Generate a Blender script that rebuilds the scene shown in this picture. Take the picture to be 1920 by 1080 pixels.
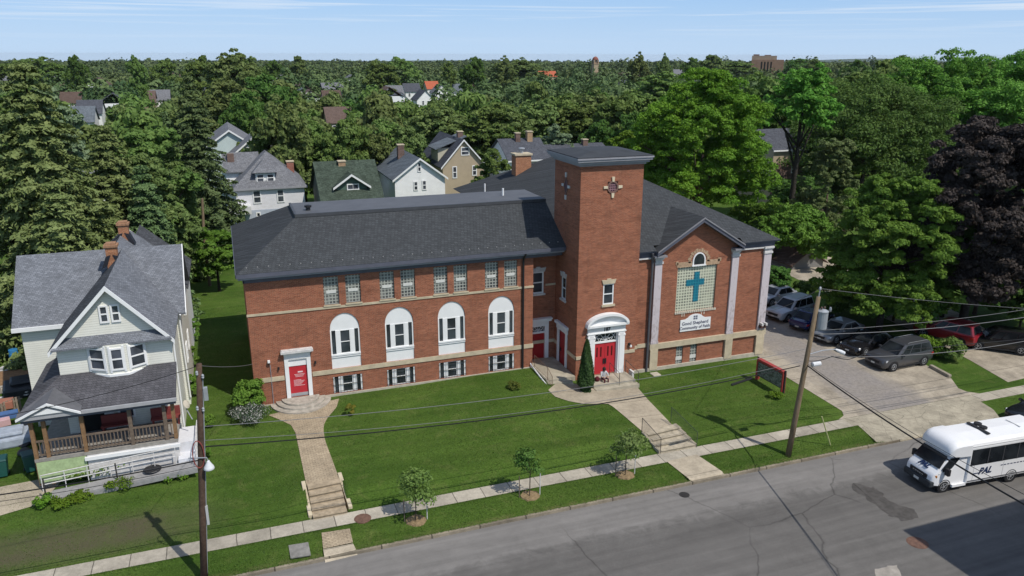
import bpy, bmesh, math, random
import numpy as np
from mathutils import Matrix, Vector
R=math.radians
scene=bpy.context.scene
for o in list(bpy.data.objects): bpy.data.objects.remove(o)
COL=scene.collection
random.seed(7)

# ---------------------------------------------------------------- camera, world, sun
class Cam:
    W,H=1920,1080
    def __init__(s,f,pitch,yaw,roll,pos):
        s.f=f; s.pos=np.array(pos,float); p,y,r=R(pitch),R(yaw),R(roll)
        s.fw=np.array([math.sin(y)*math.cos(p),math.cos(y)*math.cos(p),-math.sin(p)])
        rt=np.array([math.cos(y),-math.sin(y),0.]); up=np.cross(rt,s.fw)
        s.rt=rt*math.cos(r)+up*math.sin(r); s.up=up*math.cos(r)-rt*math.sin(r)
    def ray(s,u,v):
        d=s.fw*s.f+s.rt*(u-960)-s.up*(v-540); return d/np.linalg.norm(d)
    def onz(s,u,v,z): d=s.ray(u,v); return s.pos+d*(z-s.pos[2])/d[2]
    def ony(s,u,v,y): d=s.ray(u,v); return s.pos+d*(y-s.pos[1])/d[1]
    def onx(s,u,v,x): d=s.ray(u,v); return s.pos+d*(x-s.pos[0])/d[0]
K=Cam(1453.9,16.74,20.153,0.149,(-0.283,-46.63,20.65))
cd=bpy.data.cameras.new('camera'); co=bpy.data.objects.new('camera',cd); COL.objects.link(co)
cd.sensor_width=36; cd.lens=K.f/1920*36; cd.clip_start=.5; cd.clip_end=60000
m=Matrix.Identity(4)
for i in range(3):
    m[i][0]=K.rt[i]; m[i][1]=K.up[i]; m[i][2]=-K.fw[i]; m[i][3]=K.pos[i]
co.matrix_world=m; scene.camera=co

HAZE=.00004
SUN_AZ,SUN_EL=149.0,54.5      # azimuth clockwise from +Y
w=bpy.data.worlds.new('World'); scene.world=w; w.use_nodes=True
nt=w.node_tree; nt.nodes.clear()
def wn(t,**k):
    n=nt.nodes.new(t)
    for a,b in k.items(): setattr(n,a,b)
    return n
out=wn('ShaderNodeOutputWorld'); bg=wn('ShaderNodeBackground'); bg.inputs[1].default_value=.12
sky=wn('ShaderNodeTexSky',sky_type='NISHITA',sun_disc=False,sun_elevation=R(SUN_EL),sun_rotation=R(SUN_AZ))
sky.air_density=1.0; sky.dust_density=.6; sky.ozone_density=2.2; sky.altitude=200
tc=wn('ShaderNodeTexCoord'); mp=wn('ShaderNodeMapping'); mp.inputs['Scale'].default_value=(1.5,1.5,80)
mp.inputs['Rotation'].default_value=(R(1.0),R(-.8),R(20))
no=wn('ShaderNodeTexNoise'); no.inputs['Scale'].default_value=1.6; no.inputs['Detail'].default_value=7; no.inputs['Roughness'].default_value=.62; no.inputs['Distortion'].default_value=.35
rp=wn('ShaderNodeValToRGB'); rp.color_ramp.elements[0].position=.50; rp.color_ramp.elements[1].position=.70
rp.color_ramp.elements[1].color=(.85,.85,.85,1)
sx=wn('ShaderNodeSeparateXYZ'); mr=wn('ShaderNodeMapRange'); mr.inputs[1].default_value=.012; mr.inputs[2].default_value=.05
mu=wn('ShaderNodeMath',operation='MULTIPLY'); mix=wn('ShaderNodeMixRGB'); mix.inputs[2].default_value=(6.1,6.6,7.2,1)
haz=wn('ShaderNodeMixRGB'); hgr=wn('ShaderNodeValToRGB'); hgr.color_ramp.elements[0].color=(.47,.64,.86,1); hgr.color_ramp.elements[1].color=(.25,.475,.84,1); hgr.color_ramp.elements[1].position=.085; hsc=wn('ShaderNodeMixRGB',blend_type='MULTIPLY'); hsc.inputs[0].default_value=1; hsc.inputs[2].default_value=(8.3,8.3,8.3,1)
hmr=wn('ShaderNodeMapRange'); hmr.inputs[1].default_value=0.; hmr.inputs[2].default_value=.5; hmr.inputs[3].default_value=.92; hmr.inputs[4].default_value=0.
L=nt.links.new
L(tc.outputs['Generated'],mp.inputs[0]); L(mp.outputs[0],no.inputs[0]); L(no.outputs[0],rp.inputs[0])
L(tc.outputs['Generated'],sx.inputs[0]); L(sx.outputs[2],mr.inputs[0]); L(sx.outputs[2],hmr.inputs[0])
L(rp.outputs[0],mu.inputs[0]); L(mr.outputs[0],mu.inputs[1])
L(sx.outputs[2],hgr.inputs[0]); L(hgr.outputs[0],hsc.inputs[1]); L(hsc.outputs[0],haz.inputs[2]); L(sky.outputs[0],haz.inputs[1]); L(hmr.outputs[0],haz.inputs[0])
L(haz.outputs[0],mix.inputs[1]); L(mu.outputs[0],mix.inputs[0]); L(mix.outputs[0],bg.inputs[0]); L(bg.outputs[0],out.inputs[0])

sl=bpy.data.lights.new('sun','SUN'); sl.energy=3.55; sl.angle=R(.53); sl.color=(1,.95,.87)
so=bpy.data.objects.new('sun',sl); COL.objects.link(so)
sd=Vector((math.sin(R(SUN_AZ))*math.cos(R(SUN_EL)),math.cos(R(SUN_AZ))*math.cos(R(SUN_EL)),math.sin(R(SUN_EL))))
so.rotation_euler=sd.to_track_quat('Z','Y').to_euler(); so.location=(30,-60,60)
vs=scene.view_settings; scene.display_settings.display_device='sRGB'
vs.view_transform='Standard'; vs.look='None'; vs.exposure=.14; vs.gamma=1; vs.use_curve_mapping=False
scene.cycles.max_bounces=6; scene.cycles.diffuse_bounces=4; scene.cycles.glossy_bounces=2; scene.cycles.transmission_bounces=2
scene.cycles.transparent_max_bounces=4; scene.cycles.use_denoising=True; scene.cycles.caustics_reflective=False

# ---------------------------------------------------------------- materials
MC={}
class NT:
    def __init__(s,name,rough=.8,spec=.3,metal=0.):
        s.m=bpy.data.materials.new(name); s.m.use_nodes=True; s.t=s.m.node_tree
        s.b=s.t.nodes['Principled BSDF']; s.b.inputs['Roughness'].default_value=rough
        s.b.inputs['Specular IOR Level'].default_value=spec; s.b.inputs['Metallic'].default_value=metal
    def n(s,t,ins={},**k):
        n=s.t.nodes.new('ShaderNode'+t)
        for a,b in k.items(): setattr(n,a,b)
        for a,b in ins.items():
            if hasattr(b,'node') or hasattr(b,'is_output'): s.t.links.new(b,n.inputs[a])
            else: n.inputs[a].default_value=b
        return n
    def l(s,a,b): s.t.links.new(a,b)
    def co(s,scale=(1,1,1),rot=(0,0,0),kind='Object'):
        return s.n('Mapping',{0:s.n('TexCoord').outputs[kind],'Scale':scale,'Rotation':rot}).outputs[0]
    def noise(s,vec,scale,detail=4,rough=.6,dist=0):
        return s.n('TexNoise',{'Vector':vec,'Scale':scale,'Detail':detail,'Roughness':rough,'Distortion':dist}).outputs[0]
    def ramp(s,fac,*st):
        n=s.n('ValToRGB',{0:fac}); e=n.color_ramp.elements
        while len(e)<len(st): e.new(.5)
        for x,(p,c) in zip(e,st): x.position=p; x.color=(c,c,c,1) if isinstance(c,(int,float)) else (*c,1)
        return n.outputs[0]
    def mix(s,f,a,b,mode='MIX'):
        n=s.n('MixRGB',blend_type=mode)
        for i,x in enumerate((f,a,b)):
            if hasattr(x,'is_output'): s.l(x,n.inputs[i])
            elif isinstance(x,(int,float)): n.inputs[i].default_value=x if i==0 else (x,x,x,1)
            else: n.inputs[i].default_value=(*x,1)
        return n.outputs[0]
    def math(s,op,a,b=0.):
        n=s.n('Math',operation=op)
        for i,x in enumerate((a,b)):
            if hasattr(x,'is_output'): s.l(x,n.inputs[i])
            else: n.inputs[i].default_value=x
        return n.outputs[0]
    def col(s,c):
        if hasattr(c,'is_output'): s.l(c,s.b.inputs['Base Color'])
        else: s.b.inputs['Base Color'].default_value=(*c,1)
        return s
    def bump(s,h,strength=.3,dist=.02):
        s.l(s.n('Bump',{'Height':h,'Strength':strength,'Distance':dist}).outputs[0],s.b.inputs['Normal']); return s
def plain(name,c,rough=.6,spec=.35,metal=0.,var=.12,scale=3.):
    """plain painted / cast surface with soft wear mottling"""
    if name in MC: return MC[name]
    t=NT(name,rough,spec,metal); v=t.co()
    f=t.noise(v,scale,5,.65)
    g=t.ramp(f,(.3,1-var),(.7,1+var*.4))
    t.col(t.mix(1.,c,g,'MULTIPLY')); MC[name]=t.m; return t.m
def wallvec(t):
    """(x+y, z) so one brick pattern runs on both wall directions"""
    s=t.n('SeparateXYZ',{0:t.n('TexCoord').outputs['Object']})
    return t.n('CombineXYZ',{0:t.math('ADD',s.outputs[0],s.outputs[1]),1:s.outputs[2],2:0.}).outputs[0],s
def brick(name,c1,c2,mortar,bw=.215,bh=.072,ms=.009):
    t=NT(name,.9,.15); v,s=wallvec(t)
    b=t.n('TexBrick',{'Vector':v,'Color1':(*c1,1),'Color2':(*c2,1),'Mortar':(*mortar,1),'Scale':1.,'Mortar Size':ms,'Brick Width':bw,'Row Height':bh,'Bias':-.1})
    sm=t.n('Mapping',{0:v,'Scale':(.35,1.3,1)}).outputs[0]
    big=t.noise(sm,1.4,6,.7,.4); 
    st=t.noise(t.n('Mapping',{0:v,'Scale':(2.5,11,1)}).outputs[0],1.,4,.7)
    fine=t.noise(v,16,3,.7)
    c=t.mix(1.,b.outputs[0],t.ramp(big,(.25,.62),(.45,.98),(.72,1.25)),'MULTIPLY'); c=t.mix(t.ramp(t.noise(t.n('Mapping',{0:v,'Scale':(1.3,.16,1)}).outputs[0],1.,5,.75),(.56,0.),(.78,.5)),c,(.10,.055,.04)); c=t.mix(t.ramp(t.noise(v,.55,6,.8,.6),(.58,0.),(.74,.45)),c,(.36,.17,.10))
    c=t.mix(1.,c,t.ramp(st,(.3,.78),(.7,1.2)),'MULTIPLY')
    c=t.mix(1.,c,t.ramp(fine,(.3,.75),(.7,1.25)),'MULTIPLY')
    t.col(c).bump(b.outputs[1],-.4,.01); return t.m
def shingle(name,c,row=.14,var=.25,warm=None,streak=.1):
    t=NT(name,.95,.1); oc=t.n('TexCoord').outputs['Object']
    s=t.n('SeparateXYZ',{0:oc})
    v=t.n('CombineXYZ',{0:t.math('ADD',s.outputs[0],t.math('MULTIPLY',s.outputs[1],.55)),1:t.math('ADD',t.math('MULTIPLY',s.outputs[2],1.35),t.math('MULTIPLY',s.outputs[1],.35)),2:0.}).outputs[0]
    b=t.n('TexBrick',{'Vector':v,'Color1':(1-var,)*3+(1,),'Color2':(1+var,)*3+(1,),'Mortar':(.55,.55,.55,1),'Scale':1.,'Mortar Size':.012,'Brick Width':.22,'Row Height':row,'Bias':0.})
    f=t.noise(oc,1.1,5,.7); g=t.noise(oc,22,3,.7)
    cc=t.mix(1.,b.outputs[0],c,'MULTIPLY')
    cc=t.mix(1.,cc,t.ramp(f,(.3,1-streak*1.6),(.7,1+streak)),'MULTIPLY'); cc=t.mix(1.,cc,t.ramp(g,(.3,.72),(.7,1.3)),'MULTIPLY')
    t.col(cc).bump(b.outputs[1],-.3,.01); return t.m
def siding(name,c,row=.13,rough=.55,lap=.9):
    t=NT(name,rough,.3); oc=t.n('TexCoord').outputs['Object']; s=t.n('SeparateXYZ',{0:oc})
    fr=t.math('FRACT',t.math('DIVIDE',s.outputs[2],row))
    g=t.ramp(fr,(.0,lap-.25),(.10,lap),(.16,1.),(1.,1.))
    d=t.noise(oc,.9,5,.7); cc=t.mix(1.,c,g,'MULTIPLY'); cc=t.mix(1.,cc,t.ramp(d,(.3,.9),(.65,1.03)),'MULTIPLY')
    t.col(cc).bump(t.ramp(fr,(0,0.),(.12,1.),(1.,.4)),.35,.02); return t.m
def glass(name,c=(.02,.025,.03),rough=.08):
    t=NT(name,rough,.6); v=t.co(); t.col(t.mix(t.ramp(t.noise(v,.8,2,.5),(.4,0.),(.6,1.)),c,tuple(x*2.2+.01 for x in c))); return t.m
def foliage(name,dark,light,trans=.3,rough=.65):
    t=NT(name,rough,.18); a=t.n('Attribute',attribute_name='tint')
    oi=t.n('ObjectInfo')
    c=t.mix(a.outputs['Fac'],dark,light)
    hs=t.n('HueSaturation',{'Color':c,'Hue':t.math('ADD',.485,t.math('MULTIPLY',oi.outputs['Random'],.03)),'Value':t.math('ADD',.82,t.math('MULTIPLY',oi.outputs['Random'],.36)),'Saturation':1.})
    t.col(hs.outputs[0])
    tr=t.n('BsdfTranslucent',{'Color':hs.outputs[0]}); mx=t.n('MixShader',{0:trans,1:t.b.outputs[0],2:tr.outputs[0]})
    o=[n for n in t.t.nodes if n.type=='OUTPUT_MATERIAL'][0]; t.l(mx.outputs[0],o.inputs[0]); return t.m

# ---------------------------------------------------------------- mesh builder
class MB:
    def __init__(s): s.v=[]; s.f=[]; s.m=[]
    def poly(s,pts,m=0):
        i=len(s.v); s.v+= [tuple(map(float,p)) for p in pts]; s.f.append(tuple(range(i,i+len(pts)))); s.m.append(m); return s
    def hexa(s,p,m=0):
        i=len(s.v); s.v+=[tuple(map(float,q)) for q in p]
        for q in ((3,2,1,0),(4,5,6,7),(0,1,5,4),(1,2,6,5),(2,3,7,6),(3,0,4,7)): s.f.append(tuple(i+k for k in q)); s.m.append(m)
        return s
    def box(s,x0,x1,y0,y1,z0,z1,m=0):
        return s.hexa([(x0,y0,z0),(x1,y0,z0),(x1,y1,z0),(x0,y1,z0),(x0,y0,z1),(x1,y0,z1),(x1,y1,z1),(x0,y1,z1)],m)
    def obox(s,c,size,rz=0,m=0):
        cx,cy,cz=c; a,b,h=size[0]/2,size[1]/2,size[2]/2; ca,sa=math.cos(rz),math.sin(rz)
        q=[(cx+x*ca-y*sa,cy+x*sa+y*ca) for x,y in((-a,-b),(a,-b),(a,b),(-a,b))]
        return s.hexa([(x,y,cz-h) for x,y in q]+[(x,y,cz+h) for x,y in q],m)
    def prism(s,pts,a0,a1,axis='y',m=0):
        """extrude a 2-D outline: axis y -> pts (x,z); x -> (y,z); z -> (x,y)"""
        f={'y':lambda p,a:(p[0],a,p[1]),'x':lambda p,a:(a,p[0],p[1]),'z':lambda p,a:(p[0],p[1],a)}[axis]
        n=len(pts); i=len(s.v); s.v+=[f(p,a0) for p in pts]+[f(p,a1) for p in pts]
        s.f.append(tuple(range(i+n-1,i-1,-1))); s.f.append(tuple(range(i+n,i+2*n))); s.m+=[m,m]
        for k in range(n): s.f.append((i+k,i+(k+1)%n,i+n+(k+1)%n,i+n+k)); s.m.append(m)
        return s
    def bar(s,a,b,wd,h=None,m=0):
        """square bar between two points"""
        a,b=Vector(a),Vector(b); d=(b-a).normalized(); up=Vector((0,0,1)) if abs(d.z)<.95 else Vector((0,1,0))
        x=d.cross(up).normalized(); y=x.cross(d).normalized(); h=h or wd; x*=wd/2; y*=h/2
        return s.hexa([a-x-y,a+x-y,b+x-y,b-x-y,a-x+y,a+x+y,b+x+y,b-x+y],m)
    def tube(s,pts,r,n=6,m=0,cap=True):
        pts=[Vector(p) for p in pts]; rs=r if isinstance(r,(list,tuple)) else [r]*len(pts); i0=len(s.v)
        px=None
        for k,p in enumerate(pts):
            d=(pts[min(k+1,len(pts)-1)]-pts[max(k-1,0)]).normalized()
            if px is None:
                px=d.cross(Vector((0,0,1)) if abs(d.z)<.9 else Vector((1,0,0))).normalized()
            px=(px-d*px.dot(d)).normalized(); py=d.cross(px)
            for j in range(n):
                a=2*math.pi*j/n; s.v.append(tuple(p+(px*math.cos(a)+py*math.sin(a))*rs[k]))
        for k in range(len(pts)-1):
            for j in range(n):
                a=i0+k*n+j; b=i0+k*n+(j+1)%n; s.f.append((a,b,b+n,a+n)); s.m.append(m)
        if cap:
            s.f.append(tuple(i0+j for j in range(n-1,-1,-1))); e=i0+(len(pts)-1)*n; s.f.append(tuple(e+j for j in range(n))); s.m+=[m,m]
        return s
    def lathe(s,prof,c=(0,0,0),n=16,axis='z',m=0):
        i0=len(s.v)
        for r,h in prof:
            for j in range(n):
                a=2*math.pi*j/n; x,y=r*math.cos(a),r*math.sin(a)
                q={'z':(x,y,h),'y':(x,h,y),'x':(h,x,y)}[axis]; s.v.append((c[0]+q[0],c[1]+q[1],c[2]+q[2]))
        for k in range(len(prof)-1):
            for j in range(n):
                a=i0+k*n+j; b=i0+k*n+(j+1)%n; s.f.append((a,b,b+n,a+n)); s.m.append(m)
        s.f.append(tuple(i0+j for j in range(n-1,-1,-1))); e=i0+(len(prof)-1)*n; s.f.append(tuple(e+j for j in range(n))); s.m+=[m,m]
        return s
    def loft(s,rings,m=0,closed=True,caps=True):
        n=len(rings[0]); i0=len(s.v)
        for r in rings: s.v+=[tuple(map(float,p)) for p in r]
        for k in range(len(rings)-1):
            for j in range(n if closed else n-1):
                a=i0+k*n+j; b=i0+k*n+(j+1)%n; s.f.append((a,b,b+n,a+n)); s.m.append(m)
        if caps:
            s.f.append(tuple(i0+j for j in range(n-1,-1,-1))); e=i0+(len(rings)-1)*n; s.f.append(tuple(e+j for j in range(n))); s.m+=[m,m]
        return s
    def mesh(s,name,mats,off=(0,0,0),smooth=False,fix=True):
        me=bpy.data.meshes.new(name)
        me.from_pydata([(a-off[0],b-off[1],c-off[2]) for a,b,c in s.v],[],s.f)
        for x in (mats if isinstance(mats,(list,tuple)) else [mats]): me.materials.append(x)
        if any(s.m): me.polygons.foreach_set('material_index',s.m)
        if fix:
            bm=bmesh.new(); bm.from_mesh(me); bmesh.ops.recalc_face_normals(bm,faces=bm.faces); bm.to_mesh(me); bm.free()
        if smooth: me.polygons.foreach_set('use_smooth',[True]*len(me.polygons)); 
        me.update(); return me
    def build(s,name,mats,parent=None,smooth=False,bevel=0,fix=True,local=False,off=None):
        o=off if off is not None else ((0,0,0) if local or parent is None else origin(parent))
        me=s.mesh(name,mats,o,smooth,fix)
        ob=bpy.data.objects.new(name,me); COL.objects.link(ob)
        if parent is not None: ob.parent=parent
        if bevel:
            b=ob.modifiers.new('bevel','BEVEL'); b.width=bevel; b.segments=2; b.limit_method='ANGLE'; b.angle_limit=R(40)
        if smooth=='auto': shade_auto(ob)
        return ob
def origin(o):
    while o.parent is not None: o=o.parent
    return tuple(o.location)
def thing(name,label,cat,loc=(0,0,0),rz=0.,group=None):
    o=bpy.data.objects.new(name,None); COL.objects.link(o); o.location=loc; o.rotation_euler=(0,0,rz); o.empty_display_size=.3
    return tag(o,label,cat,group)
def tag(o,label,cat,group=None,kind=None):
    o['label']=label; o['category']=cat
    if group: o['group']=group
    if kind: o['kind']=kind
    return o
def struct(o): o['kind']='structure'; return o
def center(o):
    """move a single-mesh thing's origin to its base"""
    me=o.data; n=len(me.vertices); a=np.empty(n*3); me.vertices.foreach_get('co',a); a=a.reshape(-1,3)
    c=np.array([(a[:,0].min()+a[:,0].max())/2,(a[:,1].min()+a[:,1].max())/2,a[:,2].min()]); me.vertices.foreach_set('co',(a-c).ravel()); o.location=tuple(np.array(o.location)+c); me.update(); return o
def copy_tree(o,parent=None):
    c=o.copy(); COL.objects.link(c)
    if parent is not None: c.parent=parent
    for ch in o.children: copy_tree(ch,c)
    return c
def text_mesh(txt,size,mat,name,parent=None,matrix=None,ext=.004,align='CENTER',shear=0.,bold=0.):
    cu=bpy.data.curves.new('lettering','FONT'); cu.body=txt; cu.size=size; cu.extrude=ext; cu.align_x=align; cu.align_y='CENTER'; cu.shear=shear; cu.offset=bold; cu.resolution_u=3
    t=bpy.data.objects.new('lettering',cu); COL.objects.link(t); bpy.context.view_layer.update()
    me=bpy.data.meshes.new_from_object(t.evaluated_get(bpy.context.evaluated_depsgraph_get())); bpy.data.objects.remove(t); bpy.data.curves.remove(cu)
    me.name=name; me.materials.clear(); me.materials.append(mat)
    if matrix is not None: me.transform(matrix)
    ob=bpy.data.objects.new(name,me); COL.objects.link(ob)
    if parent is not None: ob.parent=parent
    return ob
class Wall:
    """vertical wall frame: P start (x,y), U along, N outward; u,z,d coordinates"""
    def __init__(s,P,U,N): s.P=np.array(P,float); s.U=np.array(U,float); s.N=np.array(N,float)
    def p(s,u,z,d=0.): q=s.P+s.U*u+s.N*d; return (q[0],q[1],z)
    def box(s,mb,u0,u1,z0,z1,d0,d1,m=0):
        mb.hexa([s.p(u0,z0,d1),s.p(u1,z0,d1),s.p(u1,z0,d0),s.p(u0,z0,d0),s.p(u0,z1,d1),s.p(u1,z1,d1),s.p(u1,z1,d0),s.p(u0,z1,d0)],m); return mb
    def quad(s,mb,u0,u1,z0,z1,d=0.,m=0): mb.poly([s.p(u0,z0,d),s.p(u1,z0,d),s.p(u1,z1,d),s.p(u0,z1,d)],m); return mb
    def outline(s,mb,pts,d0,d1,m=0):
        a=[s.p(u,z,d0) for u,z in pts]; b=[s.p(u,z,d1) for u,z in pts]; n=len(pts)
        mb.poly(a[::-1],m); mb.poly(b,m)
        for k in range(n): mb.poly([a[k],a[(k+1)%n],b[(k+1)%n],b[k]],m)
        return mb
    def wall(s,mb,u0,u1,z0,z1,holes=(),depth=.15,m=0):
        """holes: (a,b,za,zb[,spring]) ; spring makes the top a half ellipse"""
        us=sorted({u0,u1}|{h[0] for h in holes}|{h[1] for h in holes}); zs=sorted({z0,z1}|{h[2] for h in holes}|{h[3] for h in holes})
        for a,b in zip(us,us[1:]):
            for c,d in zip(zs,zs[1:]):
                mu,mz=(a+b)/2,(c+d)/2
                if any(h[0]<mu<h[1] and h[2]<mz<h[3] for h in holes): continue
                s.quad(mb,a,b,c,d,0,m)
        for h in holes:
            a,b,c,d=h[:4]; sp=h[4] if len(h)>4 else d
            arc=[]
            if sp<d:
                uc,ru,rz=(a+b)/2,(b-a)/2,d-sp
                arc=[(uc+ru*math.cos(t),sp+rz*math.sin(t)) for t in np.linspace(0,math.pi,17)]
                for k in range(16):
                    cn=(b,d) if k<8 else (a,d)
                    mb.poly([s.p(*cn),s.p(*arc[k]),s.p(*arc[k+1])],m)
            else: arc=[(b,d),(a,d)]
            ring=[(a,c),(b,c)]+arc
            for k in range(len(ring)):
                q,r=ring[k],ring[(k+1)%len(ring)]
                mb.poly([s.p(*q),s.p(*r),s.p(r[0],r[1],-depth),s.p(q[0],q[1],-depth)],m)
        return mb

# ---------------------------------------------------------------- terrain
def ip(x,t): return np.interp(x,[a for a,b in t],[b for a,b in t])
BT=[(-200,-.6),(-40,-.6),(-13,-.45),(-4,-.32),(0,-.28),(10,-.28),(14,-.18),(18.3,-.2),(22,-.6),(25,-.76),(36,-.8),(60,-.95),(200,-1.)]
ST=[(-200,-1.25),(10,-1.25),(30,-1.3),(60,-1.4),(200,-1.4)]
KERB=-15.3; WALK0,WALK1=-12.1,-13.1; KERB2=-27.6
def sm(t): t=min(1,max(0,t)); return t*t*(3-2*t)
def g(x,y):
    r=math.hypot(x,y)
    if r>330:
        k=min(1,(r-330)/300); z=g_near(x,y)+k*(2.6*math.sin(x/170+1)*math.cos(y/230)+1.8*math.sin(x/61+y/97))
        return z-max(0,r-1150)*.0085
    return g_near(x,y)
def g_near(x,y):
    b=float(ip(x,BT)); s=float(ip(x,ST))
    if y>14: return b+(-.7-b)*sm((y-14)/25)
    if y>=-1: return b
    if y>WALK0:
        t=(-1-y)/(-1-WALK0); lin=b+(s-b)*t
        w=sm((x-0)/2)*sm((35-x)/3)
        t2=min(1,(-1-y)/9.6); bk=b+(s-b)*(.35*t2+.65*sm((-10.6-y)/1.5))
        return lin*(1-w)+bk*w
    if y>=WALK1: return s
    if y>KERB: return s-.07*(WALK1-y)/(WALK1-KERB)
    if y>KERB2-.01: return s-.24
    return s-.07
def G(u,v,dz=0.):
    z=-.8
    for _ in range(40):
        p=K.onz(u,v,z+dz); z=z*.4+g(p[0],p[1])*.6
    return (p[0],p[1],z+dz)
def drape(mb,A,B,dz,nx=None,ny=None,m=0):
    """sheet between polylines A and B (lists of (x,y)), laid dz over the terrain"""
    A=[np.array(a[:2],float) for a in A]; B=[np.array(b[:2],float) for b in B]
    def res(P,n):
        L=[0]; 
        for a,b in zip(P,P[1:]): L.append(L[-1]+np.linalg.norm(b-a))
        return [np.array([np.interp(t*L[-1],L,[p[0] for p in P]),np.interp(t*L[-1],L,[p[1] for p in P])]) for t in np.linspace(0,1,n+1)]
    la=sum(np.linalg.norm(b-a) for a,b in zip(A,A[1:])); nx=nx or max(2,int(la/.5)); ny=ny or max(2,int(max(np.linalg.norm(A[0]-B[0]),np.linalg.norm(A[-1]-B[-1]))/.5))
    a,b=res(A,nx),res(B,nx); i0=len(mb.v)
    for p,q in zip(a,b):
        for t in np.linspace(0,1,ny+1):
            c=p+(q-p)*t; mb.v.append((c[0],c[1],g(c[0],c[1])+dz))
    for i in range(nx):
        for j in range(ny):
            k=i0+i*(ny+1)+j; mb.f.append((k,k+1,k+ny+2,k+ny+1)); mb.m.append(m)
    return mb
# ---------------------------------------------------------------- setting materials
def mk_grass():
    t=NT('grass',.95,.1); v=t.co(); 
    a=t.noise(v,.16,5,.65); b=t.noise(v,1.1,5,.7,.5); c=t.noise(t.co((6,16,6),(0,0,R(12))),1.6,4,.75); d=t.noise(v,26,3,.8)
    st=t.noise(t.co((.12,1.5,1),(0,0,R(-4))),1.,3,.6)
    col=t.mix(t.ramp(a,(.35,0.),(.68,1.)),(.046,.090,.013),(.078,.128,.022))
    col=t.mix(t.ramp(b,(.52,0.),(.80,.5)),col,(.165,.165,.06))
    col=t.mix(1.,col,t.ramp(st,(.3,.84),(.7,1.14)),'MULTIPLY')
    col=t.mix(1.,col,t.ramp(c,(.25,.62),(.75,1.42)),'MULTIPLY'); col=t.mix(1.,col,t.ramp(d,(.25,.6),(.75,1.45)),'MULTIPLY')
    # worn bare strip across the yard of the left house, clover further out
    s=t.n('SeparateXYZ',{0:t.n('TexCoord').outputs['Object']})
    wx=t.ramp(t.math('ADD',t.math('MULTIPLY',s.outputs[0],-.1),-.02),(.12,0.),(.55,1.)); 
    yy=t.math('ABSOLUTE',t.math('ADD',s.outputs[1],10.3)); wy=t.ramp(t.math('MULTIPLY',yy,.4),(.25,1.),(.8,0.))
    wf=t.math('MULTIPLY',t.math('MULTIPLY',wx,wy),t.ramp(t.noise(v,.6,5,.7),(.3,.55),(.6,.95)))
    col=t.mix(wf,col,t.mix(t.ramp(d,(.3,0.),(.7,1.)),(.075,.07,.038),(.11,.10,.058)))
    # dead grass along the kerb
    ky=t.math('ABSOLUTE',t.math('ADD',s.outputs[1],15.2)); kf=t.math('MULTIPLY',t.ramp(ky,(.05,1.),(.55,0.)),t.ramp(t.noise(v,1.7,5,.75),(.42,0.),(.6,.85)))
    col=t.mix(kf,col,(.22,.17,.09))
    t.col(col).bump(t.math('ADD',t.math('MULTIPLY',c,.6),d),.8,.05); return t.m
def mk_concrete(name,c,joint=1.5,dirt=.35,axis=0,jw=.02,cracks=.0,strip=False):
    t=NT(name,.9,.15); v=t.co(); s=t.n('SeparateXYZ',{0:t.n('TexCoord').outputs['Object']})
    a=t.noise(v,.7,6,.7); b=t.noise(v,5,5,.75); d=t.noise(v,30,3,.7)
    col=t.mix(1.,c,t.ramp(a,(.3,1-dirt),(.62,1.1)),'MULTIPLY'); col=t.mix(1.,col,t.ramp(b,(.25,.8),(.7,1.12)),'MULTIPLY'); col=t.mix(1.,col,t.ramp(d,(.3,.85),(.7,1.12)),'MULTIPLY')
    if joint:
        fr=t.math('FRACT',t.math('DIVIDE',t.math('ADD',s.outputs[axis],t.math('MULTIPLY',a,.10)),joint))
        col=t.mix(1.,col,t.ramp(fr,(0.,.25),(jw,.35),(jw*1.8,1.)),'MULTIPLY')
        seg=t.n('TexWhiteNoise',{'W':t.math('FLOOR',t.math('DIVIDE',s.outputs[axis],joint))},noise_dimensions='1D').outputs[0]
        col=t.mix(1.,col,t.ramp(seg,(0.,.86),(1.,1.12)),'MULTIPLY')
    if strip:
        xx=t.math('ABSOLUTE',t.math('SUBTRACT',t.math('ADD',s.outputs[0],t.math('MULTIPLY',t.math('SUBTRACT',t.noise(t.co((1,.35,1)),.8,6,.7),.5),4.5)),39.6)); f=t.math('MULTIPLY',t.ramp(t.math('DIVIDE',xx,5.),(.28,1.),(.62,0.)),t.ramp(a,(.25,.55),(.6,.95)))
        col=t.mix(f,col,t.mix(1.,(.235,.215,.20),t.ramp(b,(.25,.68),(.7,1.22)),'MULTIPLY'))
    if cracks:
        vo=t.n('TexVoronoi',{'Vector':t.n('Mapping',{0:t.mix(.12,v,t.n('TexNoise',{'Vector':v,'Scale':1.5}).outputs[1])}).outputs[0],'Scale':cracks,'Randomness':1.},feature='DISTANCE_TO_EDGE').outputs[0]
        col=t.mix(t.ramp(t.noise(v,.55,3,.6),(.42,.05),(.58,.9)),col,t.mix(1.,col,t.ramp(vo,(0.,.42),(.008,.68),(.022,1.)),'MULTIPLY'))
    t.col(col).bump(b,.15,.01); return t.m
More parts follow.
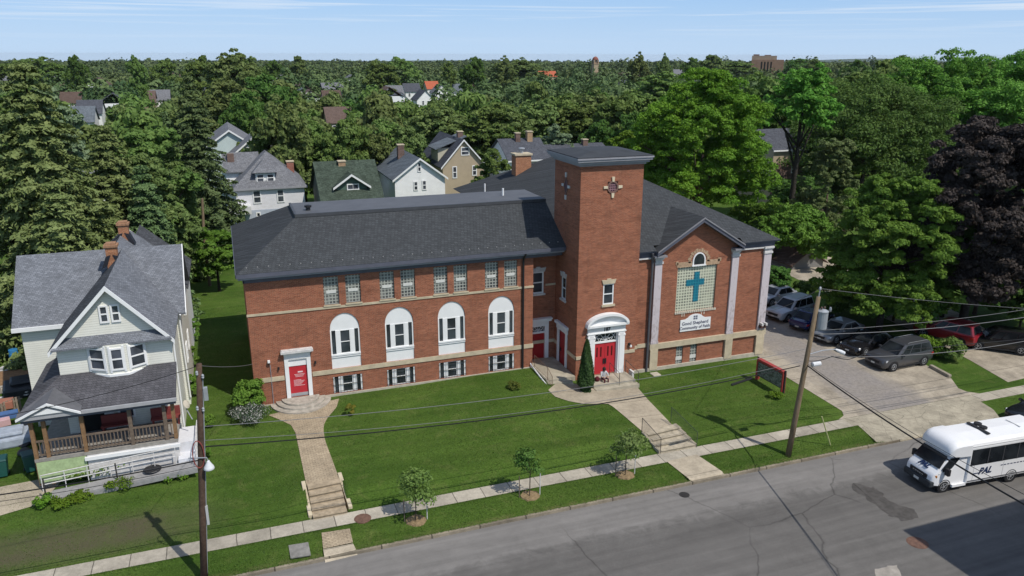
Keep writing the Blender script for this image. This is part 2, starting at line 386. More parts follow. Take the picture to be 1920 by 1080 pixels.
def mk_asphalt():
    t=NT('asphalt',.92,.15); v=t.co(); s=t.n('SeparateXYZ',{0:t.n('TexCoord').outputs['Object']})
    a=t.noise(t.co((.12,1.2,1)),1.,6,.65,.4); b=t.noise(v,.9,6,.7,.6); d=t.noise(v,40,3,.8); e=t.noise(t.co((.05,2.4,1)),1.3,3,.5)
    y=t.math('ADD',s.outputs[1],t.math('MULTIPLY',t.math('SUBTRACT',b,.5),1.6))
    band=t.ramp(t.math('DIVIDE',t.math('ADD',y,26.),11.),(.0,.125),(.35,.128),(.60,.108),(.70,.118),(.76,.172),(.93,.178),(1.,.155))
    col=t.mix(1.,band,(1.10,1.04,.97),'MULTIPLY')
    for f,lo,hi in ((a,.86,1.12),(b,.88,1.10),(d,.75,1.25),(e,.90,1.09)): col=t.mix(1.,col,t.ramp(f,(.28,lo),(.72,hi)),'MULTIPLY')
    vo=t.n('TexVoronoi',{'Vector':t.mix(.5,v,t.n('TexNoise',{'Vector':v,'Scale':.5,'Detail':6.}).outputs[1]),'Scale':.22},feature='DISTANCE_TO_EDGE').outputs[0]
    col=t.mix(t.ramp(t.noise(v,.1,2),(.45,0.),(.55,.8)),col,t.mix(1.,col,t.ramp(vo,(0.,.42),(.0022,.62),(.005,1.)),'MULTIPLY'))
    t.col(col).bump(d,.25,.01); return t.m
M=dict(
 grass=mk_grass(),
 walk=mk_concrete('sidewalk_concrete',(.40,.36,.29),1.52,.28),
 path=mk_concrete('path_concrete',(.42,.36,.27),2.1,.3,1,.012),
 drive=mk_concrete('drive_concrete',(.42,.365,.285),3.2,.42,1,.010,.0,True),
 drivecrack=mk_concrete('cracked_apron',(.38,.34,.26),0,.38,0,.01,1.15),
 brickpath=None,
 asphalt=mk_asphalt(),
 kerb=mk_concrete('kerb_concrete',(.27,.23,.17),2.4,.45),
 soil=plain('soil',(.10,.07,.045),.95,.05,0,.4,4), mulch=plain('wood_mulch',(.27,.195,.11),.95,.05,0,.5,9),
)
def mk_pavers():
    t=NT('brick_pavers',.9,.1); v=t.co(); b=t.n('TexBrick',{'Vector':v,'Color1':(.38,.31,.215,1),'Color2':(.33,.265,.18,1),'Mortar':(.20,.155,.11,1),'Scale':1.,'Mortar Size':.012,'Brick Width':.28,'Row Height':.12})
    a=t.noise(v,1.2,6,.75); c=t.noise(v,9,4,.75)
    col=t.mix(1.,b.outputs[0],t.ramp(a,(.3,.72),(.7,1.25)),'MULTIPLY'); col=t.mix(1.,col,t.ramp(c,(.3,.78),(.7,1.25)),'MULTIPLY')
    t.col(col).bump(b.outputs[1],-.3,.01); return t.m
M['brickpath']=mk_pavers()
M['asphaltpatch']=plain('asphalt_patch',(.092,.086,.08),.92,.1,0,.35,3)
M['drivemid']=plain('worn_drive_asphalt',(.17,.155,.14),.92,.1,0,.45,.9)

# ---------------------------------------------------------------- ground, road, paths
_a,_b,_c,_d=G(576,911),G(636,897),G(1207,812),G(1263,800)
NOTCH=[(_a[0]-.12,_b[0]+.12,_a[1]-.02),(_c[0]-.02,_d[0]+.35,_c[1]-.02)]   # cuttings for the two garden stairs
def ground():
    far=[80,110,160,240,400,700,1200,2200,4500,9000]
    xs=sorted([-x for x in far]+[-45,-60]+list(np.arange(-32,66,.5))+[66,70]+far)
    ys=sorted([-x for x in far]+[-60,-45,-36,-30]+[KERB2-.02,KERB2,KERB-.02,KERB,-14.2,WALK1,WALK0]+[-28.2,-27.9]+list(np.arange(-12,-9.5,.2))+list(np.arange(-9.5,0,.4))+list(np.arange(0,40,2))+[45,60]+far)
    xs=sorted(set(xs)|{NOTCH[0][0]-.01,NOTCH[0][0]+.01,NOTCH[0][1]-.01,NOTCH[0][1]+.01,NOTCH[1][0]-.01,NOTCH[1][0]+.01,NOTCH[1][1]-.01,NOTCH[1][1]+.01})
    def gz(x,y):
        z=g(x,y)
        for a,b,c in NOTCH:
            if a<x<b and WALK0-.05<y<c: z=min(z,-1.75)
        return z
    V=[(x,y,gz(x,y)) for y in ys for x in xs]; n=len(xs)
    F=[(j*n+i,j*n+i+1,(j+1)*n+i+1,(j+1)*n+i) for j in range(len(ys)-1) for i in range(n-1)]
    me=bpy.data.meshes.new('ground'); me.from_pydata(V,[],F); me.materials.append(M['grass']); me.polygons.foreach_set('use_smooth',[True]*len(F)); me.update()
    o=bpy.data.objects.new('ground',me); COL.objects.link(o); struct(o)
ground()
def road():
    mb=MB(); xs=list(np.arange(-60,100,2.))+[140,200]; xs=[-200,-120]+xs
    for a,b in zip(xs,xs[1:]):
        za,zb=float(ip(a,ST))-.2,float(ip(b,ST))-.2
        mb.poly([(a,KERB2,za),(b,KERB2,zb),(b,KERB-.02,zb),(a,KERB-.02,za)])
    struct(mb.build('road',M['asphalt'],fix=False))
    for nm,y0,y1 in (('kerb',KERB-.03,KERB+.13),('kerb_far',KERB2-.13,KERB2+.03)):
        mb=MB()
        for a,b in zip(xs,xs[1:]):
            za,zb=float(ip(a,ST))-.055,float(ip(b,ST))-.055
            if nm=='kerb' and 35<(a+b)/2<45: za-=.10; zb-=.10
            mb.hexa([(a,y0,za-.3),(b,y0,zb-.3),(b,y1,zb-.3),(a,y1,za-.3),(a,y0,za),(b,y0,zb),(b,y1,zb),(a,y1,za)])
        struct(mb.build('kerb',M['kerb']))
    # ragged repair patches and worn spots in the asphalt
    def patch(px,dz,mat,name='road_patch',jag=.06):
        P=[G(u,v) for u,v in px]; pts=[]
        for a,b in zip(P,P[1:]+P[:1]):
            for t in np.linspace(0,1,7)[:-1]: pts.append((a[0]+(b[0]-a[0])*t+random.uniform(-jag,jag),a[1]+(b[1]-a[1])*t+random.uniform(-jag,jag)))
        mb=MB(); mb.poly([(x,y,g(x,y)+.04+dz) for x,y in pts]); bm=mb.build(name,mat); struct(bm)
    patch([(1600,905),(1640,915),(1655,930),(1700,960),(1690,975),(1660,965),(1625,935),(1600,918)],.006,M['asphaltpatch'],jag=.14)
    patch([(1670,945),(1712,955),(1722,972),(1690,978)],.009,M['asphaltpatch'])
    patch([(1640,1068),(1680,1060),(1700,1100),(1640,1110)],.005,plain('gutter_concrete',(.34,.31,.27),.9,.1,0,.3,2),'road_patch',.05)
road()
def manhole(u,v,r,label,dz=.055,mat=None):
    p=G(u,v); mb=MB(); z=p[2]+dz
    mb.lathe([(r*1.16,z-.05),(r*1.16,z),(r*1.02,z),(r*1.02,z-.006),(r,z-.006),(r,z+.002),(r*.1,z+.004)],(p[0],p[1],0),24)
    o=mb.build('manhole_cover',mat or plain('rusty_iron',(.16,.09,.065),.8,.3,0,.4,8)); tag(o,label,'manhole cover'); center(o)
    return o
manhole(1720,1019,.42,'rust brown round manhole cover in the road at the edge of the big shadow',.05)
manhole(1127,879+0,.0001,'x','x') if False else None
manhole(680,973,.36,'rust brown round manhole cover set in the pavement beside the brick steps',.035)
manhole(1283,929,.24,'small dark drain lid in the road near the kerb',.045,plain('black_iron',(.03,.028,.027),.8,.3,0,.3,8))

mb=MB(); drape(mb,[(-60,WALK0),(34.6,WALK0)],[(-60,WALK1),(34.6,WALK1)],.025,nx=190,ny=3); drape(mb,[(45.5,WALK0),(120,WALK0)],[(45.5,WALK1),(120,WALK1)],.025,nx=140,ny=3)
struct(mb.build('sidewalk',M['walk'],fix=False))
mb=MB(); drape(mb,[(34.6,WALK0),(45.5,WALK0)],[(34.6,WALK1),(45.5,WALK1)],.028,nx=22,ny=3); struct(mb.build('sidewalk',M['drivecrack'],fix=False))
# church front walks
mb=MB(); A=[G(*p) for p in [(503,779),(528,789),(546,798),(554,812),(575,912)]]; B=[G(*p) for p in [(636,748),(631,765),(614,784),(606,800),(609,825),(636,898)]]
drape(mb,A,B,.03); struct(mb.build('path',M['brickpath'],fix=False))
mb=MB(); A=[G(*p) for p in [(1028,732),(1040,744),(1062,752),(1095,758),(1143,758),(1165,776),(1207,812)]]; B=[G(*p) for p in [(1050,714),(1085,722),(1112,728),(1150,722),(1186,716),(1213,748),(1263,800)]]
drape(mb,A,B,.03); struct(mb.build('path',M['path'],fix=False))
mb=MB(); drape(mb,[G(603,1000),G(606,1030)],[G(656,992),G(662,1018)],.035,4,4); struct(mb.build('path',M['brickpath'],fix=False))
mb=MB(); drape(mb,[G(606,1031),G(611,1063)],[G(662,1020),G(673,1047)],.035,4,4); struct(mb.build('path',M['path'],fix=False))
mb=MB(); drape(mb,[G(1250,866),G(1299,910)],[G(1306,853),G(1363,895)],.035,6,4); struct(mb.build('path',M['path'],fix=False))
# driveway
mb=MB(); A=[(34.3,WALK0+.03),G(1587,776),G(1420,674),(36.3,-1.5),(36.3,10),(36.6,34)]; B=[(46.3,WALK0+.03),G(1800,733),G(1783,709),G(1742,688),(48.,8),(48,34)]
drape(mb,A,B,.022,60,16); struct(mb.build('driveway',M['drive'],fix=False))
mb=MB(); drape(mb,[(34.9,WALK1),G(1647,833)[:2],(36.2,KERB-.1)],[(45.2,WALK1),(45.0,-14.2),(44.2,KERB-.1)],.024,8,20); struct(mb.build('driveway_apron',M['drivecrack'],fix=False))
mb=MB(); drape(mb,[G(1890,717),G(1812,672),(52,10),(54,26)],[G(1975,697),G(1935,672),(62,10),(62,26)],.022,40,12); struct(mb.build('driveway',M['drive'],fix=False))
mb=MB(); drape(mb,[G(-60,985),G(76,945)],[G(-60,925),G(128,889)],.022,20,4); struct(mb.build('path',M['path'],fix=False))
mb=MB(); A=[G(1840,800),G(1868,788)]; B=[G(1905,800),G(1925,778)]; drape(mb,A,B,.022,4,4); struct(mb.build('driveway_apron',M['drive'],fix=False))
# far canopy floor and hills on the horizon
def hills():
    rs=np.random.RandomState(3); mb=MB(); n=200; az=np.linspace(R(-30),R(70),n); prof=np.zeros(n)
    for f in (5,11,23,47): prof+=np.sin(az*f*2+rs.rand()*9)/f**.8
    prof=(prof-prof.min())/(prof.max()-prof.min()); bump=np.clip(1-((az-R(44.6))/R(5.6))**2,0,1)**.6+.42*np.clip(1-((az-R(16))/R(9))**2,0,1)
    d=7600; rings=[[((d+dd)*math.sin(a),(d+dd)*math.cos(a),-110 if q<0 else -66+q*(56*b_+9*p)) for a,p,b_ in zip(az,prof,bump)] for dd,q in ((0,-1),(350,.75),(800,1.),(1500,-1))]
    mb.loft(rings,0,False,False)
    t=NT('far_wood',1.,.0); v=t.co(); t.col(t.mix(t.noise(v,.02,6,.7),(.035,.065,.045),(.06,.095,.06)))
    struct(mb.build('hills',t.m,smooth=True))
hills()
def grass_mats(): pass
# ---------------------------------------------------------------- church
M.update(brick=brick('red_brick',(.315,.100,.052),(.22,.065,.036),(.27,.18,.125)),
 stone=plain('cream_stone',(.52,.44,.31),.85,.2,0,.22,2.2), paleconc=plain('pale_plinth',(.45,.41,.33),.9,.15,0,.25,2),
 white=plain('white_paint',(.78,.78,.77),.5,.35,0,.06,1.5), offwhite=plain('weathered_white',(.62,.60,.58),.6,.3,0,.25,4),
 roof=shingle('charcoal_shingle',(.058,.062,.066),.16,.16,streak=.05), deck=plain('roof_membrane',(.105,.11,.122),.7,.25,0,.18,.7), lip=plain('roof_edge_metal',(.06,.063,.07),.6,.4,0,.2,2),
 frieze=plain('slate_grey_paint',(.10,.105,.135),.6,.35,0,.22,1.6), soffit=plain('grey_soffit',(.14,.14,.16),.7,.2),
 cornice=plain('lavender_grey_paint',(.30,.295,.32),.55,.35,0,.18,2),
 glass=glass('window_glass'), red=plain('red_door_paint',(.46,.025,.035),.5,.4,0,.08,2), redd=plain('deep_red_paint',(.33,.012,.015),.5,.4,0,.08,2),
 black=plain('black_metal',(.018,.018,.02),.5,.4), iron=plain('dark_iron_rail',(.05,.045,.042),.6,.4), rust=plain('rust_rail',(.16,.10,.07),.8,.2),
 chimney=brick('orange_brick',(.36,.14,.06),(.28,.10,.045),(.34,.25,.18)), flash=plain('galvanised',(.42,.43,.44),.45,.5,.3))
def mk_pilaster():
    t=NT('peeling_lavender_paint',.75,.2); v=t.co((3,3,1.2)); f=t.noise(v,2.2,6,.75,.4); s=t.n('SeparateXYZ',{0:t.n('TexCoord').outputs['Object']})
    low=t.ramp(t.math('DIVIDE',s.outputs[2],7.5),(.25,.12),(.6,0.))
    c=t.mix(t.ramp(t.math('ADD',f,low),(.56,0.),(.70,.75)),(.53,.475,.49),(.30,.25,.24)); t.col(c); return t.m
M['pil']=mk_pilaster()
def mk_block(name,c,bw,bh,dark,gap=.24):
    t=NT(name,.35,.4); v,s=wallvec(t)
    b=t.n('TexBrick',{'Vector':v,'Color1':(1,1,1,1),'Color2':(.75,.75,.75,1),'Mortar':(0,0,0,1),'Scale':1.,'Mortar Size':gap*bh,'Mortar Smooth':.25,'Brick Width':bw,'Row Height':bh},offset=0.,squash=1.)
    n=t.noise(v,1.5,4,.7); k=t.math('MULTIPLY',b.outputs[1],1.)
    c2=t.mix(t.ramp(n,(.35,.0),(.65,.55)),dark,c)
    t.col(t.mix(k,c2,c)).bump(b.outputs[1],.5,.03); return t.m
M['block']=mk_block('glass_block_grey',(.36,.37,.33),.205,.205,(.02,.024,.032),.17)
M['blockbig']=mk_block('glass_block_cream',(.56,.57,.44),.21,.21,(.05,.06,.055),.22)
M['blockteal']=mk_block('glass_block_teal',(.015,.20,.26),.21,.21,(.006,.10,.18),.16)

CH=thing('church_building','long red brick church with a square flat topped tower, charcoal roofs and white arched windows','church',(18,6,-.3))
def part(name,mb,mat,parent=CH,**k): return mb.build(name,mat,parent,**k)
FR=Wall((0,0),(1,0),(0,-1))
BAY=[5.66,9.12,12.60,16.07]
# main walls
mb=MB(); holes=[]
for c in BAY:
    holes.append((c-.92,c+.92,1.56,5.22,4.18)); holes.append((c-.92,c+.92,-.12,1.02))
    for dx in (-.67,.67): holes.append((c+dx-.46,c+dx+.46,5.80,7.62))
holes.append((1.92,3.38,.02,2.96))
FR.wall(mb,0,18.35,-.8,7.75,holes,.16)
Wall((0,14),(0,-1),(-1,0)).wall(mb,0,14,-.8,7.75)
mb.poly([(18.35,0,-.8),(18.35,1.2,-.8),(18.35,1.2,7.75),(18.35,0,7.75)])
RC=Wall((0,1.2),(1,0),(0,-1)); RC.wall(mb,18.35,20.5,-.8,7.9,[(18.72,19.75,-.12,2.72),(18.73,19.62,4.72,6.3)],.12)
Wall((36,14),(-1,0),(0,1)).wall(mb,0,36,-1,7.75)
part('wall',mb,M['brick'],fix=False)
mb=MB(); FR.box(mb,3.6,18.4,-.6,-.14,0,.09); part('plinth',mb,M['paleconc']); mb=MB(); FR.box(mb,-.09,1.2,-.8,-.22,0,.06); part('plinth',mb,M['paleconc'])
mb=MB(); FR.box(mb,-.05,1.80,1.27,1.56,0,.05); part('string_course',mb,M['stone']); mb=MB(); FR.box(mb,3.50,18.38,1.27,1.56,0,.05); part('string_course',mb,M['stone'])
mb=MB(); FR.box(mb,-.05,18.38,5.60,5.74,0,.05)
for c in BAY:
    for dx in (-.67,.67): FR.box(mb,c+dx-.52,c+dx+.52,5.745,5.83,0,.09)
part('string_course',mb,M['stone'])
# eaves: frieze boards, soffit and gutter of the long wing
mb=MB(); FR.box(mb,-.06,20.4,7.70,8.0,0,.09); mb.box(-.09,0,-.09,13.9,7.70,8.0); part('frieze',mb,M['frieze'])
mb=MB(); mb.box(-.34,20.4,-.46,0,8.0,8.12); FR.box(mb,-.2,20.4,7.98,8.01,.08,.2); mb.box(-.34,0,0,13.9,8.0,8.12); part('soffit',mb,M['cornice'])
mb=MB(); mb.box(-.42,20.45,-.58,-.44,8.13,8.36); mb.box(-.46,-.32,-.44,13.9,8.13,8.36); part('gutter',mb,M['frieze'])
# long wing roof
ez=8.37; E0,E1=(-.42,-.54,ez),(-.42,13.9,ez); D0,D1=(3.6,3.35,10.9),(3.57,7.3,10.9)
mb=MB(); mb.poly([E0,(20.5,-.54,ez),(20.5,3.35,10.9),D0]); mb.poly([E1,E0,D0,D1]); mb.poly([(20.5,13.9,ez),E1,D1,(20.5,7.3,10.9)]); part('roof',mb,M['roof'],fix=False)
mb=MB(); mb.box(3.5,20.5,3.28,7.36,10.86,10.98); part('roof_deck',mb,M['deck'])
mb=MB(); mb.box(3.42,20.5,3.14,3.32,10.80,11.0); mb.box(3.40,3.54,3.32,7.4,10.80,11.0); part('roof_edge',mb,M['lip'])
mb=MB()
for x in np.arange(.2,20.3,.62):
    mb.box(x-.025,x+.025,-.18,-.14,ez+.26,ez+.32); 
part('snow_guard',mb,plain('snow_guard_metal',(.30,.30,.29),.5,.4))
def pipe(u,v,y,h,r,mat,name,par=CH,cap=True):
    p=K.ony(u,v,y); mb=MB(); mb.tube([(p[0],y,p[2]-.3),(p[0],y,p[2]+h)],r,10)
    if cap: mb.lathe([(r*1.5,h*.72),(r*1.5,h*1.02),(r*.5,h*1.1)],(p[0],y,p[2]),10)
    part(name,mb,mat,par)
pipe(578,397,4.4,.42,.15,M['black'],'roof_vent'); pipe(943,364,5.4,.42,.07,M['white'],'roof_vent',cap=False)
pipe(458,450,9.,.45,.08,M['offwhite'],'roof_vent',cap=False)

def sash(W,u0,u1,z0,z1,d,parent=CH,fmat=None,gmat=None,fw=.07,rail=True,mull=(),name='window',sill=None,cols=0):
    """glass with a frame (and sill) as its children"""
    fmat=fmat or M['white']; gmat=gmat or M['glass']
    mb=MB(); W.quad(mb,u0+.01,u1-.01,z0+.01,z1-.01,d); gl=part(name,mb,gmat,parent,fix=False)
    mb=MB(); W.box(mb,u0,u0+fw,z0,z1,d-.02,d+.05); W.box(mb,u1-fw,u1,z0,z1,d-.02,d+.05); W.box(mb,u0+fw,u1-fw,z0,z0+fw,d-.02,d+.05); W.box(mb,u0+fw,u1-fw,z1-fw,z1,d-.02,d+.05)
    if rail: W.box(mb,u0+fw,u1-fw,(z0+z1)/2-fw*.4,(z0+z1)/2+fw*.4,d-.02,d+.045)
    for a,b in mull: W.box(mb,a,b,z0+fw,z1-fw,d-.02,d+.06)
    for k in range(1,cols):
        c=u0+(u1-u0)*k/cols; W.box(mb,c-.015,c+.015,z0+fw,z1-fw,d-.01,d+.03)
    part('frame',mb,fmat,gl)
    if sill: 
        mb=MB(); W.box(mb,u0-.1,u1+.1,z0-sill[0],z0,d-.05,sill[1]); part('sill',mb,sill[2],gl)
    return gl
for c in BAY:
    # arched bay: white infill with a triple window
    a,b=c-.92,c+.92
    arc=[(c+.90*math.cos(t),4.18+1.02*math.sin(t)) for t in np.linspace(0,math.pi,19)]
    mb=MB(); FR.outline(mb,[(a,4.10),(b,4.10)]+arc[1:-1][:0]+[(b-.02,4.18)]+arc[1:-1]+[(a+.02,4.18)],-.13,-.06); part('infill_panel',mb,M['white']); mb=MB(); FR.box(mb,a,b,1.56,2.42,-.13,-.06); part('apron_panel',mb,M['white'])
    mb=MB(); FR.box(mb,a,b,2.42,2.52,-.13,.03); FR.box(mb,a,b,2.30,2.36,-.06,.0); part('window_sill',mb,M['white'])
    z0,z1=2.52,4.10
    for p0,p1,dd in ((a,a+.09,-.04),(b-.09,b,-.04),(c-.59,c-.33,-.03),(c+.33,c+.59,-.03)): mb=MB(); FR.box(mb,p0,p1,z0,z1,-.13,dd); part('window_post',mb,M['white'])
    sash(FR,c-.33,c+.33,z0,z1,-.09,fw=.05)
    for s in (-1,1):
        mb=MB(); u=c+s*.71; FR.quad(mb,u-.12,u+.12,z0,z1,-.10); part('side_light',mb,M['glass'],fix=False)
    # basement window with a barred guard
    z0,z1=-.12,1.02
    for p0,p1 in ((a,a+.10),(b-.10,b),(c-.58,c-.34),(c+.34,c+.58)): mb=MB(); FR.box(mb,p0,p1,z0,z1,-.14,-.03); part('window_post',mb,M['white'])
    sash(FR,c-.34,c+.34,z0,z1,-.10,fw=.05,name='basement_window')
    for s in (-1,1):
        mb=MB(); u=c+s*.70; FR.quad(mb,u-.12,u+.12,z0,z1,-.11); part('side_light',mb,M['glass'],fix=False)
    mb=MB()
    for z in (.02,.46,.92): FR.box(mb,a-.03,b+.03,z-.012,z+.012,.03,.05)
    for u in np.arange(a+.06,b,.20): FR.box(mb,u-.008,u+.008,-.10,1.0,.035,.05)
    part('window_guard',mb,M['black'])
    # pair of glass-block windows under the eaves
    for dx in (-.67,.67):
        u0,u1=c+dx-.46,c+dx+.46
        mb=MB(); FR.quad(mb,u0,u1,5.83,7.62,-.10); bw=part('glass_block_window',mb,M['block'],fix=False)
        mb=MB(); FR.box(mb,c+dx-.30,c+dx+.30,6.55,6.74,-.11,-.06); part('vent_panel',mb,plain('pale_vent',(.62,.62,.58),.5,.3),bw)
# left entrance
mb=MB(); 
for a,b in ((1.86,2.10),(3.20,3.44)): FR.box(mb,a,b,.02,2.96,-.12,.07)
FR.box(mb,2.10,3.20,2.55,2.96,-.12,.07); FR.box(mb,2.10,3.20,2.10,2.55,-.12,-.02); FR.box(mb,2.2,3.1,2.62,2.66,.07,.09); FR.box(mb,1.80,3.50,2.96,3.06,-.1,.16)
part('door_surround',mb,M['white'])
mb=MB(); FR.box(mb,1.68,3.62,3.06,3.20,-.05,.34); FR.box(mb,1.72,3.58,3.20,3.26,-.05,.28); part('door_hood',mb,M['offwhite'])
mb=MB(); FR.box(mb,2.10,3.20,.04,2.10,-.13,-.06); d=part('door',mb,M['red'])
mb=MB(); FR.box(mb,2.12,3.18,.05,.26,-.06,-.045); part('kick_plate',mb,M['flash'],d)
mb=MB(); FR.box(mb,2.62,2.92,1.62,1.70,-.06,-.04)
for k,z in enumerate((1.50,1.42,1.34)): FR.box(mb,2.40+.03*k,3.04-.05*k,z,z+.02,-.06,-.05)
for k in range(6): FR.box(mb,2.34,2.34+.45+.07*((k*3)%4),1.12-.075*k,1.14-.075*k,-.06,-.05)
part('door_lettering',mb,plain('pale_lettering',(.75,.6,.6),.6,.2),d)
for u,z in ((.96,2.55),(1.50,2.15),(3.72,2.25)):
    mb=MB(); FR.box(mb,u-.05,u+.05,z-.12,z+.02,0,.14); l=part('wall_lamp',mb,M['black'])
    if u<1: mb=MB(); FR.box(mb,u-.07,u+.07,z+.02,z+.16,.02,.2); part('lamp_head',mb,M['white'],l)
mb=MB(); mb.tube([FR.p(1.02,2.4,.04),FR.p(1.02,-.3,.04)],.02,6); part('conduit',mb,M['cornice'])
mb=MB(); mb.tube([(17.6,-.5,8.1),(17.6,-.12,7.6),(17.6,-.10,-.1)],.07,8); part('downspout',mb,M['black'])
# recess behind the tower
mb=MB(); RC.box(mb,18.4,20.5,1.02,1.25,0,.05); part('string_course',mb,M['stone'])
mb=MB(); RC.box(mb,19.75,20.5,5.25,5.38,0,.05); part('string_course',mb,M['stone']); mb=MB(); RC.box(mb,18.4,18.62,5.25,5.38,0,.05); part('string_course',mb,M['stone'])
mb=MB(); RC.box(mb,18.45,18.74,-.12,2.72,-.1,.1); RC.box(mb,19.73,20.02,-.12,2.72,-.1,.1); RC.box(mb,18.74,19.73,2.3,2.72,-.1,.1); RC.box(mb,18.74,19.73,1.78,1.9,-.1,.06); RC.box(mb,18.30,20.14,2.72,2.86,-.1,.32); RC.box(mb,18.24,20.2,2.86,2.94,-.1,.38)
part('door_surround',mb,M['white'])
mb=MB(); RC.box(mb,18.74,19.73,-.1,1.78,-.1,-.05); part('door',mb,M['redd'])
mb=MB(); RC.quad(mb,18.74,19.73,1.9,2.3,-.06); tl=part('transom',mb,M['glass'],fix=False)
def tracery(W,u0,u1,z0,z1,d,parent):
    mb=MB(); uc=(u0+u1)/2; 
    for k in range(1,6):
        a=math.pi*k/6; mb.bar(W.p(uc,z0+.02,d),W.p(uc+(u1-u0)/2*math.cos(a)*.95,z0+(z1-z0)*math.sin(a)*.95,d),.025)
    for rr in (.45,.95):
        q=[W.p(uc+(u1-u0)/2*rr*math.cos(t),z0+(z1-z0)*rr*math.sin(t),d) for t in np.linspace(0,math.pi,9)]
        for a,b in zip(q,q[1:]): mb.bar(a,b,.025)
    for s in (-1,1): mb.bar(W.p(uc+s*(u1-u0)/2,z1-.03,d),W.p(uc+s*(u1-u0)*.28,z0+.05,d),.025)
    part('tracery',mb,M['white'],parent)
tracery(RC,18.74,19.73,1.9,2.3,-.04,tl)
def stone_head(W,u0,u1,z,mat=None,par=CH):
    mb=MB(); uc=(u0+u1)/2; W.outline(mb,[(u0-.04,z),(u1+.04,z),(u1+.14,z+.30),(uc+.18,z+.26),(uc+.14,z+.36),(uc-.14,z+.36),(uc-.18,z+.26),(u0-.14,z+.30)],0,.07); part('lintel',mb,mat or M['stone'],par)
sash(RC,18.73,19.62,4.72,6.3,-.08,fw=.1,sill=(.12,.1,M['offwhite'])); stone_head(RC,18.73,19.62,6.3,M['offwhite'])

# tower
TX0,TX1,TY0,TY1,TZ=20.5,24.95,-2.5,1.6,13.96
TF=Wall((0,TY0),(1,0),(0,-1)); TL=Wall((TX0,0),(0,-1),(-1,0))   # left face: u = -y
mb=MB(); TF.wall(mb,TX0,TX1,-1.,TZ,[(21.85,23.52,-.3,2.72),(22.36,23.14,4.68,6.12),(22.40,23.12,12.20,12.92)],.14)
TL.wall(mb,-TY1,-TY0,-1.,TZ,[(-.30,.82,-.2,2.3),(-.10,.62,4.62,6.2)],.14)
Wall((TX1,TY0),(0,1),(1,0)).wall(mb,0,4.1,-1,TZ); Wall((TX1,TY1),(-1,0),(0,1)).wall(mb,0,4.45,-1,TZ)
part('tower_wall',mb,M['brick'],fix=False)
mb=MB(); TL.box(mb,-1.2,-.56,.98,1.22,0,.05); part('string_course',mb,M['stone']); mb=MB(); TL.box(mb,1.06,2.55,.98,1.22,0,.05); TF.box(mb,TX0-.05,21.2,.98,1.22,0,.05); part('string_course',mb,M['stone']); mb=MB(); TF.box(mb,24.12,TX1,.98,1.22,0,.05); part('string_course',mb,M['stone'])
def ring(mb,x0,x1,y0,y1,z0,z1,o): mb.box(x0-o,x1+o,y0-o,y1+o,z0,z1)
mb=MB(); ring(mb,TX0,TX1,TY0,TY1,13.96,14.10,.10); ring(mb,TX0,TX1,TY0,TY1,14.10,14.26,.26); ring(mb,TX0,TX1,TY0,TY1,14.26,14.40,.40); ring(mb,TX0,TX1,TY0,TY1,14.40,14.50,.46); part('tower_cornice',mb,M['cornice'])
mb=MB(); ring(mb,TX0,TX1,TY0,TY1,14.50,14.56,.42)
c=((TX0+TX1)/2,(TY0+TY1)/2); o=.40; q=[(TX0-o,TY0-o,14.56),(TX1+o,TY0-o,14.56),(TX1+o,TY1+o,14.56),(TX0-o,TY1+o,14.56)]
q2=[(c[0]+(x-c[0])*.45,c[1]+(y-c[1])*.45,14.80) for x,y,z in q]
for k in range(4): mb.poly([q[k],q[(k+1)%4],q2[(k+1)%4],q2[k]])
mb.poly(q2); part('tower_roof',mb,plain('tower_roof_felt',(.05,.054,.06),.8,.2,0,.25,1.2))
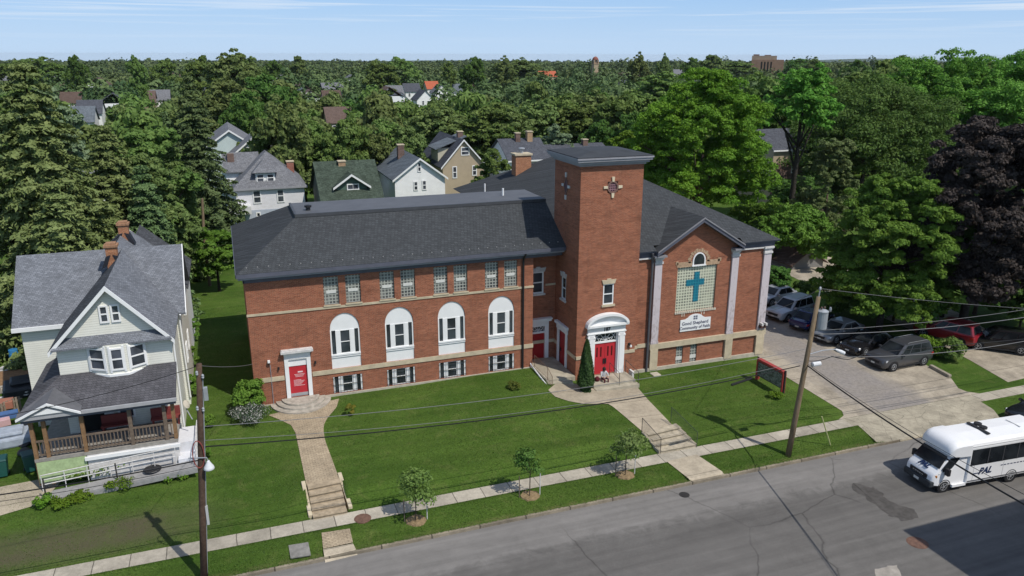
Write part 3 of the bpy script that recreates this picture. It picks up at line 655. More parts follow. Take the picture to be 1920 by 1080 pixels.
# round tower openings with four keystones
def oculus(W,u,z,diamond=False):
    mb=MB(); n=20; ro,ri=.40,.29
    P=[(u+ro*math.cos(t),z+ro*math.sin(t)) for t in np.linspace(0,2*math.pi,n,False)]; Q=[(u+ri*math.cos(t),z+ri*math.sin(t)) for t in np.linspace(0,2*math.pi,n,False)]
    if diamond:
        P=[(u+.36*math.cos(t)*(1 if True else 0),z+.62*math.sin(t)) for t in np.linspace(0,2*math.pi,4,False)]; Q=[(u+(a-u)*.72,z+(b-z)*.72) for a,b in P]; n=4
    for k in range(n):
        k2=(k+1)%n
        mb.poly([W.p(*P[k],.05),W.p(*P[k2],.05),W.p(*Q[k2],.05),W.p(*Q[k],.05)]); mb.poly([W.p(*P[k],0),W.p(*P[k2],0),W.p(*P[k2],.05),W.p(*P[k],.05)]); mb.poly([W.p(*Q[k],-.1),W.p(*Q[k2],-.1),W.p(*Q[k2],.05),W.p(*Q[k],.05)])
    rim=part('oculus_rim',mb,plain('oculus_brick',(.20,.12,.10),.85,.1,0,.3,8),fix=False)
    mb=MB(); mb.poly([W.p(*p,-.03 if not diamond else .02) for p in Q]); part('oculus_pane',mb,plain('mauve_louvre',(.12,.06,.075),.6,.3,0,.5,14),rim,fix=False)
    mb=MB()
    for a in (-.15,0,.15): 
        if not diamond: W.box(mb,u-.26,u+.26,z+a-.018,z+a+.018,-.02,.01); W.box(mb,u+a-.014,u+a+.014,z-.26,z+.26,-.02,.008)
    if not diamond: part('oculus_grille',mb,plain('rose_grille',(.35,.2,.22),.7,.2),rim)
    mb=MB(); kz=.40 if not diamond else .62; ku=.40 if not diamond else .36
    for du,dz in ((0,1),(0,-1),(1,0),(-1,0)):
        cu,cz=u+du*(ku+.12),z+dz*(kz+.12)
        mb=MB()
        if du: W.outline(mb,[(cu-.14,cz-.07-.03*(du>0)),(cu+.14,cz-.07-.03*(du<0)*0),(cu+.14,cz+.09),(cu-.14,cz+.09)],0,.08)
        else: W.outline(mb,[(cu-.07,cz-.16),(cu+.07,cz-.16),(cu+.10,cz+.14),(cu-.10,cz+.14)],0,.08)
        part('keystone',mb,plain('cream_keystone',(.66,.56,.40),.85,.2,0,.15,4) if not diamond else M['offwhite'],rim)
oculus(TF,22.76,12.56); oculus(TL,.30,12.42,True)
mb=MB(); TF.quad(mb,22.40,23.12,12.20,12.92,-.1); part('oculus_pane',mb,M['black'],fix=False)
sash(TF,22.36,23.14,4.68,6.12,-.06,fw=.08,sill=(.14,.1,M['stone'])); stone_head(TF,22.36,23.14,6.12)
sash(TL,-.10,.62,4.62,6.2,-.06,fw=.08,sill=(.14,.1,M['offwhite'])); stone_head(TL,-.10,.62,6.2,M['offwhite'])
# side door of the tower
mb=MB(); TL.box(mb,-.56,-.30,-.2,2.3,-.1,.08); TL.box(mb,.82,1.06,-.2,2.3,-.1,.08); TL.box(mb,-.64,1.14,2.3,2.66,-.1,.10); TL.box(mb,-.72,1.22,2.66,2.84,-.1,.22); part('door_surround',mb,M['white'])
mb=MB(); TL.box(mb,-.30,.82,-.2,2.3,-.1,-.05); d=part('door',mb,M['redd']); mb=MB(); TL.box(mb,-.12,-.06,.7,.95,-.05,.02); part('handle',mb,M['black'],d)
# main tower door
u0,u1=21.85,23.52; uc=(u0+u1)/2
mb=MB()
for a,b in ((21.30,21.80),(23.57,24.07)):
    TF.box(mb,a,b,-.34,2.72,-.1,.16); TF.box(mb,a+.10,b-.10,-.1,2.5,.16,.19); TF.box(mb,a-.03,b+.03,2.40,2.50,-.1,.20)
TF.box(mb,21.80,u0+.02,-.34,2.72,-.13,.05); TF.box(mb,u1-.02,23.57,-.34,2.72,-.13,.05)
TF.box(mb,u0,u1,1.95,2.06,-.13,0.); part('door_surround',mb,M['white'])
mb=MB(); TF.box(mb,21.28,24.09,2.72,3.22,-.1,.14); TF.box(mb,21.22,24.15,2.70,2.76,-.1,.19); part('entablature',mb,M['white'])
arc=lambda h,e,n=17:[(uc+(1.48+e)*math.cos(t),3.34+h*math.sin(t)) for t in np.linspace(0,math.pi,n)]
mb=MB(); TF.box(mb,21.12,24.25,3.22,3.36,-.1,.36); A,B=arc(.78,.08),arc(.62,-.10)
for k in range(16):
    a,b,c_,d_=A[k],A[k+1],B[k+1],B[k]; mb.hexa([TF.p(*d_,0),TF.p(*c_,0),TF.p(*b,0),TF.p(*a,0),TF.p(*d_,.40),TF.p(*c_,.40),TF.p(*b,.40),TF.p(*a,.40)])
TF.outline(mb,arc(.62,-.1),0,.14); part('arched_pediment',mb,M['white'])
dl=[]
for k in (0,1):
    a,b=(u0+.02,uc-.008) if k==0 else (uc+.008,u1-.02)
    mb=MB(); TF.box(mb,a,b,-.30,1.95,-.12,-.06); d=part('door',mb,M['red'])
    mb=MB()
    for q in (.28,.64): x=a+(b-a)*q; TF.box(mb,x-.055,x+.055,.95,1.65,-.07,-.052)
    part('door_light',mb,plain('dark_red_glass',(.08,.012,.015),.2,.5),d)
    mb=MB(); x=b-.07 if k==0 else a+.07; TF.box(mb,x-.045,x+.045,.42,.80,-.06,-.01); part('handle',mb,M['black'],d)
mb=MB(); TF.quad(mb,u0,u1,2.06,2.72,-.10); tl=part('transom',mb,M['glass'],fix=False); tracery(TF,u0+.02,u1-.02,2.07,2.70,-.08,tl)
rot=Matrix.Translation(Vector((uc,TY0-.15,2.97))-Vector(origin(CH)))@Matrix.Rotation(R(90),4,'X')
text_mesh('187',.34,M['black'],'house_number',CH,rot,.012,bold=.01)
mb=MB(); TF.box(mb,24.42,24.54,1.55,1.72,0,.16); l=part('wall_lamp',mb,M['black']); mb=MB(); TF.box(mb,24.50,24.62,1.45,1.58,.06,.2); part('lamp_head',mb,M['white'],l)

# hall with gabled front
HF=Wall((0,-2.1),(1,0),(0,-1))
mb=MB(); HF.wall(mb,24.95,36.0,-1.,7.6,[(28.25,31.45,3.35,6.62),(28.55,29.12,-.72,.98),(29.72,30.28,-.72,.98)],.16)
Wall((36,-2.1),(0,1),(1,0)).wall(mb,0,28,-1,7.6)
P=[(26.55,7.6),(33.0,7.6),(33.0,7.95),(29.72,9.93),(26.55,7.95)]
HF.outline(mb,[(26.55,7.6),(33.0,7.6),(33.0,7.9),(29.72,9.86),(26.55,7.9)],-.3,.004)
part('hall_wall',mb,M['brick'],fix=False)
mb=MB(); HF.box(mb,24.95,25.35,1.0,1.25,0,.05); part('string_course',mb,M['stone']); mb=MB(); HF.box(mb,25.35,26.30,1.06,1.34,0,.06); part('string_course',mb,M['stone']); mb=MB()
HF.box(mb,26.30,36.06,.84,1.24,0,.16); mb.box(36.0,36.14,-2.1,25,.84,1.24); part('string_course',mb,M['stone'])
mb=MB(); HF.box(mb,24.95,36.1,-1.,-.56,0,.14); mb.box(36.0,36.1,-2.1,25,-1.,-.56); part('plinth',mb,M['paleconc'])
PIL=[(26.38,26.93),(32.60,33.15),(35.30,35.92)]
for a,b in PIL:
    mb=MB(); HF.box(mb,a,b,1.24,7.05,0,.13); HF.box(mb,a-.03,b+.03,1.24,1.40,0,.16); pl=part('pilaster',mb,M['pil'])
    mb=MB(); HF.box(mb,a-.05,b+.05,7.05,7.20,0,.19); HF.box(mb,a,b,7.20,7.34,0,.14); HF.box(mb,a-.05,b+.05,7.34,7.44,0,.2); HF.box(mb,a-.09,b+.09,7.44,7.58,0,.26); part('capital',mb,M['offwhite'],pl)
    mb=MB(); HF.box(mb,a-.03,b+.04,-.7,.84,0,.17); part('pedestal',mb,M['stone'],pl)
mb=MB(); HF.box(mb,24.95,26.35,7.56,8.02,0,.12); part('frieze',mb,M['frieze']); mb=MB(); HF.box(mb,33.2,36.1,7.56,8.02,0,.12); mb.box(36.0,36.12,-2.1,26,7.56,8.02); part('frieze',mb,M['frieze'])
mb=MB(); HF.box(mb,24.95,26.30,7.46,7.56,0,.16); part('frieze_moulding',mb,M['offwhite']); mb=MB(); HF.box(mb,33.2,35.2,7.46,7.56,0,.16); part('frieze_moulding',mb,M['offwhite'])
# roofs: hipped hall and the cross gable over the front
hz=8.06; XL,XR,YF,YB=20.3,36.4,-2.55,26.4; xm=(XL+XR)/2; s=.5; rz=hz+s*(xm-XL); F0,F1=YF+(xm-XL),YB-(xm-XL)
mb=MB(); 
X0=24.97; zq=hz+s*(-2.02-YF); mb.poly([(X0,YF,hz),(26.25,YF,hz),(26.25,-2.02,zq),(33.2,-2.02,zq),(33.2,YF,hz),(XR,YF,hz),(xm,F0,rz),(X0,YF+X0-XL,hz+s*(X0-XL))]); mb.poly([(XR,YF,hz),(XR,YB,hz),(xm,F1,rz),(xm,F0,rz)]); mb.poly([(XR,YB,hz),(XL,YB,hz),(xm,F1,rz)]); mb.poly([(XL,YB,hz),(XL,1.92,hz),(XL+1.92-YF,1.92,hz+s*(1.92-YF)),(xm,F0,rz),(xm,F1,rz)])
part('roof',mb,M['roof'],fix=False)
for a,b in ((24.97,26.25),(33.2,XR-.08)):
    mb=MB(); mb.box(a,b,YF+.06,-2.05,hz-.10,hz-.01); part('soffit',mb,M['frieze'])
mb=MB(); mb.box(36.0,XR-.08,-2.04,YB-.1,hz-.10,hz-.01); part('soffit',mb,M['frieze'])
gx,gz=29.72,10.16; ea,eb=(26.25,8.03),(33.2,8.03); yb=YF+(gz-hz)/s+.4
mb=MB(); mb.poly([(ea[0],-2.72,ea[1]),(gx,-2.72,gz),(gx,yb,gz),(ea[0],-2.2,ea[1])]); mb.poly([(gx,-2.72,gz),(eb[0],-2.72,eb[1]),(eb[0],-2.2,eb[1]),(gx,yb,gz)]); part('gable_roof',mb,M['roof'],fix=False)
mb=MB()
for (x,z),s_ in ((ea,1),(eb,-1)):
    mb.hexa([(x,-2.70,z-.34),(gx,-2.70,gz-.34),(gx,-2.1,gz-.34),(x,-2.1,z-.34),(x,-2.70,z-.03),(gx,-2.70,gz-.03),(gx,-2.1,gz-.03),(x,-2.1,z-.03)])
part('raking_cornice',mb,M['frieze'])
mb=MB()
for (x,z) in (ea,eb): mb.hexa([(x,-2.76,z-.10),(gx,-2.76,gz-.10),(gx,-2.70,gz-.10),(x,-2.70,z-.10),(x,-2.76,z+.0),(gx,-2.76,gz+.0),(gx,-2.70,gz+.0),(x,-2.70,z+.0)])
HF.box(mb,26.1,27.05,7.58,7.70,.0,.52); HF.box(mb,32.5,33.3,7.58,7.70,0,.52); part('cornice_trim',mb,plain('rake_trim',(.24,.235,.25),.6,.3,0,.2,2))
# big glass block window with a teal cross
mb=MB(); HF.quad(mb,28.25,31.45,3.35,6.62,-.1); bw=part('glass_block_window',mb,M['blockbig'],fix=False)
mb=MB(); HF.box(mb,29.68,30.10,3.98,6.15,-.1,-.07); HF.box(mb,29.05,30.52,5.18,5.62,-.1,-.072); part('glass_cross',mb,M['blockteal'],bw)
mb=MB()
HF.box(mb,28.15,29.38,6.60,6.98,0,.03); HF.box(mb,30.42,31.60,6.60,6.98,0,.03); HF.box(mb,28.05,28.25,6.80,7.06,.0,.03); HF.box(mb,31.45,31.72,6.8,7.06,0,.03)
for k in range(13):
    a=math.pi*k/12; r0,r1=.66,.86+(.06 if k%2 else 0); uu,zz=29.9,6.95
    da=.11; mb.hexa([HF.p(uu+r0*math.cos(a-da),zz+r0*math.sin(a-da),0),HF.p(uu+r1*math.cos(a-da),zz+r1*math.sin(a-da),0),HF.p(uu+r1*math.cos(a+da),zz+r1*math.sin(a+da),0),HF.p(uu+r0*math.cos(a+da),zz+r0*math.sin(a+da),0)]+[HF.p(uu+r*math.cos(a+e),zz+r*math.sin(a+e),.03) for r,e in ((r0,-da),(r1,-da),(r1,da),(r0,da))])
part('stone_surround',mb,plain('mortar_patched_brick',(.46,.32,.21),.9,.1,0,.45,7),bw)
mb=MB(); 
for u in np.arange(28.22,31.5,.17): HF.box(mb,u,u+.12,3.22,3.36,-.05,.06)
for u in (28.8,28.98,30.4,30.62): HF.box(mb,u,u+.06,2.98,3.24,0,.012)
part('block_sill',mb,plain('pale_mortar',(.62,.57,.47),.9,.1,0,.25,9),bw)
arch=[(29.9+.52*math.cos(t),6.98+.60*math.sin(t)) for t in np.linspace(0,math.pi,15)]; ai=[(29.9+.42*math.cos(t),7.0+.49*math.sin(t)) for t in np.linspace(0,math.pi,15)]
mb=MB(); HF.outline(mb,[(29.48,6.72),(30.32,6.72)]+ai,.005,.02); aw=part('arched_window',mb,M['glass'])
mb=MB(); HF.box(mb,29.34,30.46,6.60,6.70,0,.09); HF.box(mb,29.38,29.48,6.70,7.0,0,.06); HF.box(mb,30.32,30.42,6.70,7.0,0,.06)
for k in range(14): mb.hexa([HF.p(*ai[k],0),HF.p(*arch[k],0),HF.p(*arch[k+1],0),HF.p(*ai[k+1],0),HF.p(*ai[k],.06),HF.p(*arch[k],.06),HF.p(*arch[k+1],.06),HF.p(*ai[k+1],.06)])
part('frame',mb,M['white'],aw)
for a,b in ((28.55,29.12),(29.72,30.28)):
    mb=MB(); HF.quad(mb,a,b,-.72,.98,-.08); bw=part('glass_block_window',mb,M['block'],fix=False)
    mb=MB(); HF.box(mb,a+.02,b-.02,-.32,-.05,-.1,-.05); part('vent_panel',mb,plain('pale_vent',(.62,.62,.58),.5,.3),bw)
mb=MB(); mb.tube([(26.0,-2.45,7.9),(26.12,-2.28,7.3),(26.12,-2.24,-.75)],.09,8); part('downspout',mb,plain('grey_downspout',(.09,.09,.10),.6,.3))
mb=MB(); HF.box(mb,35.45,35.58,1.62,1.8,.13,.45); HF.box(mb,35.80,35.93,1.62,1.8,.13,.45); l=part('flood_light',mb,M['offwhite']); mb=MB(); HF.box(mb,35.40,35.95,1.38,1.62,.02,.28); part('junction_box',mb,plain('brown_box',(.1,.05,.04),.7,.2),l)
p=K.ony(978,309,20.); mb=MB(); mb.box(p[0]-.75,p[0]+.75,19.5,20.6,9.,p[2]+.9); ck=part('chimney',mb,M['chimney'])
mb=MB(); mb.box(p[0]-.85,p[0]+.85,19.4,20.7,p[2]+.9,p[2]+1.06); part('chimney_cap',mb,M['stone'],ck); mb=MB(); mb.tube([(p[0],20,p[2]+1.06),(p[0],20,p[2]+1.4)],.14,8); mb.lathe([(.3,0),(.3,.07),(.1,.12)],(p[0],20,p[2]+1.45),10); part('flue',mb,M['flash'],ck)
pipe(909,355,18.5,.5,.07,M['white'],'roof_vent',cap=False)
# sign board
SG=thing('wall_sign','white shaped sign board on the gabled brick wall below the teal cross','sign',(29.9,-2.1,1.86))
mb=MB(); c=29.93; pts=[(28.72,1.86),(31.22,1.86),(31.22,2.72),(30.75,2.74)]+[(c+.62*math.cos(t)*1.,2.78+.30*math.sin(t)) for t in np.linspace(.25,math.pi-.25,9)]+[(29.1,2.74),(28.72,2.72)]
HF.outline(mb,pts,.01,.06); part('board',mb,M['white'],SG)
ink=plain('navy_ink',(.03,.04,.09),.6,.3)
def wtext(txt,u,z,size,par,mat,name,W=HF,d=.062,bold=.006,shear=0.):
    q=W.p(u,z,d); return text_mesh(txt,size,mat,name,par,Matrix.Translation(Vector(q)-Vector(origin(par)))@Matrix.Rotation(R(90),4,'X'),.006,bold=bold,shear=shear)
wtext('Good Shepherd',c,2.42,.34,SG,ink,'lettering'); wtext('Community of Faith',c,2.08,.31,SG,ink,'lettering')
mb=MB()
for dx,dz in ((-.09,.08),(.09,.08),(-.09,-.08),(.09,-.08)): HF.box(mb,c+dx-.07,c+dx+.07,2.82+dz-.06,2.82+dz+.06,.06,.07)
part('emblem',mb,plain('grey_ink',(.12,.13,.18),.6,.3),SG)
# ---------------------------------------------------------------- steps, rails and things on the church front
conc=M['path']
def steps_obj(name,label,mb,mat,group=None):
    o=mb.build(name,mat); tag(o,label,'steps',group); center(o); return o
mb=MB()
for k,(r,z) in enumerate(((1.85,-.19),(1.50,-.075),(1.15,.035))):
    pts=[(2.66+r*math.cos(t),-.07-r*1.02*math.sin(t)) for t in np.linspace(0,math.pi,25)]
    mb.prism(pts[::-1],-.6,z,'z')
o=steps_obj('round_steps','grey semicircular concrete steps fanning out below the left red door',mb,plain('worn_step_concrete',(.42,.38,.32),.9,.15,0,.4,3.))
# left brick steps between two cheek walls
def stair(tl,tr,bl,br,n,name,label,mat,ztop=None,zbot=None):
    """tl,tr,bl,br world (x,y,z) of the upper and lower edges"""
    mb=MB(); tl,tr,bl,br=[np.array(p,float) for p in (tl,tr,bl,br)]
    for k in range(n):
        f0,f1=k/n,(k+1)/n
        a,b,c,d=tl+(bl-tl)*f0,tr+(br-tr)*f0,tr+(br-tr)*f1,tl+(bl-tl)*f1
        zt=tl[2]+(bl[2]-tl[2])*(k+.0)/n; zb=min(bl[2],br[2])-.35
        mb.hexa([(*d[:2],zb),(*c[:2],zb),(*b[:2],zb),(*a[:2],zb),(*d[:2],zt),(*c[:2],zt),(*b[:2],zt),(*a[:2],zt)])
        e=np.array((0,-.045)); q=[d[:2]+e,c[:2]+e,b[:2]+e*.0+(0,-.02),a[:2]+e*.0+(0,-.02)]; mb.hexa([(*w,zt+.002) for w in q]+[(*w,zt+.045) for w in q])
    o=mb.build(name,mat); tag(o,label,'steps'); center(o); return o
a,b=G(576,911),G(636,897); c,d=(a[0]+.02,-12.15,-1.25),(b[0]+.02,-12.15,-1.25); a=(a[0],a[1]+.05,a[2])
stair((*a[:2],a[2]+.03),(*b[:2],a[2]+.03),(*c[:2],-1.25),(*d[:2],-1.25),5,'brick_steps','tan garden steps between low stone cheek walls on the left lawn bank',plain('tan_step',(.40,.32,.22),.9,.15,0,.4,3.))
for (p,q),w_ in (((G(573,909),G(586,967)),-.20),((G(634,894),G(653,952)),.20)):
    mb=MB(); z0,z1=p[2]+.14,q[2]+.12; x0,x1=p[0],q[0]; e=w_
    mb.hexa([(x0,p[1]+.2,p[2]-.6),(x1,q[1]-.1,q[2]-.4),(x1+e,q[1]-.1,q[2]-.4),(x0+e,p[1]+.2,p[2]-.6),(x0,p[1]+.2,z0),(x1,q[1]-.1,z1),(x1+e,q[1]-.1,z1),(x0+e,p[1]+.2,z0)])
    o=mb.build('cheek_wall',M['stone'],bevel=.02); tag(o,('left' if w_<0 else 'right')+' cream stone cheek wall of the tan brick garden steps','low wall'); center(o)
a,b=G(1207,812),G(1263,800); c,d=(a[0]+.2,-12.1,-1.26),(b[0]+.2,-12.1,-1.26); print('stairs',a,b,G(1230,840),G(1281,830))
stair((*a[:2],a[2]+.05),(*b[:2],a[2]+.05),(*c[:2],-1.26),(*d[:2],-1.26),4,'concrete_steps','worn concrete steps with crumbling edges leading up from the pavement to the tower door',plain('crumbling_concrete',(.45,.39,.29),.9,.15,0,.4,3.))
S2=(a,b,c,d)
for (p,q),side in (((a,c),-1),((b,d),1)):
    mb=MB(); n=4
    for k in range(n):
        f0,f1=k/n,(k+1)/n; x0,y0=p[0]+(q[0]-p[0])*f0,p[1]+(q[1]-p[1])*f0; x1,y1=p[0]+(q[0]-p[0])*f1,p[1]+(q[1]-p[1])*f1
        z=a[2]+.10+(-1.26-a[2])*k/n; e=.16*side
        mb.hexa([(x0,y0,z-.8),(x1,y1,z-.8),(x1+e,y1,z-.8),(x0+e,y0,z-.8),(x0,y0,z),(x1,y1,z-.05),(x1+e,y1,z-.05),(x0+e,y0,z)])
    o=mb.build('step_kerb',plain('crumbling_concrete',(.45,.39,.29))); tag(o,'stepped concrete edging on the '+('left' if side<0 else 'right')+' side of the worn concrete steps','step edging'); center(o)
def rail(name,label,pts,h,mat,bal=.12,mid=False,cat='handrail',r=.018):
    P=[np.array(p,float) for p in pts]; root=thing(name,label,cat,tuple(P[0]))
    mb=MB(); mb.tube([p+(0,0,h) for p in P],r,6); mb.build('top_rail',mat,root)
    if bal:
        mb=MB(); mb.tube([p+(0,0,.10) for p in P],r*.7,5); mb.build('bottom_rail',mat,root)
    for p in P: mb=MB(); mb.tube([p-(0,0,.25),p+(0,0,h)],r*1.1,6); mb.build('post',mat,root)
    if mid: mb=MB(); mb.tube([p+(0,0,h*.5) for p in P],r*.9,5); mb.build('mid_rail',mat,root)
    if bal:
        mb=MB()
        for p,q in zip(P,P[1:]):
            n=max(2,int(np.linalg.norm(q-p)/bal))
            for k in range(1,n): c=p+(q-p)*k/n; mb.tube([c+(0,0,.10),c+(0,0,h)],r*.42,4)
        mb.build('balusters',mat,root)
    return root
rail('handrail','dark iron handrail with thin bars on the left of the worn concrete steps',[(a[0]-.08,a[1]+.1,a[2]),(c[0]-.08,c[1],-1.25)],.95,M['iron'],.09)
rail('handrail','greenish iron handrail on the right of the worn concrete steps',[(b[0]+.1,b[1]+.5,b[2]+.1),(d[0]+.1,d[1]-.05,-1.25)],.95,plain('green_iron',(.055,.075,.05),.6,.3),.09)
# side landing in the recess
mb=MB(); z=-.14
mb.box(18.36,20.44,-2.62,1.18,-1.,z)
for k in range(1,3): mb.box(18.36,20.1,-2.62-.36*k,-2.62-.36*(k-1),-1.,z-.13*k)
steps_obj('entrance_landing','concrete landing with three steps in the shaded corner left of the tower',mb,plain('landing_concrete',(.40,.36,.28),.9,.15,0,.3,2.))
rail('handrail','dark rail along the open left edge of the corner landing',[(18.46,-.1,z),(18.46,-2.5,z),(18.46,-3.3,z-.3)],.85,M['rust'],.16)
mb=MB(); mb.tube([(18.22,.0,.1),(18.22,-.2,-.02),(18.24,-3.7,-.42)],.05,8); o=mb.build('drain_pipe',M['white']); tag(o,'white drain pipe lying on the grass along the corner landing','pipe'); center(o)
# platform at the tower door
mb=MB(); mb.box(21.15,24.25,-4.05,-2.52,-1.2,-.34); mb.box(21.15,24.35,-4.45,-4.05,-1.2,-.53)
steps_obj('door_platform','low concrete platform with one step before the red double door of the tower',mb,plain('landing_concrete',(.40,.36,.28)))
rail('handrail','short dark handrail on the platform near the seated person',[(22.95,-2.75,-.34),(22.95,-4.2,-.55)],.9,M['iron'],0,True)
rail('handrail','dark handrail at the right end of the tower door platform',[(24.2,-2.7,-.34),(24.3,-4.35,-.6)],.9,M['iron'],0,True)
mb=MB(); mb.box(24.45,24.62,-3.2,-2.7,-1.,-.15); o=mb.build('bollard',M['offwhite'],bevel=.03); tag(o,'small whitish block standing beside the tower door platform','block'); center(o)
# two stray things at the foot of the gable
p=G(1226,700); mb=MB(); mb.box(p[0]-.3,p[0]+.3,p[1]-.5,p[1]+.1,p[2]-.05,p[2]+.05); o=mb.build('splash_block',M['paleconc'],bevel=.02); tag(o,'pale concrete splash block under the grey downspout','splash block'); center(o)

# message board on the right lawn
p,q=np.array(G(1419,712)),np.array(G(1467,741)); d=(q-p)[:2]; Ls=np.linalg.norm(d); ang=math.atan2(d[1],d[0]); mid=(p+q)/2
MS=thing('message_sign','dark message board in a red frame standing on the lawn beside the driveway','sign',tuple(mid),ang)
bm_=MB(); bm_.box(-Ls/2+.08,Ls/2-.08,-.10,.10,.42,1.50); bm_.build('panel',plain('sign_cabinet',(.03,.03,.032),.5,.4),MS,local=True)
def mk_face():
    t=NT('message_face',.25,.5); v=t.co(); n=t.noise(t.co((2.2,1,3.5)),2.2,5,.75); t.col(t.mix(t.ramp(n,(.40,0.),(.70,1.)),(.05,.06,.055),(.30,.33,.31))); return t.m
mf=mk_face()
for s_ in (-1,1): fb=MB(); fb.box(-Ls/2+.12,Ls/2-.12,s_*.10-.012,s_*.10+.012,.48,1.44); fb.build('letter_panel',mf,MS,local=True)
rd=plain('sign_red',(.36,.05,.045),.5,.4,0,.15,3)
fb=MB(); fb.box(-Ls/2,Ls/2,-.15,.15,1.50,1.66); fb.build('top_rail',rd,MS,local=True)
for s_ in (-1,1): fb=MB(); x=s_*(Ls/2-.03); fb.box(x-.06,x+.06,-.14,.14,.10,1.50); fb.build('side_rail',rd,MS,local=True)
for s_ in (-1,1): fb=MB(); x=s_*(Ls/2+.05); fb.box(x-.05,x+.05,-.05,.05,-.3,1.72); fb.build('post',M['black'],MS,local=True)
# utility box lid and a service pad
P=[G(541,1024),G(578,1018),G(583,1042),G(545,1048)]; mb=MB(); mb.poly([(x,y,z+.05) for x,y,z in P]); mb.poly([(x,y,z+.0) for x,y,z in P]); 
for k in range(4): a_,b_=P[k],P[(k+1)%4]; mb.poly([(a_[0],a_[1],a_[2]),(b_[0],b_[1],b_[2]),(b_[0],b_[1],b_[2]+.05),(a_[0],a_[1],a_[2]+.05)])
o=mb.build('utility_cover',plain('cover_concrete',(.24,.23,.21),.9,.1,0,.35,4)); tag(o,'square grey concrete utility cover in the verge left of the brick slab','utility cover'); center(o)

# ---------------------------------------------------------------- the seated person
def person_seated(loc,rz):
    root=thing('person','person sitting on the step by the red double door in pale top and dark trousers','person',loc,rz)
    S=lambda d:(d[0],d[1],d[2])
    J={'pel':(0,0,.14),'spine':(0,-.02,.32),'chest':(0,.03,.52),'neck':(0,.07,.64),'head':(0,.12,.76),'top':(0,.11,.88)}
    E_=[('pel','spine'),('spine','chest'),('chest','neck'),('neck','head'),('head','top')]; rad={'pel':.15,'spine':.14,'chest':.15,'neck':.055,'head':.10,'top':.06}
    for s,n in ((-1,'l'),(1,'r')):
        J.update({n+'sh':(s*.19,.04,.58),n+'el':(s*.25,.22,.36),n+'wr':(s*.12,.40,.34),n+'hip':(s*.10,.04,.13),n+'kn':(s*.14,.44,.26),n+'an':(s*.13,.50,-.14),n+'to':(s*.14,.66,-.17)})
        rad.update({n+'sh':.07,n+'el':.048,n+'wr':.034,n+'hip':.095,n+'kn':.068,n+'an':.048,n+'to':.042})
        E_+=[('chest',n+'sh'),(n+'sh',n+'el'),(n+'el',n+'wr'),('pel',n+'hip'),(n+'hip',n+'kn'),(n+'kn',n+'an'),(n+'an',n+'to')]
        for k in range(5):
            f=n+'f%d'%k; base=J[n+'wr']; J[f]=(base[0]-s*(.028*k-.05),base[1]+.08-.012*abs(k-2)-(.04 if k==0 else 0),base[2]-.03); rad[f]=.010; E_.append((n+'wr',f))
    ks=list(J); me=bpy.data.meshes.new('body'); me.from_pydata([S(J[k]) for k in ks],[(ks.index(a),ks.index(b)) for a,b in E_],[])
    tmp=bpy.data.objects.new('body',me); COL.objects.link(tmp)
    md=tmp.modifiers.new('skin','SKIN'); sv=me.skin_vertices[0].data
    for i,k in enumerate(ks): sv[i].radius=(rad[k],rad[k]); sv[i].use_root=(k=='pel')
    sb=tmp.modifiers.new('sub','SUBSURF'); sb.levels=1; sb.render_levels=1
    bpy.context.view_layer.update()
    m2=bpy.data.meshes.new_from_object(tmp.evaluated_get(bpy.context.evaluated_depsgraph_get())); bpy.data.objects.remove(tmp)
    m2.name='body'; mats=[plain('skin',(.42,.24,.16),.6,.3,0,.05),plain('pale_shirt',(.46,.47,.48),.85,.1),plain('dark_red_trousers',(.09,.025,.03),.85,.1),plain('dark_shoes',(.03,.03,.03),.7,.2)]
    m2.materials.clear()
    for x in mats: m2.materials.append(x)
    for p in m2.polygons:
        c=p.center; p.use_smooth=True
        if c.z>.66: p.material_index=0
        elif c.y>.30 and c.z>.30 and abs(c.x)<.26: p.material_index=0
        elif c.z>.27 or (c.z>.22 and c.y<.15): p.material_index=1
        elif c.z<-.10: p.material_index=3
        else: p.material_index=2
    b=bpy.data.objects.new('body',m2); COL.objects.link(b); b.parent=root
    mb=MB(); 
    prof=[(.02,.955),(.07,.945),(.108,.89),(.118,.82),(.112,.76),(.10,.70)]
    mb.lathe(prof[::-1],(0,.085,0),12); mb.build('hair',plain('dark_hair',(.02,.016,.013),.7,.3),root,smooth=True,local=True)
    fm=MB(); 
    for s in (-1,1): fm.obox((s*.035,.215,.775),(.02,.012,.012))
    fm.build('eyes',plain('eye_dark',(.02,.02,.02)),root,local=True)
    fm=MB(); fm.hexa([(-.015,.20,.735),(.015,.20,.735),(.012,.245,.735),(-.012,.245,.735),(-.008,.205,.775),(.008,.205,.775),(.006,.215,.775),(-.006,.215,.775)]); fm.build('nose',mats[0],root,local=True)
    fm=MB(); fm.obox((0,.21,.70),(.045,.012,.012)); fm.build('mouth',plain('lips',(.3,.1,.09)),root,local=True)
    return root
p=K.onz(1131,712,-.34)
person_seated((p[0],p[1],-.34),R(180))
mb=MB(); q=(p[0]-.48,p[1]-.05,-.34); mb.lathe([(.13,0),(.17,.08),(.16,.22),(.07,.32)],q,10); o=mb.build('bag',plain('dark_red_cloth',(.10,.02,.025),.9,.1,0,.3,8),smooth=True); tag(o,'dark red bag set down left of the person on the step','bag'); center(o)
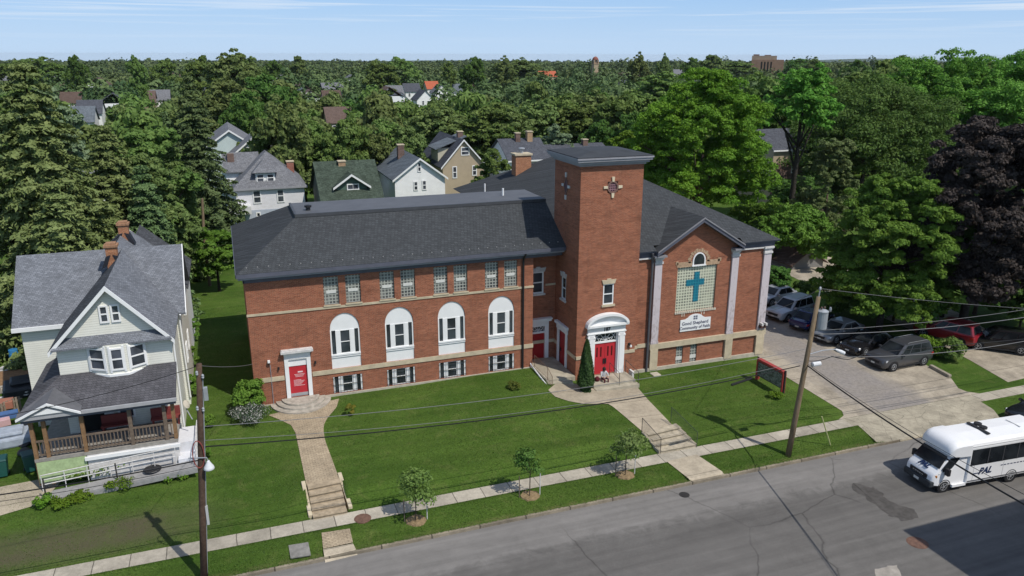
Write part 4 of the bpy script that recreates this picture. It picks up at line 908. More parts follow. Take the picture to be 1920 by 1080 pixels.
# ---------------------------------------------------------------- white sided house on the left
M.update(side=siding('cream_siding',(.72,.71,.63)), sidew=siding('white_siding',(.78,.78,.76),.11), hroof=shingle('grey_shingle',(.175,.185,.205),.12,.20,streak=.1), hroofd=shingle('dark_and_shaded_shingle',(.075,.078,.085),.15,.25,streak=.12),  # hroofd: dark rear roof, also left slopes with shade in the colour
 proof=shingle('porch_shingle',(.092,.09,.098),.14,.16,streak=.18), wood=plain('grey_brown_timber',(.17,.13,.10),.9,.1,0,.35,6), woodr=plain('raw_brown_timber',(.25,.15,.08),.9,.1,0,.3,6), rampw=plain('grey_boards',(.30,.295,.29),.85,.15,0,.25,5),
 limeg=plain('lime_panel',(.38,.48,.25),.8,.2,0,.25,5), bench=plain('red_brown_bench',(.20,.045,.04),.6,.3), floor=plain('porch_floor',(.30,.28,.25),.85,.1,0,.3,4), dark=plain('dark_interior',(.02,.02,.02),.9,.1))
HO=thing('left_house','cream sided two storey house with grey shingle gables and a front porch','house',(-7.5,1,-.5))
def hp(name,mb,mat,parent=HO,**k): return mb.build(name,mat,parent,**k)
MX0,MX1,MY0,MY1,ME,MRY,MR=-12.2,-3.82,1.9,8.9,5.85,5.4,9.15
GX0,GX1,GY,GA=-9.6,-4.05,-2.95,-6.86
mb=MB(); Wall((MX0,MY0),(1,0),(0,-1)).wall(mb,0,MX1-MX0,-.9,ME); 
for x in (MX0,MX1): mb.poly([(x,MY0,-.9),(x,MY1,-.9),(x,MY1,ME),(x,MRY,MR-.1),(x,MY0,ME)])
mb.poly([(MX0,MY1,-.9),(MX1,MY1,-.9),(MX1,MY1,ME),(MX0,MY1,ME)]); hp('wall',mb,M['side'],fix=False)
att=[K.ony(184,580,GY),K.ony(230,616,GY)]
az0,az1=7.05,8.02; 
GW=Wall((GX0,GY),(1,0),(0,-1)); w_=GX1-GX0
mb=MB(); GW.wall(mb,0,w_,-.9,6.0); mb.poly([(GX0,GY,6.0),(GX1,GY,6.0),(GA,GY,9.1)]); mb.poly([(GX1,GY,-.9),(GX1,MY0,-.9),(GX1,MY0,6),(GX1,GY,6)]); mb.poly([(GX0,GY,-.9),(GX0,MY0,-.9),(GX0,MY0,6),(GX0,GY,6)]); hp('gable_wall',mb,M['side'],fix=False)
def slab(mb,pts,t=.12): 
    n=len(pts); a=[tuple(p) for p in pts]; b=[(x,y,z-t) for x,y,z in a]; mb.poly(a); mb.poly(b[::-1])
    for k in range(n): mb.poly([a[k],b[k],b[(k+1)%n],a[(k+1)%n]])
rx0,rx1=-12.55,-3.47
mb=MB(); slab(mb,[(rx0,1.55,5.80),(rx1,1.55,5.80),(rx1,MRY,MR),(rx0,MRY,MR)]); hp('roof',mb,M['hroof'])
mb=MB(); slab(mb,[(rx1,9.25,5.80),(rx0,9.25,5.80),(rx0,MRY,MR),(rx1,MRY,MR)]); hp('roof',mb,M['hroof'])
gz=9.12
mb=MB(); slab(mb,[(-9.92,-3.3,5.86),(GA,-3.3,gz),(GA,5.36,gz),(-9.92,1.66,5.86)]); hp('gable_roof',mb,M['hroofd'])  # left slope, away from the sun: its shade is put into the shingle colour
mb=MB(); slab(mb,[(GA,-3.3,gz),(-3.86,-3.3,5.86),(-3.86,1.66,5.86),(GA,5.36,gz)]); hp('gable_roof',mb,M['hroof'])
for sx in (-9.92,-3.86):
    mb=MB(); mb.hexa([(sx,-3.36,5.60),(GA,-3.36,gz-.24),(GA,-3.28,gz-.24),(sx,-3.28,5.60),(sx,-3.36,5.84),(GA,-3.36,gz+.02),(GA,-3.28,gz+.02),(sx,-3.28,5.84)]); hp('bargeboard',mb,M['white'])
mb=MB(); mb.box(rx0,-9.9,1.45,1.57,5.60,5.83); hp('gutter',mb,M['white'])
mb=MB(); mb.hexa([(rx1-.02,1.55,5.62),(rx1+.05,1.55,5.62),(rx1+.05,MRY,MR-.18),(rx1-.02,MRY,MR-.18),(rx1-.02,1.55,5.80),(rx1+.05,1.55,5.80),(rx1+.05,MRY,MR),(rx1-.02,MRY,MR)]); hp('bargeboard',mb,M['white'])
# skirt roof under the attic gable
mb=MB(); slab(mb,[(-9.75,-3.45,5.98),(-3.98,-3.45,5.98),(-4.3,GY,6.42),(-9.4,GY,6.42)],.08); hp('skirt_roof',mb,M['hroof'])
dgl=glass('house_glass',(.035,.04,.05))
hs=lambda W,u0,u1,z0,z1,d,**k: sash(W,u0,u1,z0,z1,d,parent=HO,gmat=dgl,**k)
u=att[0][0]-GX0; u2=att[1][0]-GX0; um=(u+u2)/2
hs(GW,u,um-.05,az0,az1,.02,fw=.09); hs(GW,um+.05,u2,az0,az1,.02,fw=.09)
# bay window of the upper floor
bx=[K.ony(t,680,-3.5)[0] for t in (166,204,238,274)]; by=[GY,-3.55,-3.55,GY]; bz0,bz1=4.35,5.95
mb=MB(); B_=[(bx[0]-.15,GY),(bx[1],-3.55),(bx[2],-3.55),(bx[3]+.1,GY)]; mb.prism(B_,bz0,bz1,'z'); bay=hp('bay_window',mb,M['side'])
mb=MB(); B2=[(bx[0]-.25,GY),(bx[1]-.03,-3.64),(bx[2]+.03,-3.64),(bx[3]+.2,GY)]; mb.prism(B2,bz0-.12,bz0,'z'); hp('bay_base',mb,M['white'],bay)
for (a,b) in ((0,1),(1,2),(2,3)):
    A_,C_=np.array(B_[a]),np.array(B_[b]); U=(C_-A_)/np.linalg.norm(C_-A_); N=np.array((U[1],-U[0])); W=Wall(A_,U,N); l=np.linalg.norm(C_-A_); e=.10 if a==1 else .16
    sash(W,e,l-e,4.55,5.80,.02,parent=bay,gmat=dgl,fw=.09)
    for u in (e-.06,l-e-.04): mb=MB(); W.box(mb,u,u+.10,4.45,5.9,0,.05); hp('bay_trim',mb,M['white'],bay)
# right side wall details
SW=Wall((MX1,MY0),(0,1),(1,0))
for u,z in ((1.2,2.0),(3.6,2.0),(3.2,4.5)): hs(SW,u,u+.8,z,z+1.2,.02,fw=.08)
mb=MB(); mb.tube([(-3.78,1.5,5.7),(-3.86,1.75,5.3),(-3.80,1.80,.2)],.05,6); hp('downspout',mb,M['white'])
mb=MB(); mb.tube([(-3.98,-2.8,5.7),(-3.98,-2.86,.0)],.05,6); hp('downspout',mb,M['white'])
# porch
FZ=1.0; PX0,PX1,PY=-10.85,-4.15,-5.5
mb=MB(); mb.box(PX0,PX1,PY,GY-.02,FZ-.18,FZ); hp('porch_floor',mb,M['floor'])
mb=MB(); mb.box(PX0,GX0-.02,GY-.02,1.8,FZ-.18,FZ); hp('porch_floor',mb,M['floor'])
ez_=3.52; tz=4.42
mb=MB(); slab(mb,[(-11.15,-5.8,ez_),(-3.95,-5.8,ez_),(-3.95,GY-.01,tz),(GX0,GY-.01,tz)],.16); hp('porch_roof',mb,M['proof'])
mb=MB(); slab(mb,[(-11.15,1.6,ez_),(-11.15,-5.8,ez_),(GX0,GY-.01,tz),(GX0,1.6,tz)],.16); hp('porch_roof',mb,M['proof'])
mb=MB(); mb.box(-11.2,-3.93,-5.9,-5.78,ez_-.2,ez_-.02); hp('porch_fascia',mb,plain('grey_fascia',(.36,.36,.37),.6,.3))
mb=MB(); mb.box(-11.1,-4.0,-5.66,-5.5,ez_-.42,ez_-.18); hp('porch_beam',mb,M['frieze'])
pa,pb=(-11.2,-8.35); pm=(pa+pb)/2; pz=ez_+.62
mb=MB(); slab(mb,[(pa,-5.98,ez_-.02),(pm,-5.98,pz),(pm,-3.9,pz+.02),(pa,-5.5,ez_+.08)],.07); slab(mb,[(pm,-5.98,pz),(pb,-5.98,ez_-.02),(pb,-5.5,ez_+.1),(pm,-3.9,pz+.02)],.07); pd=hp('porch_pediment',mb,plain('pediment_grey',(.12,.12,.128),.8,.2,0,.2))
mb=MB(); mb.prism([(pa+.35,ez_-.0),(pb-.35,ez_-.0),(pm,pz-.17)],-5.93,-5.86,'y'); hp('pediment_face',mb,plain('grey_face',(.30,.31,.32),.7,.2),pd)
mb=MB(); mb.prism([(pm-.62,ez_+.06),(pm+.62,ez_+.06),(pm,ez_+.33)],-5.96,-5.93,'y'); hp('pediment_panel',mb,M['white'],pd)
for s_ in (-1,1):
    mb=MB(); e=pa if s_<0 else pb; mb.hexa([(e,-6.04,ez_-.14),(pm,-6.04,pz-.1),(pm,-5.97,pz-.1),(e,-5.97,ez_-.14),(e,-6.04,ez_-.02),(pm,-6.04,pz+.02),(pm,-5.97,pz+.02),(e,-5.97,ez_-.02)]); hp('bargeboard',mb,M['white'],pd)
for k,x in enumerate((-10.75,-10.2,-8.5,-6.3,-4.65,-4.22)):
    mb=MB(); mb.box(x-.09,x+.09,PY+.02,PY+.2,-.5 if k<2 else FZ,ez_-.4); hp('porch_post',mb,M['woodr'] if k in (0,1,2,5) else M['wood'])
mb=MB(); mb.box(PX0,PX1,PY+.05,PY+.13,FZ+.88,FZ+.97); hp('porch_rail',mb,M['wood'])
mb=MB(); mb.box(PX0,PX1,PY+.05,PY+.13,FZ+.12,FZ+.2); hp('porch_rail',mb,M['wood'])
mb=MB()
for x in np.arange(PX0+.15,PX1,.17): mb.box(x-.025,x+.025,PY+.06,PY+.11,FZ+.2,FZ+.88)
hp('balusters',mb,M['wood'])
mb=MB(); mb.box(PX0+.05,-8.55,PY-.02,PY+.06,-.35,FZ-.2); hp('skirting',mb,M['limeg'])
mb=MB(); mb.box(-8.5,PX1,PY-.02,PY+.06,-.6,FZ-.2); hp('skirting',mb,M['offwhite'])
mb=MB(); mb.box(-8.6,PX1+.1,PY-.16,PY-.03,FZ-.42,FZ-.24); hp('skirt_board',mb,M['white'])
# ground-floor front: door, windows
PW=Wall((GX0,GY),(1,0),(0,-1))
mb=MB(); PW.box(mb,.5,2.0,FZ,3.3,.0,.05); hp('dark_window',mb,M['dark'])
d=K.ony(241,790,GY)[0]-GX0
hs(PW,d-.42,d+.42,FZ+.5,3.25,.04,fw=.1); mb=MB(); PW.box(mb,d-1.1,d-.6,FZ,3.4,0,.06); hp('door',mb,M['offwhite'])
for a_,l in ((-8.0,'long'),(-5.55,'short')):
    mb=MB(); mb.box(a_,a_+1.5,-3.7,-3.2,FZ+.38,FZ+.46); mb.box(a_,a_+1.5,-3.25,-3.15,FZ+.46,FZ+.92)
    for x in (a_+.06,a_+1.36): mb.box(x,x+.08,-3.68,-3.2,FZ,FZ+.38)
    o=mb.build('porch_bench',M['bench']); tag(o,'red brown bench against the porch wall '+('left' if l=='long' else 'right')+' of the porch window','bench'); center(o)
# rear wings and chimneys
def gable(mb,x0,x1,y0,y1,e,r,axis='y',over=.3):
    if axis=='y':
        xm_=(x0+x1)/2; k=(r-e)/(xm_-x0); slab(mb,[(x0-over,y0-over,e-over*k),(x0-over,y1+over,e-over*k),(xm_,y1+over,r),(xm_,y0-over,r)]); slab(mb,[(x1+over,y1+over,e-over*k),(x1+over,y0-over,e-over*k),(xm_,y0-over,r),(xm_,y1+over,r)])
mb=MB(); mb.prism([(-10.2,-.9),(-4.6,-.9),(-4.6,6.2),(-7.4,8.9),(-10.2,6.2)],MY1-1.,13.2,'y'); hp('rear_wall',mb,M['side'])
mb=MB(); a_=(-7.35,9.15); slab(mb,[(-10.5,MRY+.3,6.1),(-10.5,12.8,6.1),(-7.35,12.0,a_[1]),(-7.35,MRY+.3,a_[1])]); hp('rear_roof',mb,M['hroofd'])  # left slope darker than the right, shade painted in by colour
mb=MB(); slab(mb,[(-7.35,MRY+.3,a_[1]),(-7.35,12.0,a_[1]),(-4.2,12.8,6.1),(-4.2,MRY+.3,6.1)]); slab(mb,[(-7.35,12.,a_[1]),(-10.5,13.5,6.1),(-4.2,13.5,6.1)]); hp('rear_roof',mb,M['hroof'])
mb=MB(); mb.prism([(-6.8,-.9),(-3.9,-.9),(-3.9,5.2),(-5.3,6.4),(-6.8,5.6)],9.,16.5,'y'); hp('rear_wall',mb,M['sidew'])
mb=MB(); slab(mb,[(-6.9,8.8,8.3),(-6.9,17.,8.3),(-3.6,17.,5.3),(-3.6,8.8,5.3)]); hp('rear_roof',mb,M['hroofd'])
def chim(x,y,z,h,name='chimney'):
    mb=MB(); mb.box(x-.30,x+.30,y-.30,y+.30,z-1.,z+h); c_=hp(name,mb,M['chimney'])
    mb=MB(); mb.box(x-.38,x+.38,y-.38,y+.38,z+h,z+h+.13); mb.box(x-.27,x+.27,y-.27,y+.27,z+h+.13,z+h+.24); hp('chimney_cap',mb,plain('chimney_crown',(.35,.20,.12),.9,.1,0,.4,8),c_)
    mb=MB()
    for s_ in (-1,1): mb.hexa([(x+s_*.30,y-.34,z-.55),(x+s_*.62,y-.34,z-.72),(x+s_*.62,y+.34,z-.72),(x+s_*.30,y+.34,z-.55),(x+s_*.05,y-.34,z+.10),(x+s_*.32,y-.34,z+.02),(x+s_*.32,y+.34,z+.02),(x+s_*.05,y+.34,z+.10)])
    hp('flashing',mb,plain('tar_flashing',(.02,.022,.03),.7,.3),c_)
p=K.ony(210,474,3.6); chim(p[0],3.6,9.15,.55)
p=K.ony(232,432,9.6); chim(p[0],9.6,9.2,.6)
# satellite dish
mb=MB(); p=K.onx(352,757,-3.55); n=14
mb.lathe([(.02,.0),(.13,.02),(.24,.07),(.25,.09)],(0,0,0),18,'y'); D=mb.build('satellite_dish',plain('beige_dish',(.50,.45,.36),.6,.3)); tag(D,'beige satellite dish beside the right wall of the cream house','satellite dish'); D.location=(p[0],p[1],p[2]); D.rotation_euler=(R(-25),0,R(62)); 
mb=MB(); mb.tube([(0,.02,0),(0,.25,-.25),(0,.25,-.9)],.03,6); mb.build('mast',M['flash'],D,local=True)
# wheelchair ramp with white pipe rails
RP=thing('access_ramp','long grey boarded access ramp with white pipe railings before the porch','ramp',(-7,-6.6,-.9))
r0,r1,r2=np.array((-3.75,-6.6,.45)),np.array((-10.4,-7.3,-.78)),None
def rp(name,mb,mat,par=RP): return mb.build(name,mat,par)
L0=[K.onz(370,876,-.15),G(75,943)]; xr,yr=L0[0][0],L0[0][1]; print('ramp',L0); xl,yl=L0[1][0],L0[1][1]; wd=.95
zr,zl=-.15,g(xl,yl)+.05
mb=MB(); mb.hexa([(xl,yl,zl-.15),(xr,yr,zr-.15),(xr,yr+wd,zr-.15),(xl,yl+wd,zl-.15),(xl,yl,zl),(xr,yr,zr),(xr,yr+wd,zr),(xl,yl+wd,zl)]); rp('ramp_deck',mb,M['rampw'])
mb=MB(); mb.hexa([(xl,yl-.02,zl-.30),(xr,yr-.02,zr-.30),(xr,yr+.04,zr-.30),(xl,yl+.04,zl-.30),(xl,yl-.02,zl-.06),(xr,yr-.02,zr-.06),(xr,yr+.04,zr-.06),(xl,yl+.04,zl-.06)]); rp('side_board',mb,M['rampw'])
mb=MB(); mb.box(xr-.95,xr+.02,yr+wd,PY+.4,zr-.1,zr+.12); rp('landing',mb,plain('white_boards',(.66,.66,.68),.7,.2,0,.1,6))
mb=MB(); mb.box(xr-.95,xr,PY+.4,PY+2.3,zr-.15,.55); rp('upper_step',mb,plain('white_boards',(.66,.66,.68)))
for off in (wd,):
    P_=[np.array((xl+(xr-xl)*f,yl+(yr-yl)*f+off,zl+(zr-zl)*f)) for f in np.linspace(.0,1,8)]
    P_=[q for q in P_ if q[0]<xr-.9]
    for h in (.42,.68,.95): mb=MB(); mb.tube([q+(0,0,h) for q in P_],.027,6); rp('pipe_rail',mb,M['offwhite'])
    for q in P_: mb=MB(); mb.tube([q-(0,0,.35),q+(0,0,.95)],.024,6); rp('pipe_post',mb,M['offwhite'])
for h in (.45,.75,1.05): mb=MB(); mb.tube([(xr,yr,zr+h),(xr,PY+2.2,zr+h)],.027,6); rp('pipe_rail',mb,M['offwhite'])
for y in np.linspace(yr,PY+2.2,4)[1:]: mb=MB(); mb.tube([(xr,y,zr-1.2),(xr,y,zr+1.05)],.03,6); rp('pipe_post',mb,M['offwhite'])
mb=MB(); q=(xl+(xr-xl)*.70,yl+.5,zl+(zr-zl)*.70+.1); 
mb.lathe([(.42,0),(.45,.03),(.42,.06),(.38,.03)],q,20); mb.tube([(q[0]-.4,q[1],q[2]+.03),(q[0]+.4,q[1],q[2]+.03)],.03,5); mb.tube([(q[0],q[1]-.4,q[2]+.03),(q[0],q[1]+.4,q[2]+.03)],.03,5)
o=mb.build('wheel',M['black']); tag(o,'dark spoked wheel lying on the access ramp','wheel'); center(o)
# dark posts of an old wire fence before the ramp
for u,v in ((222,905),(88,935)):
    p=G(u,v+4); mb=MB(); mb.tube([(p[0],p[1],p[2]-.2),(p[0],p[1],p[2]+1.25)],.04,6); o=mb.build('fence_post',M['iron']); tag(o,'thin dark fence post in the weeds before the '+('middle' if u>200 else 'lower left end')+' of the access ramp','post'); center(o)

# ---------------------------------------------------------------- cluttered side yard
def junk(name,label,cat,u,v,mb,mat,rz=0.,dz=0.,sm_=False,bev=.02):
    p=G(u,v); o=mb.build(name,mat,local=True,smooth=sm_,bevel=bev); o.location=(p[0],p[1],p[2]+dz); o.rotation_euler=(0,0,rz); return tag(o,label,cat)
def wheelie(u,v,rz,label):
    p=G(u,v); t=thing('wheelie_bin',label,'bin',p,rz); gm=plain('dark_green_plastic',(.015,.085,.07),.5,.35)
    mb=MB(); mb.hexa([(-.22,-.25,.08),(.22,-.25,.08),(.22,.25,.08),(-.22,.25,.08),(-.29,-.33,1.0),(.29,-.33,1.0),(.29,.36,1.0),(-.29,.36,1.0)]); mb.build('body',gm,t,local=True,bevel=.03)
    mb=MB(); mb.hexa([(-.31,-.36,1.0),(.31,-.36,1.0),(.31,.42,1.0),(-.31,.42,1.0),(-.27,-.30,1.09),(.27,-.30,1.09),(.27,.40,1.09),(-.27,.40,1.09)]); mb.build('lid',plain('green_lid',(.012,.06,.055),.45,.35),t,local=True,bevel=.02)
    for s_ in (-1,1): mb=MB(); mb.lathe([(.1,s_*.24-.03),(.1,s_*.24+.03)],(0,.27,.1),12,'x'); mb.build('wheel',M['black'],t,local=True)
    return t
wheelie(7,893,.1,'dark green wheelie bin at the left edge of the picture by the path'); wheelie(58,884,.35,'dark green wheelie bin leaning beside the porch post')
mb=MB(); mb.lathe([(.28,0),(.30,.3),(.28,.3),(.30,.32),(.30,.6),(.28,.62),(.28,.88)],n=18); junk('barrel','blue plastic barrel on the dark tarp in the side yard','barrel',31,692,mb,plain('blue_plastic',(.03,.17,.36),.5,.4),0,.6,True)
mb=MB(); mb.box(-1.,1.,-1.2,1.0,0,.7); mb.box(-.6,.7,-.7,.6,.7,1.0); junk('covered_heap','heap under a black tarp behind the porch','heap',42,735,mb,plain('black_tarp',(.025,.026,.03),.5,.4,0,.4,3),.2,0,False,.22)
mb=MB(); mb.box(-1.3,1.3,-.8,.8,0,.6); mb.box(-1.1,.9,-.6,.6,.6,.85); junk('covered_heap','pale blue grey tarp over a heap at the left edge','heap',14,832,mb,plain('pale_tarp',(.34,.38,.44),.7,.2,0,.25,3),.15,0,False,.15)
mb=MB(); mb.box(-.5,.5,-.22,.22,0,.4); junk('storage_crate','bright blue crate behind the pale tarp','crate',20,798,mb,plain('blue_crate',(.07,.14,.30),.6,.3),.2,.5)
mb=MB(); mb.box(-.55,.55,-.4,.4,0,.45); junk('storage_crate','red and orange crate above the pale tarp','crate',10,781,mb,plain('red_crate',(.34,.14,.09),.6,.3),.1,.6)
mb=MB(); mb.box(-.5,.5,-.35,.35,0,.4); junk('storage_crate','pale pink crate at the left edge beside the blue crate','crate',3,806,mb,plain('pink_crate',(.55,.35,.35),.6,.3),.3,.3)
for k,(u,v,c,l) in enumerate(((10,700,(.5,.48,.45),'white cloth bundle on the low timber deck'),(35,618,(.55,.05,.05),'bright red toy car body in the back yard'),(26,612,(.68,.66,.62),'white garden chair beside the red toy'),(22,578,(.50,.05,.03),'small red orange cone at the yard edge under the spruces'),(6,735,(.42,.38,.32),'beige sack on the timber steps'),(28,747,(.55,.53,.50),'pile of whitish boards below the black tarp'))):
    mb=MB()
    if k==2:
        mb.box(-.28,.28,-.28,.28,.38,.44); mb.box(-.28,.28,.24,.30,.44,.95)
        for sx in (-.24,.24):
            for sy in (-.24,.24): mb.box(sx-.03,sx+.03,sy-.03,sy+.03,0,.38)
        nm='garden_chair'; cat='chair'
    elif k==3: mb.lathe([(.25,0),(.25,.04),(.16,.05),(.04,.7)],n=12); nm='traffic_cone'; cat='traffic cone'
    elif k==1: mb.box(-.6,.6,-.3,.3,.15,.5); mb.box(-.2,.35,-.26,.26,.5,.8); [mb.lathe([(.16,y-.05),(.16,y+.05)],(x,0,.16),10,'y') for x in(-.38,.38) for y in(-.3,.3)]; nm='toy_car'; cat='toy'
    elif k==5: [mb.obox((random.uniform(-.3,.3),random.uniform(-.2,.2),.05+.09*j),(1.3,.2,.05),random.uniform(-.5,.5)) for j in range(6)]; nm='board_pile'; cat='boards'
    else: mb.box(-.35,.35,-.28,.28,0,.35); mb.box(-.22,.2,-.2,.18,.35,.5); nm='cloth_bundle' if k==0 else 'sack'; cat='bundle' if k==0 else 'sack'
    junk(nm,l,cat,u,v,mb,plain('junk_%d'%k,c,.8,.2,0,.3,6),random.uniform(-.5,.5),.0,False,.05 if k in(0,4) else .01)
def picket(u0,v0,u1,v1,h,label,mat):
    a=np.array(G(u0,v0)); b=np.array(G(u1,v1)); t=thing('wooden_fence',label,'fence',tuple(a)); n=max(3,int(np.linalg.norm(b-a)/.16)); d=(b-a)/n
    mb=MB()
    for k in range(n): q=a+d*k; ang=math.atan2(d[1],d[0]); mb.obox((q[0],q[1],q[2]+h/2+random.uniform(-.03,.03)),(.13,.025,h),ang)
    mb.build('boards',mat,t)
    for z in (.25,h-.2): mb=MB(); mb.bar(a+(0,.03,z),b+(0,.03,z),.07,.05); mb.build('rail',mat,t)
picket(2,790,46,772,1.1,'weathered board fence across the yard behind the pale tarp',plain('weathered_boards',(.26,.21,.16),.9,.1,0,.35,6))
picket(2,665,52,650,1.0,'low timber rail fence of the deck in the back yard',M['wood'])
DK=thing('timber_deck','low timber deck with steps in the cluttered side yard','deck',G(22,720))
p=G(22,722); mb=MB(); mb.box(p[0]-1.6,p[0]+1.6,p[1]-1.2,p[1]+1.4,p[2]+.45,p[2]+.55); mb.build('deck_boards',M['woodr'],DK)
for k in range(3): mb=MB(); mb.box(p[0]-1.6+.1,p[0]-.3,p[1]-1.2-.3*(k+1),p[1]-1.2-.3*k,p[2]+.3-.12*k,p[2]+.36-.12*k); mb.build('step',M['wood'],DK)
for sx in (-1.5,1.5):
    for sy in (-1.1,1.3): mb=MB(); mb.box(p[0]+sx-.05,p[0]+sx+.05,p[1]+sy-.05,p[1]+sy+.05,p[2]-.1,p[2]+1.3); mb.build('post',M['wood'],DK)
# tyres stacked by the porch
for k in range(5):
    p=G(46+k*2,850-k*16); mb=MB(); mb.lathe([(.18,.0),(.30,.01),(.33,.06),(.33,.14),(.30,.19),(.18,.20)],n=18); o=mb.build('tyre',M['black'],smooth=True,local=True); o.location=(p[0],p[1],p[2]+.0); o.rotation_euler=(R(random.uniform(5,40)),R(random.uniform(-20,20)),0); tag(o,'black rubber tyre in the row of old tyres along the left porch side','tyre','old tyres along the porch')
# ---------------------------------------------------------------- vegetation
rng=np.random.RandomState(11)
def leaf_mesh(name,C,N,S,T,mat,asp=.62,trunk=None,tmat=None):
    """one folded quad per leaf cluster"""
    n=len(C); r=rng.randn(n,3); t=np.cross(N,r); t/=np.linalg.norm(t,axis=1)[:,None]+1e-9; b=np.cross(N,t)
    S=np.asarray(S)[:,None]; fold=N*S*.22
    V=np.stack([C-t*S,C-b*S*asp+fold,C+t*S,C+b*S*asp+fold],1).reshape(-1,3)
    me=bpy.data.meshes.new(name); me.vertices.add(4*n); me.vertices.foreach_set('co',V.ravel()); me.loops.add(4*n); me.loops.foreach_set('vertex_index',np.arange(4*n))
    me.polygons.add(n); me.polygons.foreach_set('loop_start',np.arange(n)*4); me.polygons.foreach_set('loop_total',np.full(n,4))
    a=me.attributes.new('tint','FLOAT','FACE'); a.data.foreach_set('value',np.clip(T,0,1).astype(np.float32))
    me.materials.append(mat); me.update(); me.validate(); return me
def unit(n):
    d=rng.randn(n,3); return d/np.linalg.norm(d,axis=1)[:,None]
def crown(n,rx,rz,lobes=40,lr=.30,leaf=.25,shape='round',flat=.75,inner=.35,sub=0):
    """leaf positions of a broadleaf crown of radius rx, half height rz, centred on 0"""
    d=unit(lobes); d[:,2]=np.where(d[:,2]<-.86,-d[:,2],d[:,2])
    rad=rng.uniform(inner,1.,lobes)**.5*(1-lr*.6)
    if shape=='oval': k=1-.25*np.clip(d[:,2],0,1)
    elif shape=='cone': k=1-.55*np.clip(d[:,2]*.9+.1,0,1)
    elif shape=='full': k=np.where(d[:,2]<0,.93/np.sqrt(np.maximum(1-d[:,2]**2,.22)),1.-.18*np.clip(d[:,2],0,1))
    else: k=np.ones(lobes)
    Lc=d*rad[:,None]*np.array([rx,rx,rz]); Lc[:,:2]*=k[:,None]
    Lr=lr*rx*rng.uniform(.65,1.35,lobes); Lt=rng.uniform(-.22,.22,lobes)
    L0,R0=Lc,Lr
    if sub:      # smaller leaf clumps all over each main lobe
        sd=unit(lobes*sub); sd[:,2]=np.where(sd[:,2]<-.45,-sd[:,2],sd[:,2]); j=np.repeat(np.arange(lobes),sub)
        Lc=L0[j]+sd*(R0[j]*rng.uniform(.55,1.08,len(j)))[:,None]*np.array([1,1,.85]); Lr=R0[j]*rng.uniform(.22,.46,len(j)); Lt=Lt[j]*.7+rng.uniform(-.14,.14,len(j)); lobes=len(j)
    w=Lr**2; idx=rng.choice(lobes,n,p=w/w.sum()); q=unit(n); q[:,2]=np.where(q[:,2]<-.3,q[:,2]*-.6,q[:,2])
    P=Lc[idx]+q*(Lr[idx]*rng.uniform(.72,1.12,n))[:,None]*np.array([1,1,flat])
    N=q+rng.randn(n,3)*.55+np.array([0,0,.35]); N/=np.linalg.norm(N,axis=1)[:,None]
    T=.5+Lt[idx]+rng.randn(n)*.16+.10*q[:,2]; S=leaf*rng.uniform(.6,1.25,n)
    return P,N,S,T,L0,R0
BARK=plain('bark',(.105,.08,.06),.95,.05,0,.35,5); BARKD=plain('dark_bark',(.05,.042,.036),.95,.05,0,.35,5)
def trunk_mb(h0,base_r,Lc,cz,limbs=9,lean=0.):
    mb=MB(); top=cz*1.0
    pts=[(lean*t*t+math.sin(t*3)*.12*base_r,math.cos(t*4)*.1*base_r,h0+(top-h0)*t) for t in np.linspace(0,1,7)]
    mb.tube(pts,[base_r*(1.25-.15) if k==0 else base_r*(1-.11*k) for k in range(7)],8)
    o=np.argsort(-np.linalg.norm(Lc[:,:2],axis=1)) if len(Lc) else []
    for j in list(o[:limbs]):
        e=Lc[j]+np.array([0,0,cz]); s=np.array([0,0,h0+(top-h0)*rng.uniform(.45,.85)]); mid=(s+e)/2+np.array([0,0,.12*np.linalg.norm(e-s)])*(-1 if e[2]<s[2] else .3)
        mb.tube([s,mid,e],[base_r*.38,base_r*.24,base_r*.07],5)
    return mb
FOL={}
def fol(name,d,l,tr=.34):
    if name not in FOL: FOL[name]=foliage(name,d,l,tr)
    return FOL[name]
G_BRIGHT=fol('leaf_bright',(0.082,0.184,0.014),(0.178,0.297,0.028)); G_MAPLE=fol('leaf_maple',(0.082,0.204,0.024),(0.178,0.324,0.049)); G_MID=fol('leaf_mid',(0.098,0.170,0.038),(0.194,0.270,0.069)); G_OLIVE=fol('leaf_olive',(0.109,0.166,0.046),(0.205,0.259,0.082))
G_DARK=fol('leaf_dark',(0.057,0.136,0.024),(0.130,0.232,0.049)); G_PURPLE=fol('leaf_purple',(0.023,0.018,0.016),(0.071,0.056,0.048),.10); G_SPRUCE=fol('needle_spruce',(0.116,0.170,0.052),(0.243,0.302,0.108),.18); G_SPRUCED=fol('needle_dark',(0.075,0.133,0.049),(0.162,0.227,0.086),.18)
G_LIME=fol('leaf_lime',(0.136,0.204,0.027),(0.216,0.281,0.043)); G_PALE=fol('leaf_pale',(0.163,0.231,0.116),(0.270,0.346,0.194)); G_BIRCH=fol('leaf_birch',(0.109,0.170,0.054),(0.205,0.270,0.097))
def tree_obj(name,label,cat,loc,crown_me,tmb,tmat,rz=0,group=None):
    t=thing(name,label,cat,loc,rz,group)
    c=bpy.data.objects.new('crown',crown_me); COL.objects.link(c); c.parent=t
    tmb.build('trunk',tmat,t,smooth=True,local=True); return t
